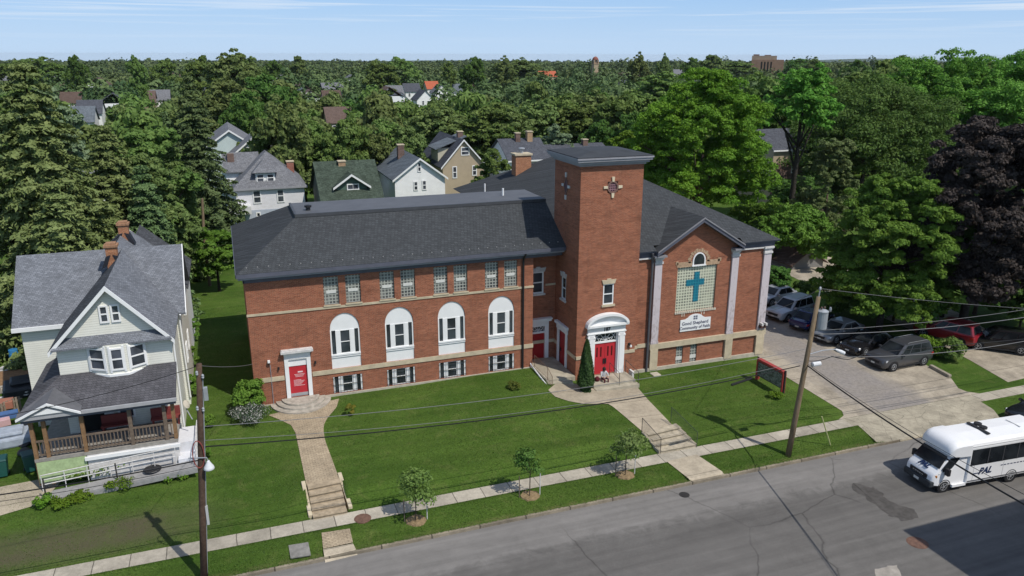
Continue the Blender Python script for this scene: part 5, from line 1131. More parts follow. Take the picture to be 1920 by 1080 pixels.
def broad(name,label,u,vtop,y,wpx,mat,leaf=.24,n=22000,lobes=46,lr=.28,shape='round',low=.18,cat='tree',tm=None,zb=None,inner=.35,rzf=None,trunk_r=None,flat=.75,hlimit=None,fine=1.):
    """tree whose top meets pixel (u,vtop) at depth y, wpx pixels wide"""
    if isinstance(y,tuple): y=G(u,y[0])[1]      # (v,) : pixel row of the trunk foot
    p=K.ony(u,vtop,y); base=g(p[0],y) if zb is None else zb; h=p[2]-base; dist=np.linalg.norm(np.array(p)-K.pos); rx=wpx*dist/K.f/2
    rz=(h*(1-low))/2; cz=h-rz
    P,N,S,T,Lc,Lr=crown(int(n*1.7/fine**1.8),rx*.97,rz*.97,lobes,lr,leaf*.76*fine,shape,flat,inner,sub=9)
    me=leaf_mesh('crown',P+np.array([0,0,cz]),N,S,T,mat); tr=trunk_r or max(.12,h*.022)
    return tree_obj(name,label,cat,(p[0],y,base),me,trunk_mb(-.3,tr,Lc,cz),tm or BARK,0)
def conifer_me(h,r,mat,n=14000,leaf=.2,levels=26,droop=.28,power=.85,base=.06):
    C=[];N=[];S=[];T=[]; per=n//(levels*9)
    for L_ in range(levels):
        t=(L_+rng.uniform(-.3,.3))/levels; t=min(.985,max(0,t)); z=h*(base+(1-base)*t); rr=r*(1-t)**power
        nb=int(7+5*(1-t))
        for b in range(nb):
            a=2*math.pi*(b+rng.uniform(-.35,.35))/nb+L_*.7; ln=rr*rng.uniform(.72,1.18)+.15; tint=rng.uniform(-.18,.18)
            m=max(6,int(per*(.35+1.1*(1-t)))); s=rng.uniform(.12,1.0,m)**.75; wid=.16*ln*(1.15-s)+.10
            x=s*ln; side=rng.randn(m)*wid; zz=z-droop*ln*s**1.4+.10*ln*np.clip(s-.75,0,1)-np.abs(rng.randn(m))*.12-.25*np.abs(side)
            C.append(np.stack([x*math.cos(a)-side*math.sin(a),x*math.sin(a)+side*math.cos(a),zz],1))
            nn=np.stack([np.full(m,math.cos(a)*.45),np.full(m,math.sin(a)*.45),np.full(m,.9)],1)+rng.randn(m,3)*.45; N.append(nn/np.linalg.norm(nn,axis=1)[:,None])
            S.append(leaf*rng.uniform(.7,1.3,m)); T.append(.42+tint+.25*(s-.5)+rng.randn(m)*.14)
    return leaf_mesh('crown',np.concatenate(C),np.concatenate(N),np.concatenate(S),np.concatenate(T),mat,asp=.42)
def conifer(name,label,u,vtop,y,wpx,mat,n=14000,leaf=.22,levels=26,droop=.28,power=.85,zb=None,cat='tree'):
    p=K.ony(u,vtop,y); base=g(p[0],y) if zb is None else zb; h=p[2]-base; dist=np.linalg.norm(np.array(p)-K.pos); r=wpx*dist/K.f/2
    mb=MB(); mb.tube([(0,0,-.3),(0,0,h*.5),(0,0,h*.97)],[h*.018,h*.011,.03],7)
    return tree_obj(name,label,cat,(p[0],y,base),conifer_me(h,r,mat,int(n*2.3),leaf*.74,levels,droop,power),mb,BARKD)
# --- right side
broad('honey_locust_tree','tall bright green tree rising behind the right end of the church roof',1330,116,31,280,G_BRIGHT,.27,52000,150,.19,'full',.0,fine=.7,inner=.3)
broad('maple_tree','round dense maple beside the parked cars and utility pole',1692,316,(622,),242,G_MAPLE,.24,48000,120,.21,'full',.02,inner=.4,fine=.7,tm=BARKD,flat=.62)
broad('purple_maple_tree','dark purple leaved maple at the right edge',1874,218,(618,),275,G_PURPLE,.24,54000,150,.19,'full',.12,inner=.42,fine=.75,tm=BARKD)
broad('broadleaf_tree','low bushy tree at the foot of the tall bright green tree',1440,385,30,130,G_MAPLE,.22,12000,44,.26,'full',.0)
broad('broadleaf_tree','dark bushy tree under the tan house at right',1505,335,38,120,G_DARK,.25,9000,40,.26,'full',.0)
broad('broadleaf_tree','dense dark tree behind the purple maple trunk',1862,400,(585,),190,G_DARK,.24,14000,46,.25,'full',.0)
broad('broadleaf_tree','dark low tree behind the round maple trunk',1690,500,(600,),190,G_DARK,.2,12000,46,.25,'full',.0)
broad('broadleaf_tree','dark low tree between the round maple and the garage',1618,510,(590,),90,G_DARK,.2,9000,40,.25,'full',.0)
broad('broadleaf_tree','dark green tree filling the right edge above the black car',1935,500,(612,),150,G_DARK,.2,10000,40,.25,'full',.05)
broad('birch_tree','slim pale green birch between the maple and the far brown house',1565,250,(470,),125,G_BIRCH,.19,16000,60,.2,'full',.0)
broad('broadleaf_tree','big dark green tree with a shadowed hollow behind the maple',1640,160,44,340,G_DARK,.33,34000,80,.24,'full',.0,fine=.8,tm=BARKD)
broad('broadleaf_tree','tall green tree with spiky sprigs at the upper right skyline',1770,98,50,270,G_MAPLE,.34,30000,74,.2,'full',.0,fine=.8)
broad('broadleaf_tree','lush green tree touching the right edge of the picture under the skyline',1890,104,46,260,G_MAPLE,.33,30000,70,.22,'full',.0,fine=.8)
broad('broadleaf_tree','thin crowned tree with bare dark stems before the tan house',1512,118,36,150,G_MAPLE,.27,12000,50,.24,'oval',.52,tm=BARKD,inner=.2)
broad('broadleaf_tree','small shaded tree filling the gap between the hall and the maple',1500,392,(494,),150,G_MAPLE,.22,16000,50,.26,'full',.0,tm=BARKD)
broad('broadleaf_tree','low shaded tree behind the white car',1458,500,(556,),60,G_DARK,.18,7000,30,.3,'round',.08,tm=BARKD)
broad('broadleaf_tree','dark small tree between the purple maple and the round maple',1800,395,(590,),180,G_DARK,.26,16000,50,.25,'full',.0,tm=BARKD)
broad('broadleaf_tree','broad tree under the purple maple at the right edge',1925,470,(590,),120,G_DARK,.20,9000,36,.26,'full',.0,tm=BARKD)
broad('broadleaf_tree','low light green tree behind the left end of the hall chimney',1180,235,40,130,G_BRIGHT,.26,12000,44,.25,'round',.08)
broad('flowering_tree','pale green tree with whitish bloom beyond the tower roof',1045,222,66,75,G_PALE,.26,7000,30,.28,'oval',.06)
broad('broadleaf_tree','leafy tree in front of the tan house gable',925,265,43,80,G_MID,.22,9000,32,.28,'round',.06)
broad('shrub','green shrub before the white gabled house',830,352,34,45,G_MID,.16,2500,16,.3,'round',.05,cat='shrub')
broad('shrub','small bush along the roof edge below the white house',778,360,34,50,G_BIRCH,.16,2500,16,.3,'round',.05,cat='shrub')
# --- left side
conifer('spruce_tree','huge old spruce at the left edge behind the house',38,100,17,270,G_SPRUCE,30000,.30,34,.34,.62)
conifer('spruce_tree','tall dark pointed spruce standing above the left trees',352,132,40,165,G_SPRUCED,22000,.26,32,.30,.78)
conifer('spruce_tree','broad shaggy spruce between the tall dark spruce and the left edge',190,225,24,200,G_SPRUCE,24000,.27,28,.36,.7)
conifer('spruce_tree','drooping yellowish green spruce beside the church left end',322,268,34,105,G_OLIVE,18000,.22,26,.4,.62)
conifer('spruce_tree','lower spruce just behind the ridge of the cream house',262,300,20,130,G_SPRUCED,16000,.23,24,.34,.7)
conifer('spruce_tree','shaggy spruce low at the left edge behind the grey roof',95,330,13,170,G_SPRUCE,18000,.24,24,.36,.6)
broad('broadleaf_tree','bright green small tree against the left end of the church',396,408,(548,),92,G_MAPLE,.19,9000,34,.28,'full',.0,tm=BARKD)
broad('broadleaf_tree','light green tree between the left spruces',270,205,33,150,G_MID,.28,14000,46,.25,'round',.06)
broad('broadleaf_tree','mid green tree filling the gap beside the tall dark spruce',262,262,26,150,G_OLIVE,.25,16000,56,.24,'full',.0)
broad('broadleaf_tree','olive tree below the broad shaggy spruce',140,300,24,130,G_MID,.24,14000,50,.24,'full',.0)
broad('willow_tree','pale grey green feathery tree at the far left',85,140,62,110,G_PALE,.33,9000,36,.28,'round',.06)
broad('broadleaf_tree','yellow green tree low between the spruces at the left',62,275,30,120,G_BRIGHT,.24,9000,34,.28,'round',.06)

# --- middle and far belts: a few kinds, copied
def kind(n,rx,rz,leaf,mat,shape,lobes=36,lr=.3,h0=.0,low=.01):
    P,N,S,T,Lc,Lr=crown(n,rx,rz,lobes,lr,leaf,shape,.75,.35,sub=6); h=2*rz/(1-low); cz=h-rz
    me=leaf_mesh('crown',P+np.array([0,0,cz]),N,S,T,mat); return me,h,rx,trunk_mb(-.3,.25,Lc,cz,4),cz
MIDK=[kind(11000,4.6,5.6,.27,G_OLIVE,'full',48),kind(11000,5.0,5.2,.28,G_MID,'full',44),kind(10000,4.2,6.0,.26,G_MID,'full',52),kind(10000,5.2,5.,.28,G_DARK,'full',44),kind(8000,3.6,4.4,.25,G_OLIVE,'full')]
GRP='trees in the belt behind the row of houses'
FARPX=[(133,172,192,26),(168,187,204,34),(150,199,216,40),(300,168,182,26),(620,169,186,30),(632,200,214,22),(735,160,176,34),(770,156,170,28),(748,172,188,26),(792,168,190,22),(824,158,186,16),(848,157,168,26),(890,153,162,22),(1025,133,146,32),]
def mid(u,v,y,k,scale=None,cat='tree',label=None,wpx=None):
    if any(abs(u-q[0])<(wpx or 100)*.46+q[3]*.5 and v<q[2]+2 and y<250 for q in FARPX): return
    me,h,rx,tmb,cz=MIDK[k]; p=K.ony(u,v,y); base=g(p[0],y); s=(p[2]-base)/h
    dist=np.linalg.norm(np.array(p)-K.pos); sw=(wpx*dist/K.f/2/rx) if wpx else s
    t=thing('belt_tree',label or 'leafy green tree in the dense belt behind the row of houses','tree',(p[0],y,base),rng.uniform(0,6.28),'tall trees on the skyline' if label else GRP)
    t.scale=(sw,sw,s)
    c=bpy.data.objects.new('crown',me); COL.objects.link(c); c.parent=t
    tr=bpy.data.objects.new('trunk',TRM[k]); COL.objects.link(tr); tr.parent=t; return t
TRM=[k[3].mesh('trunk',BARKD,smooth=True) for k in MIDK]
for (u,v,y,k,w_) in ((505,225,64,1,100),(548,240,64,0,100),(602,247,64,2,100),(652,252,63,1,90),(700,247,64,0,90),(460,262,72,2,70),(515,190,62,0,130),(560,200,70,2,110),(600,215,66,0,120),(560,170,84,0,130),(640,225,62,1,110),(625,185,90,0,110),(690,195,74,0,140),(725,220,72,2,110),(770,190,82,0,130),(830,200,90,0,140),(880,185,88,0,140),(765,235,70,0,90),(890,215,86,2,110),(925,190,86,2,130),(960,210,84,0,120),(1000,185,92,0,130),(1045,180,96,1,130),(1085,190,90,2,120),(1120,175,98,0,130),(1160,180,86,1,130),(1200,165,92,2,130),(1130,225,70,3,100),(1195,210,66,3,110),(960,240,82,1,90),(470,170,110,3,110),(455,185,100,3,90),(440,99,200,0,120),(562,97,190,3,130),(715,112,260,2,70),(860,108,240,3,90),(995,128,200,0,90),(1240,130,150,2,120),(310,118,220,3,110),(430,150,130,0,120),(500,140,150,3,130),(350,150,120,3,120),(560,120,160,3,130),(290,160,110,1,130),(220,165,118,1,120),(170,150,130,3,110),(130,175,100,1,100),(30,165,90,1,120),(250,130,170,0,120),(330,128,180,3,110),(1450,130,62,2,140),(1580,130,70,2,150),(1520,150,58,3,150),(1410,165,56,3,130),(1660,112,80,1,150),(1720,125,72,2,150),(1840,110,75,2,150),(1905,125,70,3,150),(1960,110,62,1,190),(1610,175,60,3,160),(1500,230,52,3,150)):
    mid(u,v,y,k,wpx=w_)
_r=np.random.RandomState(31)
for u in list(range(15,1400,46))+[1500,1545,1600]:
    u+=_r.uniform(-14,14)
    if 985<u<1185 or 590<u<650: continue
    mid(u,_r.uniform(101,114),_r.uniform(190,430),_r.randint(5),wpx=_r.uniform(34,84),label='tall tree breaking the skyline above the distant canopy')
FARK=[leaf_mesh('crown',*[x if i else x+np.array([0,0,5.]) for i,x in enumerate(crown(2200,4.8,4.8,26,.3,.5,'full',.8,.4)[:4])],m_) for m_ in (G_OLIVE,G_MID,G_DARK,G_MID,G_OLIVE)]+[conifer_me(11,3.2,G_SPRUCED,1500,.7,12)]
def blocked(x,y):
    if -20<x<75 and y<105: return True
    return any((x-a)**2+(y-b)**2<c*c for a,b,c in CLEAR)
CLEAR=[]
def far_trees():
    pts=[]; 
    for _ in range(60000):
        az=R(rng.uniform(-15,56)); d=math.sqrt(rng.uniform(100**2,420**2)); x,y=K.pos[0]+d*math.sin(az),K.pos[1]+d*math.cos(az)
        if y<55 or blocked(x,y): continue
        sp=6.2+d*.010
        if any((x-a)**2+(y-b)**2<sp*sp for a,b,_ in pts): continue
        pts.append((x,y,d))
    pts.sort(key=lambda q:q[2]); return pts
def canopy(pts,name,label,leaf,nl,seed):
    """the far-off wood that reads as one mass"""
    r=np.random.RandomState(seed); C=[];N=[];S=[];T=[]
    for x,y,d in pts:
        k=nl; q=r.randn(k,3); q/=np.linalg.norm(q,axis=1)[:,None]; q[:,2]=np.abs(q[:,2])*.9-.15
        w_,h_=r.uniform(3.,8.)*(.8 if r.rand()<.3 else 1.),r.uniform(5.5,12.5) if d<900 else r.uniform(5.0,9.5); 
        if r.rand()<.08: h_*=1.4
        bump=1+.18*np.sin(q[:,0]*5+x)+.15*np.cos(q[:,1]*6+y)
        P=q*bump[:,None]*np.array([w_,w_,h_*.55])*(1+d*.00025); P+=np.array([x,y,g(x,y)+h_*.5]); C.append(P); n=q+r.randn(k,3)*.3+np.array([0,0,.15]); N.append(n/np.linalg.norm(n,axis=1)[:,None]); S.append(np.full(k,leaf)*r.uniform(.7,1.3,k)*(1+d*.0006)); T.append(r.uniform(.12,.82)+r.randn(k)*.09)
    me=leaf_mesh(name,np.concatenate(C),np.concatenate(N),np.concatenate(S),np.concatenate(T),fol('leaf_far',(.040,.078,.026),(.150,.195,.070),.15))
    o=bpy.data.objects.new(name,me); COL.objects.link(o); tag(o,label,'wood',None,'stuff'); return o
# ---------------------------------------------------------------- vehicles
def paint(name,c,rough=.28,metal=.0):
    if name in MC: return MC[name]
    t=NT(name,rough,.5,metal); v=t.co(); t.col(t.mix(1.,c,t.ramp(t.noise(v,1.2,3,.6),(.3,.9),(.7,1.05)),'MULTIPLY')); t.b.inputs['Coat Weight'].default_value=.5; MC[name]=t.m; return t.m
CG=glass('car_glass',(.008,.010,.012),.1); CG.node_tree.nodes['Principled BSDF'].inputs['Specular IOR Level'].default_value=.3; RIM=plain('alloy_rim',(.42,.43,.44),.4,.5,.5); HL=plain('headlamp_lens',(.62,.64,.66),.15,.6); TLM=plain('tail_lamp_lens',(.42,.02,.02),.2,.5); PLT=plain('number_plate',(.62,.62,.58),.5,.3); BP=plain('black_plastic',(.022,.022,.024),.6,.3); RUB=plain('tyre_rubber',(.025,.025,.026),.85,.2); AMB=plain('amber_lens',(.55,.20,.03),.3,.5)
def wheel(par,x,y,r,wd,side,rim=RIM):
    mb=MB(); a=wd/2; mb.lathe([(r*.62,-a),(r*.92,-a),(r,-a*.7),(r,a*.7),(r*.92,a),(r*.62,a)],(0,0,0),20,'y'); w=mb.build('wheel',RUB,par,smooth=False,local=True); w.location=(x,y,r)
    mb=MB(); e=side*(a+.004); mb.lathe([(r*.64,e-.012*side),(r*.64,e),(r*.56,e+.006*side),(r*.54,e-.03*side)],(0,0,0),20,'y')
    for k in range(5):
        t=2*math.pi*k/5; mb.bar((0,e-.005*side,0),(r*.58*math.cos(t),e-.005*side,r*.58*math.sin(t)),.05*r/.35,.02)
    mb.lathe([(r*.16,e-.02*side),(r*.16,e+.008*side)],(0,0,0),10,'y'); rm=mb.build('rim',rim,w,local=True)
    return w
def car(name,label,loc,rz,pm,L=4.9,W=1.95,H=1.75,kind='suv',cat='car',rails=False,ywheel=.36):
    c=thing(name,label,cat,loc,rz); b=lambda n,mb,m,**k: mb.build(n,m,k.pop('par',c),local=True,**k)
    hw=W/2; zb=.24
    if kind=='suv': ST_=[(-.5,.80,.50),(-.485,.92,.56),(-.44,.98,.595),(-.25,1.,.60),(0,1.,.605),(.2,1.,.605),(.28,.99,.60),(.40,.97,.565),(.46,.93,.53),(.49,.84,.46),(.5,.72,.38)]; gh=(-.485,-.425,.05,.235)
    else: ST_=[(-.5,.78,.52),(-.485,.90,.60),(-.40,.97,.645),(-.25,1.,.635),(0,1.,.64),(.2,1.,.635),(.28,.99,.625),(.40,.96,.57),(.46,.91,.52),(.49,.82,.45),(.5,.70,.38)]; gh=(-.40,-.23,.04,.235)
    rings=[]
    for f,wf,zf in ST_:
        x=f*L; w=hw*wf; zt=zf*H; z0=zb+(.10 if abs(f)>.47 else 0); zm=z0+(zt-z0)*.55
        rings.append([(x,-w*.86,z0),(x,-w*.98,z0+.14),(x,-w,zm),(x,-w*.965,zt-.07),(x,-w*.82,zt),(x,0,zt+.02),(x,w*.82,zt),(x,w*.965,zt-.07),(x,w,zm),(x,w*.98,z0+.14),(x,w*.86,z0),(x,0,z0)])
    mb=MB(); mb.loft(rings); body=b('body',mb,pm,smooth=True)
    e=body.modifiers.new('edges','EDGE_SPLIT'); e.split_angle=R(38)
    zt=(.60 if kind=='suv' else .635)*H; xr0,xr1,xf1,xf0=[q*L for q in gh]; w0,w1=hw*.93,hw*.74
    def rr(x0,x1,w,z,k=.10): return [(x0,-w+k,z),(x0+k,-w,z),(x1-k,-w,z),(x1,-w+k,z),(x1,w-k,z),(x1-k,w,z),(x0+k,w,z),(x0,w-k,z)]
    f=.93; lerp=lambda a,b_,t:a+(b_-a)*t
    mb=MB(); mb.loft([rr(xr0,xf0,w0,zt-.04),rr(lerp(xr0,xr1,f),lerp(xf0,xf1,f),lerp(w0,w1,f),lerp(zt,H,f)),rr(xr1+.05,xf1-.06,w1-.07,H,.14)]); b('cabin',mb,pm)
    side=lambda s,x,t,o=.014:(x,s*(lerp(w0,w1,t*f)+o),lerp(zt-.04,lerp(zt,H,f),t))
    xb=lambda t:lerp(xr0,lerp(xr0,xr1,f),t); xf=lambda t:lerp(xf0,lerp(xf0,xf1,f),t)
    t0,t1=.14,.93
    cuts=[.03,.36,.39,.70,.73,.95] if kind=='suv' else [.08,.46,.49,.93]
    for s in (-1,1):
        for k in range(0,len(cuts),2):
            a0,a1=cuts[k],cuts[k+1]; q=lambda fr,t: side(s,lerp(xb(t)+.12,xf(t)-.12,fr),t)
            mb=MB(); mb.poly([q(a0,t0),q(a1,t0),q(a1,t1),q(a0,t1)]); b('side_window',mb,CG)
    for nm,fx,sg in (('windshield',xf,1),('rear_window',xb,-1)):
        mb=MB(); o=.014*sg; mb.poly([(fx(t0)+o,-(lerp(w0,w1,t0)-.12),side(1,0,t0)[2]+.01),(fx(t0)+o,lerp(w0,w1,t0)-.12,side(1,0,t0)[2]+.01),(fx(t1)+o,lerp(w0,w1,t1)-.12,side(1,0,t1)[2]),(fx(t1)+o,-(lerp(w0,w1,t1)-.12),side(1,0,t1)[2])]); b(nm,mb,CG)
    r=ywheel
    for x in (-.295*L,.305*L):
        for s in (-1,1):
            mb=MB(); mb.lathe([(r*1.16,s*(hw-.28)),(r*1.16,s*(hw+.004)),(r*1.02,s*(hw+.004)),(r*1.02,s*(hw-.2))],(x,0,r),20,'y'); b('wheel_arch',mb,BP)
            wheel(c,x,s*(hw-.10),r,.23,s)
    zt_=lambda f_: np.interp(f_,[q[0] for q in ST_],[q[2] for q in ST_])*H
    for s in (-1,1):
        mb=MB(); mb.hexa([(.462*L,s*hw*.58,.40*H),(.496*L,s*hw*.58,.40*H),(.455*L,s*hw*.93,.42*H),(.43*L,s*hw*.93,.42*H),(.455*L,s*hw*.58,.47*H),(.488*L,s*hw*.58,.46*H),(.447*L,s*hw*.94,.50*H),(.42*L,s*hw*.94,.50*H)]); b('headlight',mb,HL)
        mb=MB(); mb.hexa([(-.497*L,s*hw*.60,.40*H),(-.47*L,s*hw*.60,.40*H),(-.43*L,s*hw*.985,.43*H),(-.485*L,s*hw*.93,.43*H),(-.495*L,s*hw*.60,.50*H),(-.47*L,s*hw*.60,.50*H),(-.43*L,s*hw*.985,.53*H),(-.48*L,s*hw*.93,.53*H)]); b('taillight',mb,TLM)
        mb=MB(); mb.obox((xf0-.42,s*(hw+.07),zt+.08),(.16,.20,.14),s*.15); b('mirror',mb,pm)
        if rails: mb=MB(); mb.tube([(xr1+.2,s*(w1-.10),H+.0),(xr1+.3,s*(w1-.10),H+.06),(xf1-.35,s*(w1-.10),H+.06),(xf1-.25,s*(w1-.10),H)],.02,5); b('roof_rail',mb,RIM)
    mb=MB(); mb.box(.485*L,.503*L,-hw*.52,hw*.52,.33*H,.44*H); b('grille',mb,BP)
    mb=MB(); mb.box(.47*L,.505*L,-hw*.70,hw*.70,.17*H,.26*H); b('front_bumper',mb,BP,bevel=.03); mb=MB(); mb.box(-.508*L,-.47*L,-hw*.74,hw*.74,.17*H,.29*H); b('rear_bumper',mb,BP,bevel=.03)
    for sx in (1,-1): mb=MB(); x=sx*.508*L; mb.box(x-.006,x+.008,-.16,.16,.27*H,.34*H); b('license_plate',mb,PLT)
    for s in (-1,1): mb=MB(); mb.box(-.22*L,.22*L,s*hw*.985-.02,s*hw*.985+.02,.22,.32); b('sill',mb,BP)
    return c
def park(u,v,dx,dy,**k):
    """centre of the car at the ground pixel (u,v), nose pointing to (dx,dy)"""
    p=G(u,v); return dict(loc=(p[0],p[1],p[2]+.03),rz=math.atan2(dy,dx),**k)
fw_,rw_=np.array(G(1672,697)),np.array(G(1732,685)); cc=(fw_+rw_)/2; d=(fw_-rw_)
n_=np.array((-d[1],d[0]))/np.linalg.norm(d[:2]); 
car('parked_suv','dark grey sport utility car standing alone in the middle of the driveway',(cc[0]-n_[0]*.9*-1*-1,cc[1]+.92,cc[2]+.03),math.atan2(d[1],d[0]),paint('gunmetal',(.070,.073,.082),.3,.3),5.0,1.98,1.78,'suv',rails=True)
car('parked_suv','silver white sport utility car beside the church corner',**park(1480,594,-1,-.25),pm=paint('silver_white',(.46,.49,.52),.3,.2),L=4.6,W=1.85,H=1.72,kind='suv',rails=True)
car('parked_car','pale car half hidden by the church corner pilaster',**park(1452,566,-1,-.2),pm=paint('pale_grey',(.34,.36,.39),.3,.2),L=4.7,W=1.85,H=1.45,kind='sedan')
car('parked_car','deep blue car showing its red tail lamp next to the silver white one',**park(1521,611,1,.35),pm=paint('deep_blue',(.012,.022,.10),.25,.1),L=4.5,W=1.8,H=1.46,kind='sedan')
car('parked_car','silver grey saloon behind the utility pole in the tree shade',**park(1570,634,-1,-.22),pm=paint('mid_silver',(.25,.26,.27),.3,.3),L=4.7,W=1.82,H=1.46,kind='sedan')
car('parked_car','black car under the maple with a pale front wheel',**park(1625,656,-1,-.18),pm=paint('gloss_black',(.012,.012,.014),.2,.1),L=4.7,W=1.82,H=1.47,kind='sedan')
car('parked_suv','red sport utility car with its rear to the street under the maple',**park(1773,637,-.35,1),pm=paint('cherry_red',(.26,.015,.025),.3,.1),L=4.7,W=1.88,H=1.76,kind='suv')
car('parked_suv','black sport utility car with bright wheels in the right driveway shade',**park(1868,654,-.75,.65),pm=paint('gloss_black',(.012,.012,.014)),L=4.8,W=1.92,H=1.72,kind='suv')
car('parked_car','black car parked on the street at the right edge behind the bus',**park(1950,786,-1,-.02),pm=paint('ink_black',(.014,.017,.02),.25,.1),L=4.8,W=1.85,H=1.50,kind='sedan')
# shuttle bus
def bus():
    f_,r_=np.array(G(1768,925)),np.array(G(1890,903)); d=f_-r_; ang=math.atan2(d[1],d[0]); wb=np.linalg.norm(d[:2])
    u=d/np.linalg.norm(d); nrm=np.array((-u[1],u[0],0)); W=2.2; mid=f_-u*2.62; mid=mid-nrm*(W/2-.10)*1.0
    if (mid[1])<f_[1]: mid=f_-u*2.62+nrm*(W/2-.10)
    B=thing('shuttle_bus','white shuttle bus with dark side windows driving on the road','bus',(mid[0],mid[1],f_[2]+.03),ang); print('bus',mid,ang,wb)
    WH=plain('bus_white',(.80,.80,.80),.35,.5,0,.05,.8); b=lambda n,mb,m,**k: mb.build(n,m,k.pop('par',B),local=True,**k)
    h=W/2; x0,x1=-4.0,1.30
    pr=[(-h,.42),(-h,2.45),(-h+.06,2.66),(-h+.20,2.78),(0,2.84),(h-.20,2.78),(h-.06,2.66),(h,2.45),(h,.42)]
    mb=MB(); mb.loft([[(x,y,z) for y,z in pr] for x in (x0,x1)]); b('body',mb,WH)
    mb=MB()
    rings=[]
    for x,zt,zb_,w in ((1.28,2.86,2.02,1.),(1.9,2.86,2.04,.99),(2.25,2.80,2.08,.97),(2.48,2.62,2.12,.92),(2.58,2.38,2.16,.84)):
        q=h*w; rings.append([(x,-q,zb_),(x,-q,zt-.22),(x,-q+.12,zt-.06),(x,-q+.35,zt),(x,q-.35,zt),(x,q-.12,zt-.06),(x,q,zt-.22),(x,q,zb_)])
    mb.loft(rings); cap=b('roof_cap',mb,WH,smooth=True); e=cap.modifiers.new('edges','EDGE_SPLIT'); e.split_angle=R(35)
    cw=.98
    st=[(1.25,.42,2.10,1.,1.),(2.30,.42,2.06,1.,.90),(2.46,.42,1.98,1.,.90),(3.02,.46,1.32,.99,.93),(3.24,.50,1.18,.96,.92),(3.38,.55,1.02,.90,.88),(3.43,.60,.85,.84,.82)]
    mb=MB(); mb.loft([[(x,-cw*a,zb_),(x,-cw*a,zb_+(zt-zb_)*.55),(x,-cw*t,zt-.05),(x,-cw*t+.12,zt),(x,cw*t-.12,zt),(x,cw*t,zt-.05),(x,cw*a,zb_+(zt-zb_)*.55),(x,cw*a,zb_)] for x,zb_,zt,a,t in st]); cab=b('cab',mb,WH,smooth=True); e=cab.modifiers.new('edges','EDGE_SPLIT'); e.split_angle=R(30)
    mb=MB(); mb.poly([(2.99,-.88,1.37),(2.99,.88,1.37),(2.50,.80,1.985),(2.50,-.80,1.985)]); ws=b('windshield',mb,CG); ws.location=(.03,0,.03)
    mb=MB(); mb.box(3.12,3.53,-.93,.93,.36,.74); b('front_bumper',mb,plain('dark_bumper',(.035,.04,.045),.6,.3),bevel=.08)
    mb=MB(); mb.box(3.39,3.47,-.58,.58,.76,.98); gr=b('grille',mb,BP,bevel=.02); mb=MB(); 
    for k in range(5): mb.box(3.47,3.482,-.36+k*.15,-.26+k*.15,.84,.90)
    b('badge',mb,RIM,par=gr); mb=MB(); mb.box(3.53,3.542,-.17,.17,.46,.60); b('license_plate',mb,PLT)
    for s in (-1,1):
        mb=MB(); mb.hexa([(3.08,s*.90,.86),(3.43,s*.66,.84),(3.45,s*.62,.86),(3.18,s*.90,.90),(2.98,s*.955,1.14),(3.30,s*.70,1.06),(3.34,s*.66,1.06),(3.05,s*.95,1.16)]); hl=b('headlight',mb,HL); mb=MB(); mb.obox((3.20,s*.90,1.0),(.14,.08,.12),-s*.6); b('indicator',mb,AMB,par=hl)
        mb=MB(); o=s*(cw*.985+.012); mb.poly([(1.62,o,1.25),(2.86,o,1.25),(2.92,s*.955,1.42),(2.42,s*(cw*.92+.02),1.95),(1.62,s*(cw*.93+.03),1.98)]); b('cab_window',mb,CG)
        mb=MB(); mb.box(2.62,2.80,s*1.14-.13,s*1.14+.13,1.12,1.50); b('mirror',mb,BP,bevel=.03)
        y=s*(h+.006); mb=MB(); mb.box(x0+.25,x1-.06,min(y,y-s*.02),max(y,y-s*.02),1.42,2.36); b('window_band',mb,CG)
        mb=MB(); [mb.box(q-.025,q+.025,min(y,y+s*.012),max(y,y+s*.012),1.42,2.36) for q in (-2.9,-1.9,-.9,.1)]; b('window_mullion',mb,plain('mullion_grey',(.06,.06,.065)))
        mb=MB(); mb.box(x0+.02,x1,min(s*h,y),max(s*h,y),.44,.49); [mb.box(q-.008,q+.008,min(s*h,y),max(s*h,y),.5,1.40) for q in (-2.9,-1.05,.95)]; b('panel_seam',mb,plain('seam_grey',(.38,.38,.39)))
        mb=MB(); mb.box(x0+.1,x1-.05,s*h-.015,s*h+.015,.50,.535); b('skirt_line',mb,BP)
        mb=MB(); mb.box(x0,x1-.02,s*(h-.02)-.02,s*(h-.02)+.02,2.50,2.54); b('drip_rail',mb,plain('pale_grey_trim',(.5,.5,.5)))
        for x,nm in ((2.62,'f'),(-1.72,'r')):
            mb=MB(); rr_=.40; yy=s*((cw if nm=='f' else h)-.02); mb.lathe([(rr_,yy-s*.3),(rr_,yy+s*.028),(rr_*.9,yy+s*.028),(rr_*.9,yy-s*.1)],(x,0,.37),20,'y'); b('wheel_arch',mb,BP); wheel(B,x,s*((cw if nm=='f' else h)-.13),.35,.26,s)
    mb=MB(); mb.box(1.32,2.2,.99,1.10,.30,.44); b('step',mb,WH)
    # roof hatch and air conditioner
    mb=MB(); mb.box(-.30,-.12,-.78,.62,2.84,2.90); b('roof_vent',mb,BP); mb=MB(); mb.lathe([(.20,2.84),(.20,2.93),(.12,2.95)],(-.52,-.05,0),14); mb.lathe([(.20,2.84),(.20,2.93),(.12,2.95)],(-.62,.42,0),14) if False else None; b('roof_fan',mb,BP)
    mb=MB(); mb.lathe([(.20,2.82),(.20,2.92),(.12,2.94)],(-.62,-.50,0),14); b('roof_fan',mb,BP)
    mb=MB(); mb.box(-2.6,-2.55,-.5,.4,2.84,2.865); b('roof_seam',mb,plain('pale_grey_trim',(.5,.5,.5)))
    nav=plain('navy_paint',(.015,.03,.085),.5,.3)
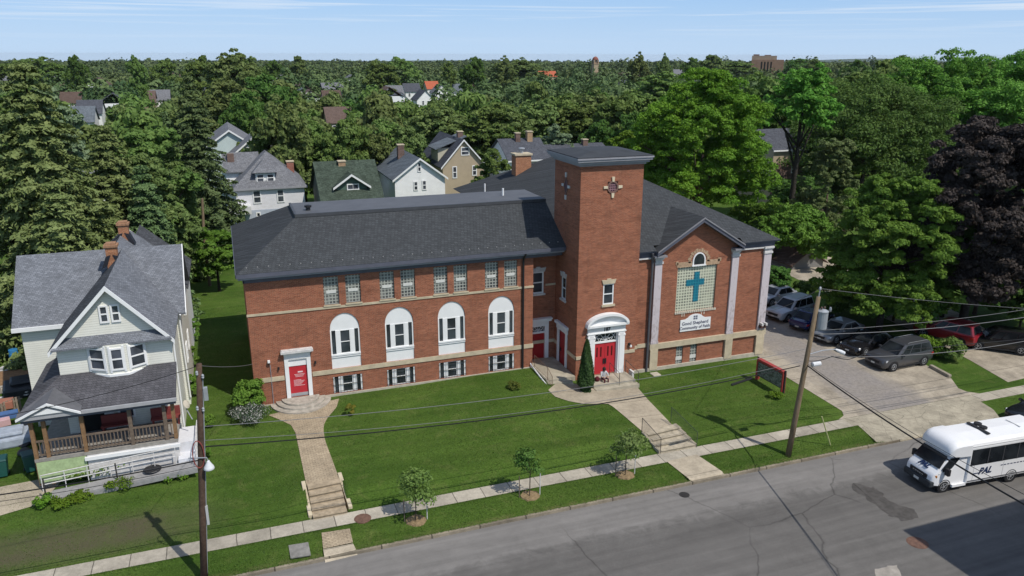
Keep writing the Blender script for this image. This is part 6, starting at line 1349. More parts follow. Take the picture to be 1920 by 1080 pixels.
    # side lettering reads along the direction of travel side
    M_=Matrix.Translation((.18,h+.01,1.0))@Matrix.Rotation(R(180),4,'Z')@Matrix.Rotation(R(90),4,'X'); text_mesh('PAL',.52,nav,'lettering',B,M_,.004,shear=.35,bold=.018)
    mb=MB(); mb.box(.45,.95,h+.006,h+.014,.90,.95); b('lettering_stroke',mb,nav)
    nn=Vector((.16,0,.32)).normalized()
    hx=Matrix.Translation((3.14,0,1.275))@Matrix(((0,-.87,.49,0),(1,0,0,0),(0,.49,.87,0),(0,0,0,1))); text_mesh('PAL',.40,nav,'lettering',B,hx,.02,shear=.3,bold=.014)
    mb=MB(); 
    for k in range(9): mb.box(-1.0-k*.22,-.86-k*.22,h+.006,h+.012,1.14,1.19)
    b('side_stripe',mb,nav)
bus()
# timber kerb log by the grey car
p,q=np.array(G(1744,689)),np.array(G(1781,709)); mb=MB(); mb.bar(p+(0,0,.12),q+(0,0,.12),.28,.26); o=mb.build('parking_log',plain('grey_log',(.32,.28,.22),.9,.1,0,.3,5),bevel=.05); tag(o,'grey timber parking log along the grass behind the dark grey car','log'); center(o)
# unseen block across the street whose shadow lies on the road
mb=MB(); mb.box(33.55,48,-44,-30.0,-1.4,10.6); o=mb.build('street_building',M['brick']); mbr=MB(); mbr.box(33.45,48.1,-44.1,-29.9,10.6,10.8); r_=mbr.build('roof',M['deck'],o,local=True)
tag(o,'flat roofed brick building across the street whose shadow falls on the road','building')
# ---------------------------------------------------------------- utility poles, wires, lamps
def mk_pole():
    t=NT('weathered_pole',.9,.1); v=t.co((6,6,.8)); f=t.noise(v,2.,6,.75); c=t.mix(t.ramp(f,(.3,0.),(.7,1.)),(.12,.085,.055),(.27,.205,.13)); t.col(c).bump(f,.4,.02); return t.m
PW=mk_pole(); PWD=plain('dark_creosote_pole',(.095,.062,.045),.9,.1,0,.35,6)
gal=plain('galvanised_grey',(.33,.35,.37),.5,.5,.2); cab=plain('cable_black',(.012,.012,.013),.6,.3); cabg=plain('cable_grey',(.17,.17,.17),.6,.3)
b0=np.array(G(1478,853)); t0_=K.ony(1535,556,b0[1]); 
UP=thing('utility_pole','leaning brown utility pole with a grey transformer near the driveway','utility pole',tuple(b0)); o0=b0
up=lambda n,mb,m,**k: mb.build(n,m,UP,**k)
at=lambda f: b0+(np.array(t0_)-b0)*f
mb=MB(); mb.tube([at(-.03),at(.3),at(.6),at(1.)],[.17,.155,.14,.115],10); up('shaft',mb,PW,smooth=True)
c=np.array(K.ony(1545,597,b0[1])); mb=MB(); x=c[0]-.24; mb.lathe([(.02,-.58),(.27,-.56),(.30,-.50),(.30,.42),(.32,.44),(.32,.50),(.12,.60)],(x,b0[1]-.1,c[2]),16); tr=up('transformer',mb,gal,smooth=False)
mb=MB(); 
for dx in(-.1,.1): mb.lathe([(.04,.5),(.07,.56),(.04,.62),(.06,.68),(.03,.74)],(x+dx,b0[1]-.1,c[2]),8)
mb.build('bushings',plain('brown_ceramic',(.12,.07,.05),.3,.5),tr)
mb=MB(); mb.bar((x-.3,b0[1],c[2]+.3),(x,b0[1]-.05,c[2]+.3),.08); mb.build('bracket',gal,tr)
ti=np.array(K.ony(1538,541,b0[1])); mb=MB(); mb.tube([at(1.)-(0,0,.1),ti],.035,6); mb.lathe([(.05,0),(.08,.04),(.05,.08),(.07,.12),(.03,.16)],tuple(ti-(0,0,.06)),8); up('top_insulator',mb,gal)
j=np.array(K.ony(1557,580,b0[1]-.2)); mb=MB(); mb.lathe([(.05,-.12),(.07,0),(.05,.12)],tuple(j),8); up('cutout',mb,gal)
# cobra lamp arm
a_=np.array(K.ony(1518,664,b0[1])); a2=np.array(K.ony(1566,655,b0[1]-.1)); a3=np.array(K.ony(1575,659,b0[1]-.14)); mb=MB(); mb.tube([a_,(a_+a2)/2+(0,0,.08),a2],.03,6); arm=up('lamp_arm',mb,gal)
dv=(a3-a2)/np.linalg.norm(a3-a2); a4=a3+dv*.30; mb=MB(); mb.tube([a2,a2+dv*.1,a3+dv*.1,a4,a4+dv*.06],[.04,.07,.12,.11,.03],10); mb.build('lamp_head',plain('lamp_white',(.66,.67,.68),.4,.4),arm)
# left pole
lb=np.array(G(383,1086)); lt=np.array(K.ony(373,682,lb[1])); LP=thing('utility_pole','tall dark brown utility pole with a white bell lamp before the cream house','utility pole',tuple(lb))
al=lambda f: lb+(lt-lb)*f; lp=lambda n,mb,m,**k: mb.build(n,m,LP,**k)
mb=MB(); mb.tube([al(-.06),al(.3),al(.7),al(1.)],[.17,.15,.135,.115],10); lp('shaft',mb,PWD,smooth=True)
h=np.array(K.ony(392,877,lb[1]-.25)); mb=MB(); mb.tube([(lb[0],lb[1],h[2]+.45),(h[0]-.05,h[1],h[2]+.48),(h[0],h[1],h[2]+.3)],.025,6); la=lp('lamp_arm',mb,gal)
mb=MB(); mb.lathe([(.05,.34),(.07,.28),(.10,.22),(.20,.05),(.225,-.04),(.20,-.06),(.06,-.02)],tuple(h),16); mb.build('lamp_shade',plain('lamp_white',(.66,.67,.68)),la,smooth=True)
mb=MB(); q=np.array(K.ony(372,852,lb[1]-.15)); mb.tube([q+np.array((.22*math.cos(t),-.02,.62*math.sin(t))) for t in np.linspace(0,2*math.pi,22)],.022,5); lp('cable_coil',mb,plain('rust_red_cable',(.24,.06,.05),.7,.2))
for k,(du,v) in enumerate(((-5,700),(6,706),(-4,766),(7,768))):
    q=np.array(K.ony(374+du,v,lb[1]-.12)); mb=MB(); mb.lathe([(.04,-.09),(.06,-.03),(.04,0),(.06,.05),(.03,.10)],tuple(q),8); lp('insulator',mb,gal)
mb=MB(); mb.tube([al(.0)+(.16,-.05,.3),al(.5)+(.15,-.05,0),al(.93)+(.13,-.05,0)],.022,6); lp('conduit',mb,gal)
mb=MB(); q=al(.36); mb.box(q[0]+.10,q[0]+.2,q[1]-.12,q[1]-.02,q[2]-.9,q[2]); lp('sheath',mb,plain('pale_sheath',(.45,.45,.44),.6,.2))
mb=MB(); q=al(.93); mb.box(q[0]+.1,q[0]+.26,q[1]-.1,q[1]+.08,q[2]-.9,q[2]-.35); lp('junction_box',mb,gal)
GW_='overhead wires along the street'
def wire(label,pts,r=.014,sag=.25,mat=None,n=18):
    P=[np.array(p,float) for p in pts]; out_=[]
    for a,b in zip(P,P[1:]):
        L_=np.linalg.norm(b-a)
        for t in np.linspace(0,1,n)[(1 if out_ else 0):]: out_.append(a+(b-a)*t-np.array((0,0,4*sag*t*(1-t))))
    mb=MB(); mb.tube(out_,r,5); o=mb.build('overhead_wire',mat or cab); tag(o,label,'overhead wire'); center(o); return o
Y=b0[1]
lw=lambda u,v,y=None:np.array(K.ony(u,v,lb[1] if y is None else y)); rw=lambda u,v,y=None:np.array(K.ony(u,v,Y if y is None else y))
cb=rw(1500,686); 
wire('thick black cable from the leaning pole to the left pole across the church lawn',[cb,lw(378,838)],.027,.62)
wire('thinner cable just above the thick one between the two poles',[rw(1502,678),lw(378,826)],.012,.75,cabg)
wire('pale twisted wire crossing the church lawn between the poles',[rw(1508,655),lw(378,800)],.014,.55,cabg)
wire('thick cable leaving the left pole toward the left edge over the ramp',[lw(378,862),lw(-160,948)],.027,.15)
wire('thin wire running below the thick cable at the left edge',[lw(378,872),lw(-160,960)],.012,.18)
wire('dark line passing before the porch roof up to the left pole top',[lw(372,686),lw(-160,806)],.014,.3)
wire('pale service wire from the left pole to the red church wall',[lw(378,686),(.02,-.05,K.ony(476,682,0)[2])],.014,.1,cabg)
wire('thick black cable from the leaning pole down across the bus to the lower right',[rw(1512,684),rw(1960,968,-31)],.036,.25)
wire('thin wire beside the thick cable toward the lower right corner',[rw(1514,682),rw(1965,950,-31)],.012,.3,cab)
wire('top wire running right from the tip of the leaning pole',[ti,rw(2060,585)],.012,.2,cabg)
wire('upper middle wire running right before the dark trees',[rw(1524,620),rw(2060,556)],.014,.35,cabg)
wire('lower middle pair wire running right past the maple',[rw(1522,627),rw(2060,570)],.022,.45,cabg)
wire('right hand cable running over the dark grey car',[rw(1512,668),rw(2060,608)],.022,.75,cabg)
wire('long wire from the leaning pole tip toward the church corner',[ti,(36.,-1.9,K.ony(1440,585,-1.9)[2])],.014,.2,cabg)
sp=rw(1530,683); mb=MB(); mb.tube([sp-(.30,0,-.02),sp-(.26,0,-.02),sp+(.26,0,.02),sp+(.30,0,.02)],[.05,.14,.14,.05],10); o=mb.build('splice_case',plain('lamp_white',(.66,.67,.68))); tag(o,'white cylinder splice case hanging on the cable right of the leaning pole','splice case'); center(o)
sp=rw(1393,715); mb=MB(); mb.tube([sp-(.75,0,.12),sp-(.7,0,.10),sp+(.5,0,.10),sp+(.6,0,.12)],[.03,.07,.07,.03],8); o=mb.build('splice_case',cab); tag(o,'black lashed cable splice hanging before the message board','splice case'); center(o)
wire('looping slack cable behind the white splice case',[rw(1512,676),rw(1535,676),rw(1560,668),rw(1590,674),rw(1625,662),rw(2060,622)],.022,.03)
# guy stake by the leaning pole
g0,g1=G(1557,835),K.ony(1541,781,G(1557,835)[1]); mb=MB(); mb.tube([g0,g1],.035,6); o=mb.build('marker_stake',plain('yellow_green_stake',(.45,.46,.22),.6,.3)); tag(o,'thin yellowish marker stake in the verge right of the leaning pole','stake'); center(o)
# ---------------------------------------------------------------- saplings, shrubs, flowers
def sapling(u,v,utop,vtop,wpx,label,mat,n=420,ring='mulch'):
    p=np.array(G(u,v)); tp=np.array(K.ony(utop,vtop,p[1])); h=tp[2]-p[2]; dist=np.linalg.norm(p-K.pos); rx=wpx*dist/K.f/2
    t=thing('sapling',label,'sapling',tuple(p)); rz=h*.34; cz=h-rz
    P,N,S,T,Lc,Lr=crown(n,rx,rz,16,.36,.085,'oval',.9,.2); me=leaf_mesh('crown',P+np.array([tp[0]-p[0],0,cz]),N,S,T,mat); c=bpy.data.objects.new('crown',me); COL.objects.link(c); c.parent=t
    mb=MB(); mb.tube([(0,0,-.1),(0.02,0,h*.5),(tp[0]-p[0],0,h*.92)],[.03,.024,.008],6)
    for j in range(8): e=Lc[j]+np.array([tp[0]-p[0],0,cz]); mb.tube([(0,0,h*rng.uniform(.35,.6)),e],[.012,.004],4)
    mb.build('trunk',BARK,t,local=True)
    mu=MB(); k=18; pts=[((.48+.10*rng.rand())*math.cos(2*math.pi*i/k),(.42+.10*rng.rand())*math.sin(2*math.pi*i/k)) for i in range(k)]
    mu.loft([[(x,y,-.03) for x,y in pts],[(x*.92,y*.92,.06) for x,y in pts],[(x*.5,y*.5,.07) for x,y in pts],[(x*.15,y*.15,.03) for x,y in pts]]); mo=mu.build('mulch_ring',M['mulch'],local=True); mo.location=tuple(p+(-.0,0,.0)); tag(mo,'pale wood mulch ring around '+label,'mulch')
    for s,dx in ((-1,-.55),(1,.55)):
        mb=MB(); mb.tube([(p[0]+dx,p[1]-.05*s,p[2]-.1),(p[0]+dx*1.02,p[1]-.05*s,p[2]+1.25)],.026,6); st=mb.build('tree_stake',M['wood'] if s<0 else M['offwhite']); tag(st,('left' if s<0 else 'right')+' support stake of '+label,'stake'); center(st)
sapling(780,976,783,888,85,'the leftmost young street tree near the manhole cover',G_MID,1150)
sapling(993,930,990,838,66,'the middle young street tree with dark leaves',G_DARK,900)
sapling(1172,891,1180,808,82,'the young street tree beside the concrete steps',G_OLIVE,1150)
def shrub(name,label,u,v,wpx,hpx,mat,leaf,n,lobes=18,ts=0.,extra=None,cat='shrub',flat=.8):
    p=np.array(G(u,v)); dist=np.linalg.norm(p-K.pos); rx=wpx*dist/K.f/2; h=hpx*dist/K.f*1.12
    P,N,S,T,Lc,Lr=crown(n,rx,h/2,lobes,.34,leaf,'round',flat,.3); me=leaf_mesh(name,P+np.array([0,0,h*.5]),N,S,np.where(rng.rand(len(T))<.24,T+.3,T-.45) if ts else T,mat); o=bpy.data.objects.new(name,me); COL.objects.link(o); o.location=tuple(p); tag(o,label,cat); return o
t=shrub('shrub','tall leafy green shrub at the left corner of the church',468,772,62,58,G_MAPLE,.10,5200,26)
shrub('flowering_shrub','low white flowering shrub before the tall leafy shrub at the church corner',470,788,64,26,fol('leaf_white_bloom',(.025,.055,.018),(.50,.48,.45),.1),.045,4200,26,1)
shrub('shrub','small yellow shrub on the left lawn beside the brick path',657,779,20,22,fol('leaf_yellow',(.12,.13,.02),(.30,.28,.04)),.05,700,8)
shrub('shrub','small yellowish green shrub against the church basement wall',964,730,26,14,fol('leaf_yellowgreen',(.09,.13,.02),(.20,.24,.05)),.05,900,10)
shrub('shrub','weedy green plant at the foot of the message board',1452,746,30,9,G_BRIGHT,.06,700,10)
shrub('shrub','shaded bush beside the small grey garage',1500,560,46,28,G_DARK,.13,2600,18)
shrub('shrub','dark bush in the shade behind the silver grey saloon',1585,590,80,44,G_DARK,.13,2600,18)
shrub('shrub','green shrub on the grass strip behind the grey car',1776,674,48,34,G_MID,.10,2600,20)
shrub('shrub','weedy bush at the grass tip beside the log',1740,668,60,28,G_BRIGHT,.10,2000,16)
for k,(u,v,w_,h_) in enumerate(((140,893,60,20),(190,884,60,24),(245,874,60,22),(300,864,50,22))):
    shrub('garden_plant','low green plants growing between the porch and the ramp',u,v,w_,h_,G_BRIGHT,.07,1300,14,cat='plant')['group']='plants between the porch and the ramp'
for k,(u,v,w_,h_) in enumerate(((80,950,30,22),(115,946,36,10),(225,918,50,14),(150,938,40,10),(330,896,50,9))):
    shrub('weed_clump','clump of weeds along the lower edge of the access ramp',u,v,w_,h_,G_BRIGHT,.06,800,10,cat='weeds')['group']='weeds along the ramp edge'
for k,(u,v,w_,h_) in enumerate(((362,745,26,40),(365,690,22,40),(368,640,20,40),(390,800,26,20),(385,860,22,24))):
    shrub('weed_clump','tall weeds growing along the right side wall of the cream house',u,v,w_,h_,G_MAPLE,.08,900,10,cat='weeds')['group']='weeds along the side wall of the cream house'
# clipped arborvitae at the tower corner
p=np.array(G(1098,733)); tp=K.ony(1097,637,p[1]); h=tp[2]-p[2]
n=9000; z=rng.uniform(0,1,n)**1.15; a=rng.uniform(0,6.283,n); rr=.52*(np.clip(z*7,0.55,1)*(1-z)**.62*1.12+.02)*(1+.10*np.sin(a*5+z*9))*rng.uniform(.82,1.06,n)
P=np.stack([rr*np.cos(a),rr*np.sin(a),z*h],1); N=np.stack([np.cos(a),np.sin(a),np.full(n,.5)],1)+rng.randn(n,3)*.4; N/=np.linalg.norm(N,axis=1)[:,None]
me=leaf_mesh('foliage',P,N,.07*rng.uniform(.7,1.3,n),.45+rng.randn(n)*.22,fol('leaf_arborvitae',(.018,.05,.014),(.06,.12,.028),.1),asp=.5)
AV=thing('arborvitae','narrow pointed evergreen standing at the tower corner by the red doors','evergreen',tuple(p)); o=bpy.data.objects.new('foliage',me); COL.objects.link(o); o.parent=AV; mb=MB(); mb.tube([(0,0,-.1),(0,0,h*.8)],[.06,.02],6); mb.build('trunk',BARK,AV,local=True)

# ---------------------------------------------------------------- short grass on the lawns and along edges
def lawn_grass():
    r=np.random.RandomState(5); pts=[]
    def rect(x0,x1,y0,y1,n): pts.append(np.stack([r.uniform(x0,x1,n),r.uniform(y0,y1,n)],1))
    rect(3.6,22,-12.0,-.15,46000); rect(24.2,34.3,-12.0,-2.3,21000); rect(-14,2.2,-12.0,-.4,34000); rect(-12,35,-15.2,-13.15,26000); rect(-3.6,-.1,0,22,9000); rect(45.5,60,-15.2,-13.2,6000)
    for x0,x1,y in ((-12,34.4,-13.14),(-12,34.4,-12.06),(-12,35,-15.16)): n=int((x1-x0)*110); pts.append(np.stack([r.uniform(x0,x1,n),y+r.randn(n)*.05],1))
    P=np.concatenate(pts); K2=np.ones(len(P),bool)
    def outside(poly):
        x,y=P[:,0],P[:,1]; ins=np.zeros(len(P),bool); j=len(poly)-1
        for i in range(len(poly)):
            xi,yi=poly[i][:2]; xj,yj=poly[j][:2]; c=((yi>y)!=(yj>y))&(x<(xj-xi)*(y-yi)/(yj-yi+1e-12)+xi); ins^=c; j=i
        return ~ins
    P0=P.copy(); P=P+r.randn(len(P),2)*.055
    for poly in PATHS: K2&=outside(poly)
    P=P0
    K2&=~((np.abs(P[:,1]+10.3)<1.0)&(P[:,0]<-3)&(r.rand(len(P))<.75))
    P=P[K2]; z=np.array([g(x,y) for x,y in P]); n=len(P)
    C=np.stack([P[:,0],P[:,1],z+.016],1); N=r.randn(n,3)*.55+np.array([0,-.15,.8]); N/=np.linalg.norm(N,axis=1)[:,None]
    T=.45+.16*np.sin(P[:,0]*.9+P[:,1]*.7)*np.sin(P[:,1]*1.3)+.15*np.sign(np.sin(P[:,1]*3.4+.12*P[:,0]))+r.randn(n)*.11
    me=leaf_mesh('lawn_grass',C,N,r.uniform(.02,.048,n),T,fol('grass_blades',(.046,.092,.013),(.118,.180,.032),.25),asp=.3)
    o=bpy.data.objects.new('lawn_grass',me); COL.objects.link(o); tag(o,'short mown grass covering the lawns before the church','grass',None,'stuff')
PATHS=[[G(*p) for p in [(503,779),(528,789),(546,798),(554,812),(575,912),(586,967),(653,953),(636,898),(609,825),(606,800),(614,784),(631,765),(636,748)]],
 [G(*p) for p in [(1028,732),(1040,744),(1062,752),(1095,758),(1143,758),(1165,776),(1207,812),(1229,839),(1282,829),(1263,800),(1213,748),(1186,716),(1150,700),(1050,690)]],
 [G(*p) for p in [(603,1000),(611,1063),(673,1047),(656,992)]],[G(*p) for p in [(1250,866),(1299,910),(1363,895),(1306,853)]],[G(*p) for p in [(541,1024),(545,1048),(583,1042),(578,1018)]]]
lawn_grass()
# ---------------------------------------------------------------- air
mb=MB(); mb.box(-9300,9300,-9300,9400,-180,26); hz_=mb.build('haze',None) if False else None
hm=bpy.data.materials.new('haze'); hm.use_nodes=True; ht=hm.node_tree; ht.nodes.remove(ht.nodes['Principled BSDF']); pv=ht.nodes.new('ShaderNodeVolumePrincipled'); pv.inputs['Color'].default_value=(.93,.965,1,1); pv.inputs['Density'].default_value=HAZE; pv.inputs['Anisotropy'].default_value=.2
ht.links.new(pv.outputs[0],[n for n in ht.nodes if n.type=='OUTPUT_MATERIAL'][0].inputs['Volume'])
hz_=mb.build('haze',hm); hz_['kind']='stuff'; tag(hz_,'thin blue summer air fading the far trees','haze',None,'stuff')

q=np.array(K.ony(382,436,30.)); q1=K.ony(379,372,30.); mb=MB(); mb.tube([(q[0],30,g(q[0],30)-.2),q,q1],[.15,.14,.11],8); o=mb.build('utility_pole',PW); tag(o,'bare weathered pole standing among the trees behind the cream house','utility pole'); center(o)
# ---------------------------------------------------------------- houses behind the church
M.update(wh=siding('white_clapboard',(.84,.84,.83),.16), lav=siding('pale_grey_siding',(.72,.71,.73),.16), bluegrey=siding('blue_grey_siding',(.42,.46,.53),.16), green=siding('green_siding',(.085,.135,.105),.16), tan=siding('tan_siding',(.42,.34,.24),.16), mint=siding('mint_siding',(.52,.60,.58),.16),
 rg=shingle('house_grey_roof',(.175,.178,.19),.15,.22), rgreen=shingle('moss_green_roof',(.062,.082,.062),.15,.30,streak=.2), rblue=shingle('blue_grey_roof',(.135,.155,.175),.15,.25), rdark=shingle('slate_roof',(.085,.09,.105),.15,.25), rbrown=shingle('brown_roof',(.115,.08,.065),.15,.25), rred=shingle('red_brown_roof',(.14,.10,.085),.15,.2), orange=plain('orange_tile',(.42,.11,.055),.8,.2,0,.2,2))
def house(name,label,x0,x1,y0,y1,e,r,axis,wall,roof,z0=-1.2,wins=(),ch=(),trim=None,over=.35,door=None,lower=None,group=None,simple=False):
    """walls, roof, windows and chimneys; axis y -> gable towards the street, x -> eaves towards it, h -> hipped"""
    H=thing(name,label,'house',((x0+x1)/2,(y0+y1)/2,z0),0,group); trim=trim or M['white']; b=lambda n,mb,m,par=H,**k: mb.build(n,m,par,**k)
    xm_,ym_=(x0+x1)/2,(y0+y1)/2
    mb=MB(); F=Wall((x0,y0),(1,0),(0,-1))
    if axis=='y': mb.prism([(x0,z0),(x1,z0),(x1,e),(xm_,r-.12),(x0,e)],y0,y1,'y'); k=(r-e)/(xm_-x0)
    elif axis=='x': mb.prism([(y0,z0),(y1,z0),(y1,e),(ym_,r-.12),(y0,e)],x0,x1,'x'); k=(r-e)/(ym_-y0)
    else: mb.box(x0,x1,y0,y1,z0,e); k=(r-e)/min(xm_-x0,ym_-y0)
    b('wall',mb,wall)
    if lower: mb=MB(); F.box(mb,0,x1-x0,z0,lower[1],0,.03); b('lower_wall',mb,lower[0])
    o=over
    if axis=='y':
        for s in (-1,1): mb=MB(); ex=xm_+s*(xm_-x0+o); slab(mb,[(ex,y0-o,e-o*k),(xm_,y0-o,r),(xm_,y1+o,r),(ex,y1+o,e-o*k)] if s<0 else [(xm_,y0-o,r),(ex,y0-o,e-o*k),(ex,y1+o,e-o*k),(xm_,y1+o,r)]); b('roof',mb,roof)
        if not simple:
            for s in (-1,1): ex=xm_+s*(xm_-x0+o); mb=MB(); mb.hexa([(ex,y0-o-.05,e-o*k-.24),(xm_,y0-o-.05,r-.24),(xm_,y0-o,r-.24),(ex,y0-o,e-o*k-.24),(ex,y0-o-.05,e-o*k+.02),(xm_,y0-o-.05,r+.02),(xm_,y0-o,r+.02),(ex,y0-o,e-o*k+.02)]); b('bargeboard',mb,trim)
    elif axis=='x':
        for s in (-1,1): mb=MB(); ey=ym_+s*(ym_-y0+o); slab(mb,[(x0-o,ey,e-o*k),(x1+o,ey,e-o*k),(x1+o,ym_,r),(x0-o,ym_,r)]); b('roof',mb,roof)
        if not simple: mb=MB(); mb.box(x0-o,x1+o,y0-o-.07,y0-o,e-o*k-.2,e-o*k); b('gutter',mb,trim)
    else:
        q=[(x0-o,y0-o),(x1+o,y0-o),(x1+o,y1+o),(x0-o,y1+o)]; z=e-o*k*.2; mb=MB(); d=min(xm_-x0,ym_-y0)+o
        a,c=((xm_,y0-o+d),(xm_,y1+o-d)) if (y1-y0)>=(x1-x0) else ((x0-o+d,ym_),(x1+o-d,ym_))
        Q=[(*p,z) for p in q]; A,C_=(*a,r),(*c,r)
        if (y1-y0)>=(x1-x0): fs=[[Q[0],Q[1],A],[Q[1],Q[2],C_,A],[Q[2],Q[3],C_],[Q[3],Q[0],A,C_]]
        else: fs=[[Q[3],Q[0],A],[Q[0],Q[1],C_,A],[Q[1],Q[2],C_],[Q[2],Q[3],A,C_]]
        for f in fs: mb.poly(f)
        mb.poly([(*p,z-.02) for p in q][::-1]); b('roof',mb,roof)
        mb=MB(); mb.box(x0-o-.02,x1+o+.02,y0-o-.05,y0-o+.05,z-.2,z+.02); b('gutter',mb,plain('house_gutter',(.3,.3,.32)))
    for (u0,u1,za,zb_) in wins:
        sash(F,u0-x0,u1-x0,za,zb_,.03,parent=H,gmat=dgl,fw=.12,fmat=trim)
    for (x,y,zt,w_,m_) in ch:
        mb=MB(); mb.box(x-w_,x+w_,y-w_,y+w_,zt-2.,zt); c_=b('chimney',mb,m_); mb=MB(); mb.box(x-w_-.07,x+w_+.07,y-w_-.07,y+w_+.07,zt,zt+.12); b('chimney_cap',mb,M['stone'],c_)
    return H,F,b
def win(u0,v0,u1,v1,y):
    a,c=K.ony(u0,v0,y),K.ony(u1,v1,y); return (min(a[0],c[0]),max(a[0],c[0]),min(a[2],c[2]),max(a[2],c[2]))
px=lambda u,v,y: K.ony(u,v,y)
rb=brick('brown_brick',(.16,.09,.07),(.12,.07,.055),(.2,.17,.15)); tb=brick('tan_brick',(.40,.25,.14),(.33,.2,.11),(.35,.28,.2))
# 1 pale grey hip roofed house
y=50.; xl,xr=px(441,352,y)[0],px(570,346,y)[0]; ez_=px(505,350,y)[2]
H,F,b=house('back_house','pale grey hip roofed house with a dormer behind the church left end',xl,xr,y,y+10,ez_,px(488,283,y+5)[2],'h',M['lav'],M['rg'],wins=[win(473,357,491,381,y),win(518,355,534,379,y),win(480,398,490,413,y)],lower=(M['bluegrey'],px(505,392,y)[2]),ch=[(px(544,312,y+5)[0],y+5,px(544,303,y+5)[2],.42,brick('red_chimney',(.30,.10,.07),(.25,.08,.05),(.3,.2,.16)))])
a,c=px(474,322,y+.5),px(521,344,y+.5); dx0,dx1=a[0],c[0]; dz0,dz1=c[2],px(500,323,y+.5)[2]
mb=MB(); mb.box(dx0+.25,dx1-.25,y+.5,y+4,dz0-.1,dz1); dm=b('dormer',mb,M['wh'])
dm_x=(dx0+dx1)/2; mb=MB(); Q=[(dx0-.1,y+.1,dz1),(dx1+.1,y+.1,dz1),(dx1+.1,y+4.5,dz1),(dx0-.1,y+4.5,dz1)]; A=(dm_x,y+2.2,dz1+1.35)
for k in range(4): mb.poly([Q[k],Q[(k+1)%4],A])
b('dormer_roof',mb,M['rg'],dm)
DF=Wall((0,y+.5),(1,0),(0,-1))
for s in (-1,1): sash(DF,dm_x+s*.58-.42,dm_x+s*.58+.42,dz0+.25,dz1-.18,.03,parent=dm,gmat=dgl,fw=.1)
a=px(424,330,y+6); mb=MB(); mb.box(a[0],xl+2.0,y+5,y+9,-1,px(430,322,y+5)[2]); b('side_wing',mb,M['wh'])
mb=MB(); zz=px(430,322,y+5)[2]; slab(mb,[(a[0]-.3,y+4.6,zz),(xl+3.2,y+4.6,zz),(xl+3.2,y+7,zz+2.1),(a[0]-.3,y+7,zz+2.1)]); slab(mb,[(a[0]-.3,y+9.4,zz),(xl+3.2,y+9.4,zz),(xl+3.2,y+7,zz+2.1),(a[0]-.3,y+7,zz+2.1)]); b('wing_roof',mb,M['rg'])
p=px(433,303,y+6); mb=MB(); mb.box(p[0]-.4,p[0]+.4,y+5.8,y+6.6,p[2]-2,p[2]+1.); b('chimney',mb,rb)
p=px(455,400,y-.8); mb=MB(); mb.box(p[0]-1.6,p[0]+1.0,y-1.6,y,p[2],p[2]+.9); b('porch_canopy',mb,plain('canopy_white',(.62,.62,.6),.7,.2))
p=px(453,412,y-.05); mb=MB(); F.box(mb,p[0]-xl-.45,p[0]-xl+.45,-1,p[2]+.3,0,.06); b('door',mb,M['dark'])
# 2 green house
yr_,ye=49.,43.6; xl,xr=px(600,378,ye)[0]+.4,px(722,372,ye)[0]-.4; ez_=px(660,375,ye)[2]; rz_=px(640,301,yr_)[2]
H,F,b=house('back_house','dark green house with a mossy roof and a gabled dormer',xl,xr,ye+.3,2*yr_-ye-.3,ez_+.3,rz_,'x',M['green'],M['rgreen'],ch=[(px(641,318,yr_-.4)[0],yr_-.4,px(641,305,yr_)[2]+.2,.42,tb)])
yd=44.9; a,c=px(632,367,yd),px(688,362,yd); ap=px(659,327,yd-.4); dz0=c[2]; dz1=px(628,347,yd)[2]
mb=MB(); mb.prism([(a[0],dz0),(c[0],dz0),(c[0],dz1),((a[0]+c[0])/2,ap[2]-.15),(a[0],dz1)],yd,yd+4.5,'y'); dm=b('dormer',mb,M['green']); dmx=(a[0]+c[0])/2
kk=(ap[2]-dz1)/(dmx-a[0])
for s in (-1,1): mb=MB(); ex=dmx+s*(dmx-a[0]+.45); slab(mb,[(ex,yd-.45,dz1-.45*kk),(dmx,yd-.45,ap[2]),(dmx,yd+5,ap[2]),(ex,yd+5,dz1-.45*kk)]); b('dormer_roof',mb,M['rgreen'],dm); mb=MB(); mb.hexa([(ex,yd-.52,dz1-.45*kk-.22),(dmx,yd-.52,ap[2]-.22),(dmx,yd-.45,ap[2]-.22),(ex,yd-.45,dz1-.45*kk-.22),(ex,yd-.52,dz1-.45*kk+.03),(dmx,yd-.52,ap[2]+.03),(dmx,yd-.45,ap[2]+.03),(ex,yd-.45,dz1-.45*kk+.03)]); b('bargeboard',mb,M['white'],dm)
mb=MB(); mb.box(a[0]-.1,c[0]+.1,yd-.12,yd,dz0-.05,dz0+.15); b('dormer_sill',mb,M['white'],dm)
DF=Wall((0,yd),(1,0),(0,-1)); w1=win(650,345,674,365,yd); sash(DF,w1[0],w1[1],w1[2],w1[3],.03,parent=dm,gmat=dgl,fw=.12,cols=2)
# 3 white gabled house
y=50.; xl,xr=px(740,336,y)[0],px(834,331,y)[0]; ez_=px(740,337,y)[2]+.2; rz_=px(783,296,y)[2]
house('back_house','white gabled house with a blue grey roof and brown chimney',xl,xr,y,y+13,ez_,rz_,'y',M['wh'],M['rblue'],wins=[win(782,304,790,322,y),win(775,340,784,357,y),win(791,338,800,356,y)],ch=[(px(747,290,y+7)[0]+.3,y+7,px(747,272,y+7)[2],.42,rb)])
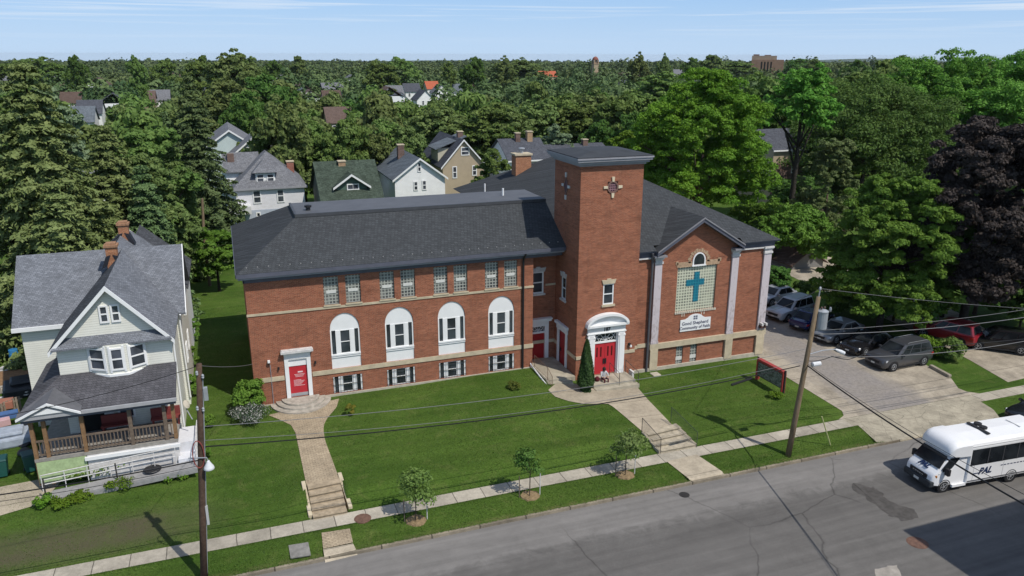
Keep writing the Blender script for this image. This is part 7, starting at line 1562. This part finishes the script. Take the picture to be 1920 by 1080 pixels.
# 4 tan gabled house
y=64.; xl,xr=px(830,311,y)[0],px(908,296,y)[0]; ez_=px(830,312,y)[2]+.2; rz_=px(871,261,y)[2]
H,F,b=house('back_house','tan gabled house with white window frames and slate roof',xl,xr,y,y+13,ez_,rz_,'y',M['tan'],M['rdark'],wins=[win(864,276,880,291,y),win(848,312,857,334,y),win(885,310,894,329,y)],ch=[(px(862,255,y+4)[0],y+4,px(862,247,y+4)[2],.4,rb)])
p=px(822,277,y+6); mb=MB(); mb.box(p[0]-.9,p[0]+3,y+3,y+7,p[2]-2.,p[2]+.3); dm=b('dormer',mb,plain('dormer_cream',(.5,.47,.36))); mb=MB(); slab(mb,[(p[0]-1.4,y+2.5,p[2]+.2),(p[0]+3.5,y+2.5,p[2]+2.0),(p[0]+3.5,y+7.5,p[2]+2.0),(p[0]-1.4,y+7.5,p[2]+.2)]); b('dormer_roof',mb,M['rblue'],dm)
# 5 two low grey roofs behind the tower
def roofhouse(label,ul,ur,vr,ve,y,zr,wall,roof,name='back_house',dep=9,ch=None):
    a,c=px(ul,vr,y+dep/2),px(ur,vr,y+dep/2); r=(a[2]+c[2])/2; e=px((ul+ur)/2,ve,y)[2]; return house(name,label,a[0],c[0],y,y+dep,e,r,'x',wall,roof,ch=ch or (),z0=-1.)
roofhouse('low house with a plain dark grey roof right of the tan house',936,1008,259,298,58,0,M['wh'],M['rdark'],ch=[(px(992,256,62)[0],62.,px(992,247,62)[2],.4,tb),(px(970,256,62)[0],62.,px(970,250,62)[2],.35,rb)])
roofhouse('long low grey roofed house half hidden by the tower top',1018,1125,269,296,60,0,M['wh'],M['rdark'],ch=[(px(1096,268,64)[0],64.,px(1096,262,64)[2],.4,rb)])
# 6 mint house at left
y=72.; a=px(398,255,y); c=px(440,262,y)
house('back_house','pale mint sided house with a grey roof beyond the hip roofed house',a[0]-1.5,a[0]+6.0,y,y+14,px(425,278,y)[2],px(408,236,y+7)[2],'y',M['mint'],M['rg'],wins=[win(420,288,425,298,y)])
a=px(440,290,66.); house('back_house','small white gabled house between the mint house and the grey hip roof',a[0]-.5,a[0]+6.,66,72,px(440,292,66)[2],px(462,254,66)[2],'y',M['wh'],M['rg'])
# 7 tan house at right behind the stems
y=46.; a,c=px(1452,276,y),px(1560,270,y)
house('back_house','tan and brick house with a grey roof seen through dark tree stems',a[0],c[0],y,y+10,px(1480,278,y)[2],px(1480,240,y+5)[2],'x',M['tan'],M['rdark'],lower=(rb,px(1480,306,y)[2]),wins=[win(1485,283,1494,297,y),win(1512,281,1519,295,y),win(1484,310,1492,324,y)])
# 8 garage and lean-to at right behind the hall
y=17.; ap=px(1518,466,y); a,c=px(1490,492,y),px(1537,490,y); hw_=(c[0]-a[0])/2
H,F,b=house('garage','small grey garage with a red brown roof behind the parked cars',ap[0]-2.0,ap[0]+2.0,y,y+7,ap[2]-1.35,ap[2],'y',siding('grey_siding',(.20,.195,.185),.16),M['rred'],wins=[win(1511,515,1522,534,y)],simple=True)
y=23.; a,c=px(1452,474,y),px(1502,474,y); house('shed','low open shed with a grey roof left of the garage',a[0],c[0],y,y+5,px(1470,482,y)[2]-.4,px(1470,470,y+2)[2]+.1,'x',M['dark'],M['rg'],simple=True)
# 9 white building behind the spruces
y=31.; a,c=px(95,352,y),px(300,338,y); H,F,b=house('back_house','long white building glimpsed through the spruces on the left',a[0],c[0],y,y+9,px(200,348,y)[2]-.3,px(200,340,y+4)[2]+1.0,'x',M['wh'],M['rg'],wins=[win(150,383,157,395,y),win(176,384,182,396,y),win(230,380,238,394,y)])
# far houses
FARH=[(133,172,192,'brown roofed house at the far left between the trees','rbrown','wh',26,'x'),(168,187,204,'dark blue grey roofed house in the far left cluster','rdark','wh',34,'x'),(150,199,216,'lower blue grey roofed house in the far left cluster','rblue','wh',40,'x'),(300,168,182,'pale roofed house left of the dark spruce tip','rg','wh',26,'x'),(272,170,180,'low tan roofed house at the far left skyline','rred','tan',20,'x'),(620,169,186,'brown roofed house above the tree belt','rbrown','wh',30,'x'),(632,200,218,'orange brown roofed house among the belt trees','rred','tan',22,'x'),(735,160,176,'grey roofed house at the left of the far cluster','rg','wh',34,'x'),(770,156,170,'slate roofed house topping the far cluster','rdark','wh',28,'x'),(748,172,188,'pale gabled house at the front of the far cluster','rg','wh',26,'y'),(792,168,190,'steep white gabled house in the far cluster','rdark','wh',22,'y'),(808,152,164,'orange roofed house at the back of the far cluster','orange','wh',18,'x'),(824,158,186,'narrow grey house with a porch in the far cluster','rg','wh',16,'y'),(848,157,168,'silver roofed house right of the far cluster','rblue','wh',26,'x'),(890,153,162,'tan roofed house at the right of the far cluster','rred','tan',22,'x'),(1025,133,146,'red orange roofed hall in the far tree canopy','orange','tan',32,'x'),(1172,150,166,'steep pale gable among far trees right of the bell tower','rg','wh',12,'y'),(1270,130,136,'low pale roof far off behind the bright green tree','rg','wh',28,'x'),(425,168,180,'white house wall at the left behind the pointed spruce','rg','wh',16,'x')]
for (u,vr,ve,lab,rf,wl,wpx,ax) in FARH:
    zr=8.3; p=K.onz(u,vr,zr); d=np.linalg.norm(np.array(p)-K.pos)
    if d>520: zr=10.5; p=K.onz(u,vr,zr); d=np.linalg.norm(np.array(p)-K.pos)
    w_=max(6.,wpx*d/K.f); dep=9.; y=p[1]-dep/2
    wins=[(p[0]+k*w_*.25-.5,p[0]+k*w_*.25+.5,2.6,4.2) for k in (-1,1)]
    if ax=='y': w_=max(6.5,w_); wins=[(p[0]-1.4,p[0]-.5,3.,4.6),(p[0]+.5,p[0]+1.4,3.,4.6)]
    house('distant_house',lab,p[0]-w_/2,p[0]+w_/2,y,y+dep,5.0 if zr<9 else 7.2,zr,ax,M[wl],M[rf],z0=-1.,wins=wins,simple=True)
    v=(np.array(p)-K.pos)[:2]; v/=np.linalg.norm(v)
    for t_ in np.arange(0,.19*d,7.): CLEAR.append((p[0]-v[0]*t_,p[1]-v[1]*t_,w_/2*(1-t_/d)+4.5))
# bell tower and big brick block on the skyline
d=K.ray(1116,120); p=K.pos+d*(520/np.linalg.norm(d[:2])); x,y=p[0],p[1]; zt=K.pos[2]+K.ray(1116,107)[2]/np.linalg.norm(K.ray(1116,107)[:2])*520
T=thing('bell_tower','slender pale stone bell tower with a red cap on the skyline','tower',(x,y,-1)); st=plain('tower_stone',(.42,.33,.22),.9,.1,0,.25,1)
mb=MB(); mb.box(x-1.7,x+1.7,y-1.7,y+1.7,-1,zt-4.4); mb.build('shaft',st,T)
mb=MB(); mb.box(x-1.9,x+1.9,y-1.9,y+1.9,zt-4.4,zt-4.0)
for sx in (-1.35,1.35):
    for sy in (-1.35,1.35): mb.box(x+sx-.4,x+sx+.4,y+sy-.4,y+sy+.4,zt-4.0,zt-1.7)
mb.box(x-.9,x+.9,y-.9,y+.9,zt-4.,zt-1.7); mb.build('belfry',plain('belfry_stone',(.34,.24,.16),.9,.1),T)
mb=MB(); mb.lathe([(2.0,zt-1.7),(2.0,zt-1.4),(1.7,zt-.6),(1.0,zt),(.2,zt+.4)],(x,y,0),12); mb.build('cap',plain('dull_red_tile',(.24,.09,.07),.8,.2),T)
for t_ in (0,20,45,80): q=K.pos+d*((520-t_)/np.linalg.norm(d[:2])); CLEAR.append((q[0],q[1],6))
D_=680; d=K.ray(1440,115); p=K.pos+d*(D_/np.linalg.norm(d[:2])); x,y=p[0],p[1]; sc_=D_/K.f
T=thing('office_block','tan brick block with dark tall windows rising above the right skyline','building',(x,y,-1)); zt=21.4; tbm=plain('tan_office_brick',(.30,.185,.125),.9,.1,0,.2,.4)
rz_=-math.atan2(x-K.pos[0],y-K.pos[1]); T.rotation_euler=(0,0,rz_)
mb=MB(); mb.box(-12.5,12.,-8,8,0,zt-3.); mb.build('main_block',tbm,T,local=True); mb=MB(); mb.box(-12.5,6.5,-7.,7,zt-3.,zt); mb.build('upper_block',plain('pale_office_brick',(.36,.27,.20),.9,.1,0,.2,.4),T,local=True)
mb=MB(); mb.box(-11.5,-7,-6,6,zt,zt+1.1); mb.box(-3,2,-5,5,zt,zt+.7); mb.build('roof_plant',plain('roof_plant_brown',(.2,.13,.11)),T,local=True)
for k in range(4): mb=MB(); mb.box(-5.2+k*2.4,-4.1+k*2.4,-8.06,-7.98,3,zt-4.6); mb.build('window_strip',M['dark'],T,local=True)
for t_ in (0,25,60): q=K.pos+d*((D_-t_)/np.linalg.norm(d[:2])); CLEAR.append((q[0],q[1],20))
# ---------------------------------------------------------------- belts of far trees
FT=far_trees()
near_,rest=FT[:215],FT[215:]
for x,y,d in near_:
    k=rng.choice(6,p=[.24,.24,.2,.12,.14,.06]); o=bpy.data.objects.new('distant_tree',FARK[k]); COL.objects.link(o); s=rng.uniform(.8,1.25); o.location=(x,y,g(x,y)-.3); o.rotation_euler=(0,0,rng.uniform(0,6.28)); o.scale=(s*rng.uniform(.9,1.15),s,s*rng.uniform(.85,1.2))
    tag(o,'round green tree in the distant canopy stretching to the horizon' if k<5 else 'dark pointed conifer in the distant canopy','tree','trees of the distant canopy' if k<5 else 'conifers of the distant canopy')
canopy(rest,'woodland','dense tree canopy between the far rooftops',.62,300,21)
p2=[]
for _ in range(5200):
    az=R(rng.uniform(-16,57)); d=math.sqrt(rng.uniform(415**2,1250**2)); x,y=K.pos[0]+d*math.sin(az),K.pos[1]+d*math.cos(az)
    if not any((x-a)**2+(y-b)**2<c*c for a,b,c in CLEAR): p2.append((x,y,d))
canopy(p2,'woodland','far tree canopy along the horizon',.85,110,22)
p3=[]
for _ in range(4200):
    az=R(rng.uniform(-16,57)); d=math.sqrt(rng.uniform(1250**2,3300**2)); p3.append((K.pos[0]+d*math.sin(az),K.pos[1]+d*math.cos(az),d))
canopy(p3,'woodland','hazy tree line at the horizon',1.3,60,23)

rr_=np.random.RandomState(77); roofs=[M['rg'],M['rdark'],M['rblue'],M['rbrown'],M['rg'],M['rred']]; n=0
protoh=[]
for rf in roofs:
    mb=MB(); mb.box(-4,4,-4.5,4.5,0,5.6); wl=mb.mesh('wall',M['wh']); mb=MB(); slab(mb,[(-4.4,-5,5.3),(4.4,-5,5.3),(4.4,0,8.6),(-4.4,0,8.6)]); slab(mb,[(4.4,5,5.3),(-4.4,5,5.3),(-4.4,0,8.6),(4.4,0,8.6)]); protoh.append((wl,mb.mesh('roof',rf)))
while n<24:
    u=rr_.uniform(40,1300); d=rr_.uniform(230,620); az=R(20.15)+math.atan((u-960)/K.f); x,y=K.pos[0]+d*math.sin(az),K.pos[1]+d*math.cos(az)
    if y<120: continue
    k=rr_.randint(6); t=thing('distant_house','small pale house showing its roof amid the distant canopy','house',(x,y,g(x,y)+1.2+rr_.uniform(0,1.5)),rr_.choice([0,0,R(90)])+rr_.uniform(-.1,.1),'small houses in the distant canopy'); n+=1
    for nm,me in zip(('wall','roof'),protoh[k]): o=bpy.data.objects.new(nm,me); COL.objects.link(o); o.parent=t
